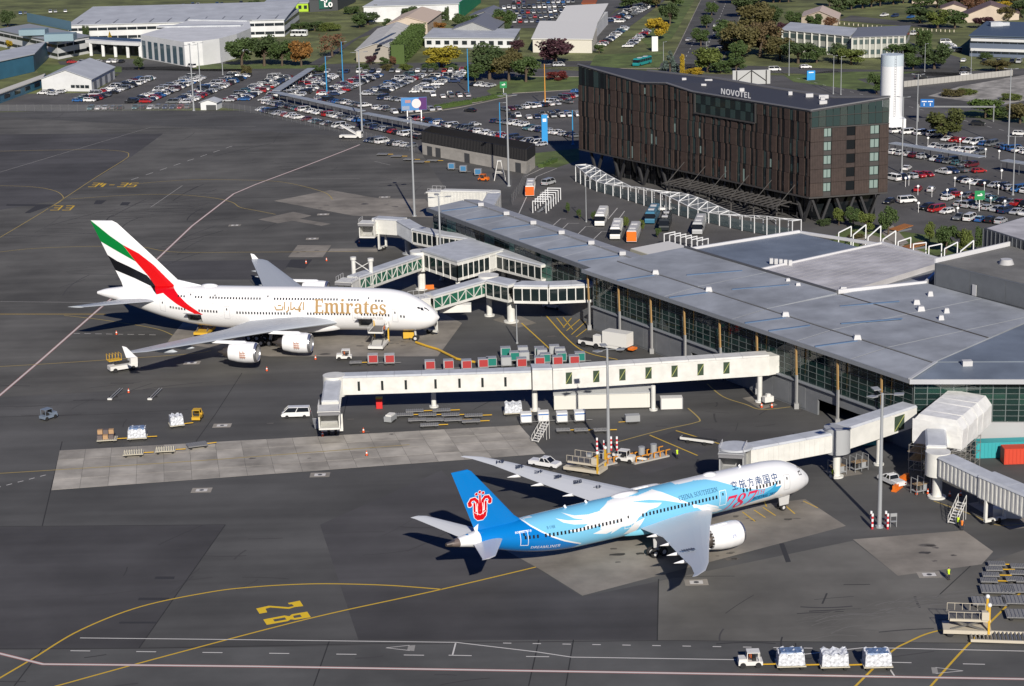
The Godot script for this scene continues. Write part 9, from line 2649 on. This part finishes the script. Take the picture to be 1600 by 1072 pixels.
func build_apron_things():
	var wt = mat("gse_white", KC(0.68, 0.67, 0.64), 0.45); var yl = mat("post_yellow", KC(0.6, 0.36, 0.03), 0.5); var og = mat("gse_orange", KC(0.7, 0.16, 0.015), 0.5); var gy = mat("gse_grey", KC(0.3, 0.31, 0.32), 0.5); var dk = mat("seat_black", KC(0.02, 0.02, 0.02), 0.7)
	# baggage containers queued behind the long bridge
	var rd = KC(0.36, 0.03, 0.03); var gn = KC(0.0, 0.16, 0.125)
	for q in [V(-15.81, 0, -366.46), V(-12.26, 0, -366.56), V(-8.82, 0, -366.23), V(-5.65, 0, -366.82), V(1.71, 0, -366.56), V(5.15, 0, -367.13), V(8.59, 0, -367.24), V(11.78, 0, -367.39)]: uld(q, 0.05, rd if rng.randf() < 0.4 else KC(0.2, 0.035, 0.035), "red%d" % (rng.randi() % 2), "silver baggage container with a red curtain, queued behind the long bridge", "red-curtained containers behind the long bridge")
	for q in [V(-4.05, 0, -367.57), V(-1.33, 0, -374.69), V(0.4, 0, -371.25), V(5.29, 0, -374.03), V(6.3, 0, -369.29), V(9.4, 0, -369.91), V(12.97, 0, -369.55)]: uld(q, 0.05, gn, "green", "silver baggage container with a green curtain behind the long bridge", "green-curtained containers behind the long bridge")
	for q in [V(-1.23, 0, -367.75), V(2.05, 0, -374.82), V(2.25, 0, -371.07), V(8.19, 0, -375.15), V(5.76, 0, -372.58), V(9.26, 0, -373.17)]: uld(q, 0.05, KC(0.36, 0.37, 0.38), "silver", "plain silver baggage container among the coloured ones", "plain silver containers behind the long bridge")
	for q in [V(2.08, 0, -330.8), V(5.09, 0, -331.28), V(8.31, 0, -330.62), V(11.44, 0, -331.09)]: uld(q, 0.05, KC(0.03, 0.14, 0.42), "white", "white container with a blue stripe near the apron mast", "white containers with a blue stripe")
	for q in [[V(-27.05, 0, -372.1), "silver red-curtained container in the loader's queue, next to the tug"], [V(-23.8, 0, -371.79), "silver red-curtained container at the tail of the loader's queue"]]: uld(q[0], 0.03, rd, "red0", q[1], "")
	for q in [V(-16.6, 0, -586.3), V(-13, 0, -581.5), V(-8.6, 0, -575.5)]: uld(q, -0.2, KC(0.04, 0.17, 0.33), "blue", "blue-curtained container outside the concrete service building", "blue containers by the service building")
	for q in [V(-38.8, 0, -616), V(-34.2, 0, -611.7), V(-30, 0, -605.2), V(-26.8, 0, -600.1), V(-22.8, 0, -601.8)]: pallet_dolly(q, -0.2, "empty flat dolly outside the concrete service building", "flat", "flat dollies by the service building")
	for q in [V(-17.64, 0, -339.04), V(-12.85, 0, -339), V(-19.36, 0, -336.88), V(-15.27, 0, -336.51), V(-11.19, 0, -336.14), V(-7.11, 0, -335.4), V(-16.97, 0, -333.62), V(-13.82, 0, -333.34), V(-10.67, 0, -333.06), V(-7.52, 0, -332.02), V(-14.73, 0, -330.42)]: pallet_dolly(q, 0.04, "empty low grey dolly standing in the cluster under the long bridge", "flat", "empty dollies under the long bridge", 3.2, 1.6)
	for q in [V(8.37, 0, -325.46), V(11.43, 0, -325.19), V(14.7, 0, -324.91), V(-30.43, 0, -372.43)]: pallet_dolly(q, 0.03, "single empty dark dolly, wheels showing, " + ("hitched behind the small tug" if q.x < 0 else "in front of the white containers"), "flat", "" if q.x < 0 else "dark dollies before the white containers", 2.4, 1.5)
	pallet_dolly(V(-0.11, 0, -336.69), 0.05, "large silver box cart beside the long bridge's support", "foil")
	# loads on the left of the apron
	pallet_dolly(V(-70.09, 0, -327.21), 0.1, "pallet dolly piled with brown and black cartons", "boxes")
	pallet_dolly(V(-65.02, 0, -327.85), 0.1, "pallet dolly wrapped in film under a blue sheet, beside cartons", "wrapped")
	pallet_dolly(V(-59.36, 0, -334.73), 0.3, "foil-wrapped rounded pallet cargo standing alone", "foil", "", 2.6, 2.4)
	for q in [[V(-64.12, 0, -318.97), "empty cream dolly with short stakes at the head of the row"], [V(-58.94, 0, -320.26), "empty cream dolly with short stakes in the middle of the row"]]: pallet_dolly(q[0], 0.1, q[1], "rails")
	pallet_dolly(V(-53.99, 0, -322.63), 0.35, "empty flat dolly turned askew at the end of the row", "flat")
	tug(V(-83.34, 0, -341.44), 0.9, "blue-grey tractor standing alone on the open apron", mat("tug_blue", KC(0.17, 0.21, 0.27), 0.5))
	tug(V(-56.21, 0, -338.63), 1.5, "yellow and white tug beside the foil-wrapped cargo", yl)
	tug(V(-32.96, 0, -376.41), PI, "small white open tug hauling red containers at the big airliner", wt, true)
	for q in [[V(-73.91, 0, -355.49), "steel tow bar lying on the apron, nearer the tail"], [V(-66.41, 0, -354.79), "steel tow bar lying on the apron, nearer the engines"]]:
		kit("tow_bar", q[1], "tow bar", q[0], 1.45, [["shaft", V(0, 0.35, 0.25), V(7.0, 0.12, 0.12), gy], ["shaft", V(0, 0.35, -0.25), V(7.0, 0.12, 0.12), gy], ["axle", V(-1.5, 0.25, 0), V(0.2, 0.15, 1.6), dk], ["head", V(-3.5, 0.35, 0), V(0.5, 0.3, 0.8), wt]])
	# road train in the foreground
	tug(V(28.46, 0, -227.86), PI, "white cabbed tug pulling three wrapped pallets along the service road", wt, true)
	var n = 0
	for q in [[V(33.39, 0, -227.35), "wrapped", "film-wrapped pallet with blue sheet directly behind the white tug"], [V(38.69, 0, -226.83), "foil", "all-silver wrapped pallet in the middle of the tug's train"], [V(43.93, 0, -226.49), "wrapped", "film-wrapped pallet with blue sheet last in the tug's train"]]: pallet_dolly(q[0], PI, q[2], q[1], "", 3.6, 2.5)
	# dollies and loader at the right edge
	for q in [V(66.47, 0, -258.6), V(69.29, 0, -257.44), V(65.67, 0, -256.74), V(68.53, 0, -255.11), V(64.73, 0, -254.67), V(67.52, 0, -252.84), V(63.98, 0, -252.62), V(68.69, 0, -252.29)]: pallet_dolly(q, -0.12, "empty orange-edged dolly parked in rows beside the loader", "flat", "empty dollies in rows by the right-hand loader", 2.3, 1.6)
	for q in [V(64.33, 0, -249.39), V(66.26, 0, -245.46), V(62.23, 0, -245.3), V(65.57, 0, -240.74), V(67.09, 0, -249.42)]: pallet_dolly(q, -0.12, "large flat pallet dolly with roller deck beside the right-hand loader", "flat", "large pallet dollies by the right-hand loader", 4.4, 2.9)
	loader(V(57.17, 0, -236.09), -0.15, "dirty cream cargo loader with lamp posts among the empty dollies", 2.4, mat("loader_cream", KC(0.52, 0.47, 0.38), 0.6), 6.0)
	var rb = kit("roller_bed", "long cream roller bed stretching away from the loader", "conveyor", V(61.63, 0, -233.56), -0.15, [["frame", V(0, 0.45, 1.45), V(9.0, 0.35, 0.2), mat("loader_cream")], ["frame", V(0, 0.45, -1.45), V(9.0, 0.35, 0.2), mat("loader_cream")]])
	for k in 18:
		var m = nw(); m.cyl(V(-4.3 + k * 0.5, 0.5, -1.35), V(-4.3 + k * 0.5, 0.5, 1.35), 0.12, 0.12, 8)
		part("roller", m, mat("roller"), rb)
	# servicing the big airliner
	loader(V(-26.67, 0, -384.91), 1.4, "white cargo loader raised to the big airliner's open forward hold", 3.6, wt, 6.0)
	loader(V(-63.59, 0, -399.32), 1.4, "yellow-railed loader at the big airliner's open rear hold", 3.0, yl, 5.5)
	var ch = kit("lift_truck", "white lift truck with a yellow railed basket under the big airliner's wingtip", "truck", V(-75.73, 0, -372.72), 0.5, [["chassis", Y(0.9), V(5.5, 0.8, 2.0), wt], ["cab", V(2.1, 1.8, 0), V(1.4, 1.3, 1.9), wt], ["basket_floor", V(-1.6, 2.4, 0), V(2.6, 0.12, 1.8), yl], ["boom", V(0.2, 1.6, 0), V(3.6, 0.3, 0.4), dk]])
	for k in 5:
		var m = nw()
		for z in [-0.9, 0.9]: m.bar(V(-2.8 + k * 0.6, 2.4, z), V(-2.8 + k * 0.6, 3.6, z), 0.07, 0.07, Vector3.RIGHT)
		m.bar(V(-2.8 + k * 0.6, 3.6, -0.9), V(-2.8 + k * 0.6, 3.6, 0.9), 0.07, 0.07)
		part("basket_rail", m, yl, ch)
	wheels(ch, [V(-1.8, 0.45, 0.9), V(1.8, 0.45, 0.9), V(-1.8, 0.45, -0.9), V(1.8, 0.45, -0.9)], 0.45, 0.3)
	kit("ground_power_unit", "yellow power unit at the big airliner's nose wheel", "generator", V(-20.77, 0, -390.79), 0.1, [["body", Y(1.0), V(2.6, 1.3, 1.5), yl], ["grille", V(-1.32, 1.0, 0), V(0.06, 0.9, 1.1), dk], ["rail", V(-0.3, 1.9, 0), V(1.6, 0.1, 1.4), yl], ["axle", Y(0.3), V(0.3, 0.3, 1.9), dk]])
	var hz = thing("air_hose", "fat yellow air hose snaking from the nose wheel towards the containers", "hose")
	var hp = [V(-19.32, 0, -387.13), V(-17.02, 0, -383.94), V(-14.77, 0, -381.28), V(-12.64, 0, -377.23), V(-10.81, 0, -373.75), V(-9.04, 0, -372.18), V(-7.29, 0, -371.09)]
	for i in 6:
		var m = nw(); m.cyl(hp[i] + Y(0.3), hp[i + 1] + Y(0.3), 0.24, 0.24, 10)
		part("section", m, yl, hz)
	# van, truck and small units round the long bridge
	make_car("van", "white", V(-38.68, 0, -338.61) + Y(0.03), PI, "parked at the cab end of the long bridge")
	var tk = kit("box_truck", "white tractor with a tall white box body against the terminal wall", "truck", V(18.93, 0, -379.33), -0.62, [["chassis", V(-1, 0.9, 0), V(10.5, 0.7, 2.4), wt], ["box_body", V(2.3, 2.5, 0), V(5.6, 2.7, 2.6), wt], ["cab", V(-2.0, 1.9, 0.5), V(1.5, 1.5, 1.3), wt], ["deck", V(-4.4, 1.3, 0), V(3.2, 0.15, 2.0), dk], ["hitch", V(5.7, 0.8, 0), V(1.2, 0.4, 1.6), og]])
	wheels(tk, [V(-5, 0.55, 1.15), V(-2, 0.55, 1.15), V(3.6, 0.55, 1.15), V(-5, 0.55, -1.15), V(-2, 0.55, -1.15), V(3.6, 0.55, -1.15)], 0.55, 0.4)
	var cb = thing("site_cabin", "long cream ribbed cabin tucked under the long bridge", "building", (V(7.19, 0, -338.74) + V(24.86, 0, -337.53)) * 0.5 + V(0, 0, -1.4), 0.0)
	var cL = V(7.19, 0, -338.74).distance_to(V(24.86, 0, -337.53))
	var cm = nw(); cm.box(Y(1.6), V(cL, 2.7, 2.8))
	part("wall", cm, mat("cabin_cream", KC(0.64, 0.63, 0.58), 0.6), cb)
	for k in 30:
		var m = nw(); m.box(V((k - 14.5) * cL / 30.0, 1.6, 1.42), V(cL / 30.0 - 0.06, 2.6, 0.05))
		part("wall_panel", m, mat("cabin_cream"), cb)
	var cr = nw(); cr.hexa([V(-cL / 2 - 0.1, 2.95, 1.6), V(cL / 2 + 0.1, 2.95, 1.6), V(cL / 2 + 0.1, 3.5, -1.5), V(-cL / 2 - 0.1, 3.5, -1.5), V(-cL / 2 - 0.1, 3.1, 1.6), V(cL / 2 + 0.1, 3.1, 1.6), V(cL / 2 + 0.1, 3.65, -1.5), V(-cL / 2 - 0.1, 3.65, -1.5)])
	part("roof", cr, mat("cabin_roof", KC(0.45, 0.46, 0.46), 0.5), cb)
	kit("white_container", "small white container standing past the end of the cream cabin", "container", V(27.97, 0, -338.03), 0.0, [["body", Y(1.1), V(3.9, 2.0, 2.0), wt], ["rib", V(-1.9, 1.1, 1.02), V(0.15, 2.0, 0.06), gy], ["rib", V(1.9, 1.1, 1.02), V(0.15, 2.0, 0.06), gy], ["foot", Y(0.06), V(3.6, 0.12, 1.8), dk]])
	kit("generator_cart", "grey wheeled generator cart with yellow tow bar beyond the mast", "generator", V(20.51, 0, -329.91), 0.1, [["body", Y(0.95), V(2.5, 1.1, 1.4), gy], ["tow_bar", V(-1.8, 0.35, 0.2), V(1.3, 0.08, 0.1), yl], ["axle", Y(0.25), V(1.6, 0.3, 1.5), dk]])
	for q in [[V(4.55, 0, -321.49), "white stair frame"], [V(65.15, 0, -276.98), "white mobile steps"]]:
		var st = thing("mobile_steps", "white tubular mobile steps " + ("beside the striped white containers" if q[0].x < 30 else "with workers at their foot"), "steps", V(q[0].x, 0.03, q[0].z), 0.9)
		for k in 8:
			var m = nw(); m.box(V(-1.6 + k * 0.4, 0.3 + k * 0.32, 0), V(0.35, 0.05, 1.2))
			part("tread", m, wt, st)
		for z in [-0.65, 0.65]:
			var m = nw(); m.bar(V(-1.8, 0.2, z), V(1.4, 2.8, z), 0.08, 0.08); m.bar(V(-1.8, 1.2, z), V(1.4, 3.8, z), 0.06, 0.06)
			for k in 5: m.bar(V(-1.8 + k * 0.8, 0.0 if k > 2 else 0.2 + k * 0.65, z), V(-1.8 + k * 0.8, 1.2 + k * 0.65, z), 0.06, 0.06, Vector3.RIGHT)
			part("side_frame", m, wt, st)
	kit("fire_cabinet", "red cabinet with a yellow top under the long bridge", "cabinet", V(-24.12, 0, -342.77), 0.0, [["body", Y(0.9), V(1.1, 1.8, 0.8), mat("cab_red", KC(0.6, 0.02, 0.02), 0.5)], ["top", Y(1.95), V(1.2, 0.3, 0.9), yl]])
	kit("air_start_cart", "small rounded silver cart beside the dolly cluster", "cart", V(-21.73, 0, -334.42), 1.2, [["body", Y(0.7), V(2.4, 0.9, 1.4), gy], ["top", V(0.1, 1.25, 0), V(1.8, 0.25, 1.1), wt], ["axle", Y(0.2), V(1.4, 0.3, 1.5), dk]])
	# refuelling islands by the apron mast
	for q in [[V(12.99, 0, -307.17), "hydrant island with orange guards at the foot of the apron mast"], [V(21.73, 0, -310.06), "hydrant island with orange guards beside the standing worker"]]:
		var t = kit("hydrant_island", q[1], "equipment", q[0], 0.55, [["plinth", Y(0.12), V(7.0, 0.24, 2.6), mat("plinth", KC(0.4, 0.38, 0.35), 0.8)]])
		for x in [-1.2, 1.2]:
			var m = nw(); m.cyl(V(x, 0.2, 0), V(x, 2.3, 0), 0.55, 0.55, 14)
			part("tank", m, gy, t)
		for k in 6:
			var m = nw(); var x = -3.0 + k * 1.2
			m.bar(V(x, 0.2, 1.0), V(x, 1.2, 1.0), 0.16, 0.16, Vector3.RIGHT); m.bar(V(x, 1.15, 1.0), V(x + 0.8, 1.15, 1.0), 0.14, 0.14)
			m.bar(V(x, 0.2, -1.0), V(x, 1.2, -1.0), 0.16, 0.16, Vector3.RIGHT); m.bar(V(x, 1.15, -1.0), V(x + 0.8, 1.15, -1.0), 0.14, 0.14)
			part("guard_rail", m, mat("guard_orange", KC(0.62, 0.25, 0.02), 0.5), t)
	loader(V(11.3, 0, -304.07), -0.5, "cream cargo loader with yellow post behind the airliner's far wing", 1.9, mat("loader_cream"), 6.5)
	tug(V(18.08, 0, -308.71), -0.45, "white belt tug between the two hydrant islands", wt)
	for q in [[V(18.87, 0, -309.64), "dark belt conveyor ramp on the white tug"], [V(30.64, 0, -317.49), "white belt loader lying behind the parked bridge cab"]]: kit("belt_loader", q[1], "belt loader", q[0], -0.5, [["frame", Y(0.7), V(6.0, 0.4, 1.1), wt], ["belt", V(0.3, 0.95, 0), V(6.2, 0.1, 0.8), dk], ["axle", V(-1.5, 0.3, 0), V(0.5, 0.5, 1.5), dk], ["axle", V(1.5, 0.3, 0), V(0.5, 0.5, 1.5), dk]])
	make_car("pickup truck", "white", V(4.87, 0, -307.18) + Y(0.03), -0.5, "parked behind the blue airliner's far wing")
	make_car("pickup truck", "white", V(58.7, 0, -294.27) + Y(0.03), 2.0, "parked beside the orange plastic barrier")
	# works area below the sheeted link
	for q in [[V(59.12, 0, -291.81), 1.0], [V(60.87, 0, -295.63), 0.9], [V(52.47, 0, -313.2), 0.5], [V(-18.6, 0, -434.1), 0.2]]: kit("plastic_barrier", "orange plastic water barrier " + ("under the pier's link room" if q[0].z < -400 else ("below the ribbed bridge's rotunda" if q[0].x < 55 else "in the works area by the scaffolding")), "barrier", q[0], q[1], [["body", Y(0.5), V(2.8, 0.9, 0.5), og], ["foot", Y(0.12), V(2.9, 0.24, 0.8), og]], "orange barriers by the scaffolding" if q[0].x > 55 else "")
	for q in [[V(78.99, 0, -305.59), KC(0.03, 0.33, 0.36), "turquoise shipping container beside the scaffolding", 9.0], [V(81.21, 0, -302.15), KC(0.55, 0.05, 0.02), "red shipping container in front of the turquoise one", 6.0], [V(58.07, 0, -313.75), KC(0.02, 0.25, 0.28), "turquoise container in the shade under the fixed link", 5.0]]:
		var t = kit("shipping_container", q[2], "container", q[0], 0.02, [["body", V(0, 1.35, -1.2), V(q[3], 2.6, 2.4), mat("box_%d" % int(q[1].b * 100), q[1], 0.6)]])
		for k in int(q[3] / 0.6):
			var m = nw(); m.box(V(-q[3] / 2 + 0.3 + k * 0.6, 1.35, 0.03), V(0.3, 2.4, 0.07))
			part("corrugation", m, mat("box_%d" % int(q[1].b * 100)), t)
	kit("small_tank", "white pressure tank trolley by the terminal wall", "tank", V(45.28, 0, -339.2), 0.4, [["tank", Y(0.9), V(1.8, 1.0, 1.0), wt], ["valve_box", Y(1.6), V(0.7, 0.5, 0.6), wt], ["frame", Y(0.3), V(2.0, 0.2, 1.2), dk]])
	kit("folding_trestle", "grey folding trestle at the foot of the apron mast", "trestle", V(55.35, 0, -275.28), 0.1, [["top", Y(1.9), V(1.0, 0.5, 0.1), gy], ["leg", V(-0.45, 0.9, 0), V(0.08, 1.8, 0.08), gy], ["leg", V(0.45, 0.9, 0), V(0.08, 1.8, 0.08), gy], ["shelf", Y(0.9), V(0.9, 0.06, 0.5), gy]])
	for q in [V(52.15, 0, -275.79), V(52.14, 0, -274.71), V(54.29, 0, -275.63), V(54.37, 0, -274.55), V(13.65, 0, -314.45), V(14.75, 0, -313), V(16.02, 0, -314.94), V(16.97, 0, -314.85)]:
		var t = thing("striped_post", "red and white striped post guarding an apron mast", "post", V(q.x, 0.03, q.z), 0.0, "striped posts round the apron masts")
		for k in 6:
			var m = nw(); m.cyl(Y(k * 0.4), Y(k * 0.4 + 0.4), 0.17, 0.17, 10)
			part("stripe", m, mat("stripe_red", KC(0.55, 0.03, 0.04), 0.5) if k % 2 == 0 else mat("sign_white"), t)
	for q in [V(-71.79, 0, -356.97), V(-82.16, 0, -400.73), V(-38.66, 0, -376.98), V(-48.6, 0, -463.8), V(-43.9, 0, -466), V(-47.38, 0, -369.52), V(-37.4, 0, -485.6), V(-26.07, 0, -328.47), V(-24.7, 0, -315.65), V(-33.01, 0, -326.89), V(61.58, 0, -289.22), V(63.38, 0, -289.38), V(66.42, 0, -287.95), V(68.12, 0, -288.11), V(75.13, 0, -284.36), V(69.88, 0, -275.8), V(45.65, 0, -336.81), V(43.86, 0, -336.98)]: cone(q, "orange traffic cone standing on the apron", "orange cones on the apron")
	var hv = KC(0.55, 0.78, 0.02)
	for q in [[V(26.52, 0, -309.66), 0.5, hv, "worker in a yellow-green vest standing beside the hydrant islands"], [V(50.06, 0, -297.74), 2.0, hv, "worker in a yellow-green vest below the bridge rotunda"], [V(58.88, 0, -254.38), 0.3, hv, "lone worker in a yellow-green vest walking by the pale pad"], [V(64.7, 0, -274.57), 2.6, hv, "worker in a yellow-green vest at the mobile steps"], [V(64.96, 0, -273.21), 2.6, KC(0.75, 0.2, 0.02), "worker in an orange vest at the mobile steps"], [V(-25.14, 3.9, -381.01), 2.0, KC(0.75, 0.16, 0.02), "worker in an orange vest standing on the forward loader"]]: person(q[0], q[1], q[3], q[2])
	# service clutter below the bridge rotundas
	for q in [[V(51.06, 0, -299.54), "grey cable rack and steps at the ribbed bridge's rotunda foot"], [V(54.85, 0, -301.45), "mesh-caged equipment beside the fixed link's pillar"], [V(62.34, 0, -290.05), "stacked scaffold tubes and boards below the sheeted link"], [V(71.68, 0, -284.92), "low pump trolley beneath the outgoing ribbed bridge"]]:
		var t = kit("equipment_rack", q[1], "equipment", q[0], 0.5, [["shelf", Y(0.5), V(2.6, 0.12, 1.4), gy], ["shelf", Y(1.5), V(2.4, 0.1, 1.2), mat("plank")], ["cabinet", V(0.6, 1.0, 0), V(0.9, 0.9, 0.9), gy], ["reel", V(-0.7, 0.85, 0), V(0.6, 0.6, 0.8), dk]])
		for x in [-1.3, 0.0, 1.3]:
			var m = nw()
			for z in [-0.7, 0.7]: m.bar(V(x, 0, z), V(x, 2.6, z), 0.07, 0.07, Vector3.RIGHT)
			m.bar(V(x, 2.55, -0.7), V(x, 2.55, 0.7), 0.07, 0.07)
			part("frame", m, gy, t)
	# far apron odds and ends
	var pt = kit("stairs_truck", "white stair truck parked at the fence corner", "truck", V(-51.1, 0, -650.6), -0.25, [["chassis", Y(0.9), V(7.5, 0.8, 2.2), wt], ["cab", V(3.0, 1.9, 0), V(1.6, 1.5, 2.1), wt], ["cab_window", V(3.82, 2.1, 0), V(0.05, 0.7, 1.8), mat("car_glass")]])
	var pm = nw(); pm.bar(V(2.2, 1.5, 0), V(-3.4, 4.6, 0), 1.6, 0.3)
	part("stairs", pm, wt, pt)
	wheels(pt, [V(-2.4, 0.5, 1.0), V(2.6, 0.5, 1.0), V(-2.4, 0.5, -1.0), V(2.6, 0.5, -1.0)], 0.5, 0.3)
	var af = thing("steel_trestle", "white steel A-frame stand by the service building's corner", "stand", V(-2.3, 0, -568.3))
	var am = nw()
	for z in [-1.2, 1.2]:
		for x in [-1.6, 1.6]: am.bar(V(x, 0, z), V(x * 0.3, 5.6, z * 0.6), 0.2, 0.2)
		am.bar(V(-1.1, 2.2, z * 0.85), V(1.1, 2.2, z * 0.85), 0.15, 0.15)
	am.bar(V(-0.6, 5.6, 0), V(0.6, 5.6, 0), 1.5, 0.2)
	part("frame", am, wt, af)
	tug(V(-6.9, 0, -566.9), -0.4, "orange and white tug outside the service building", og)
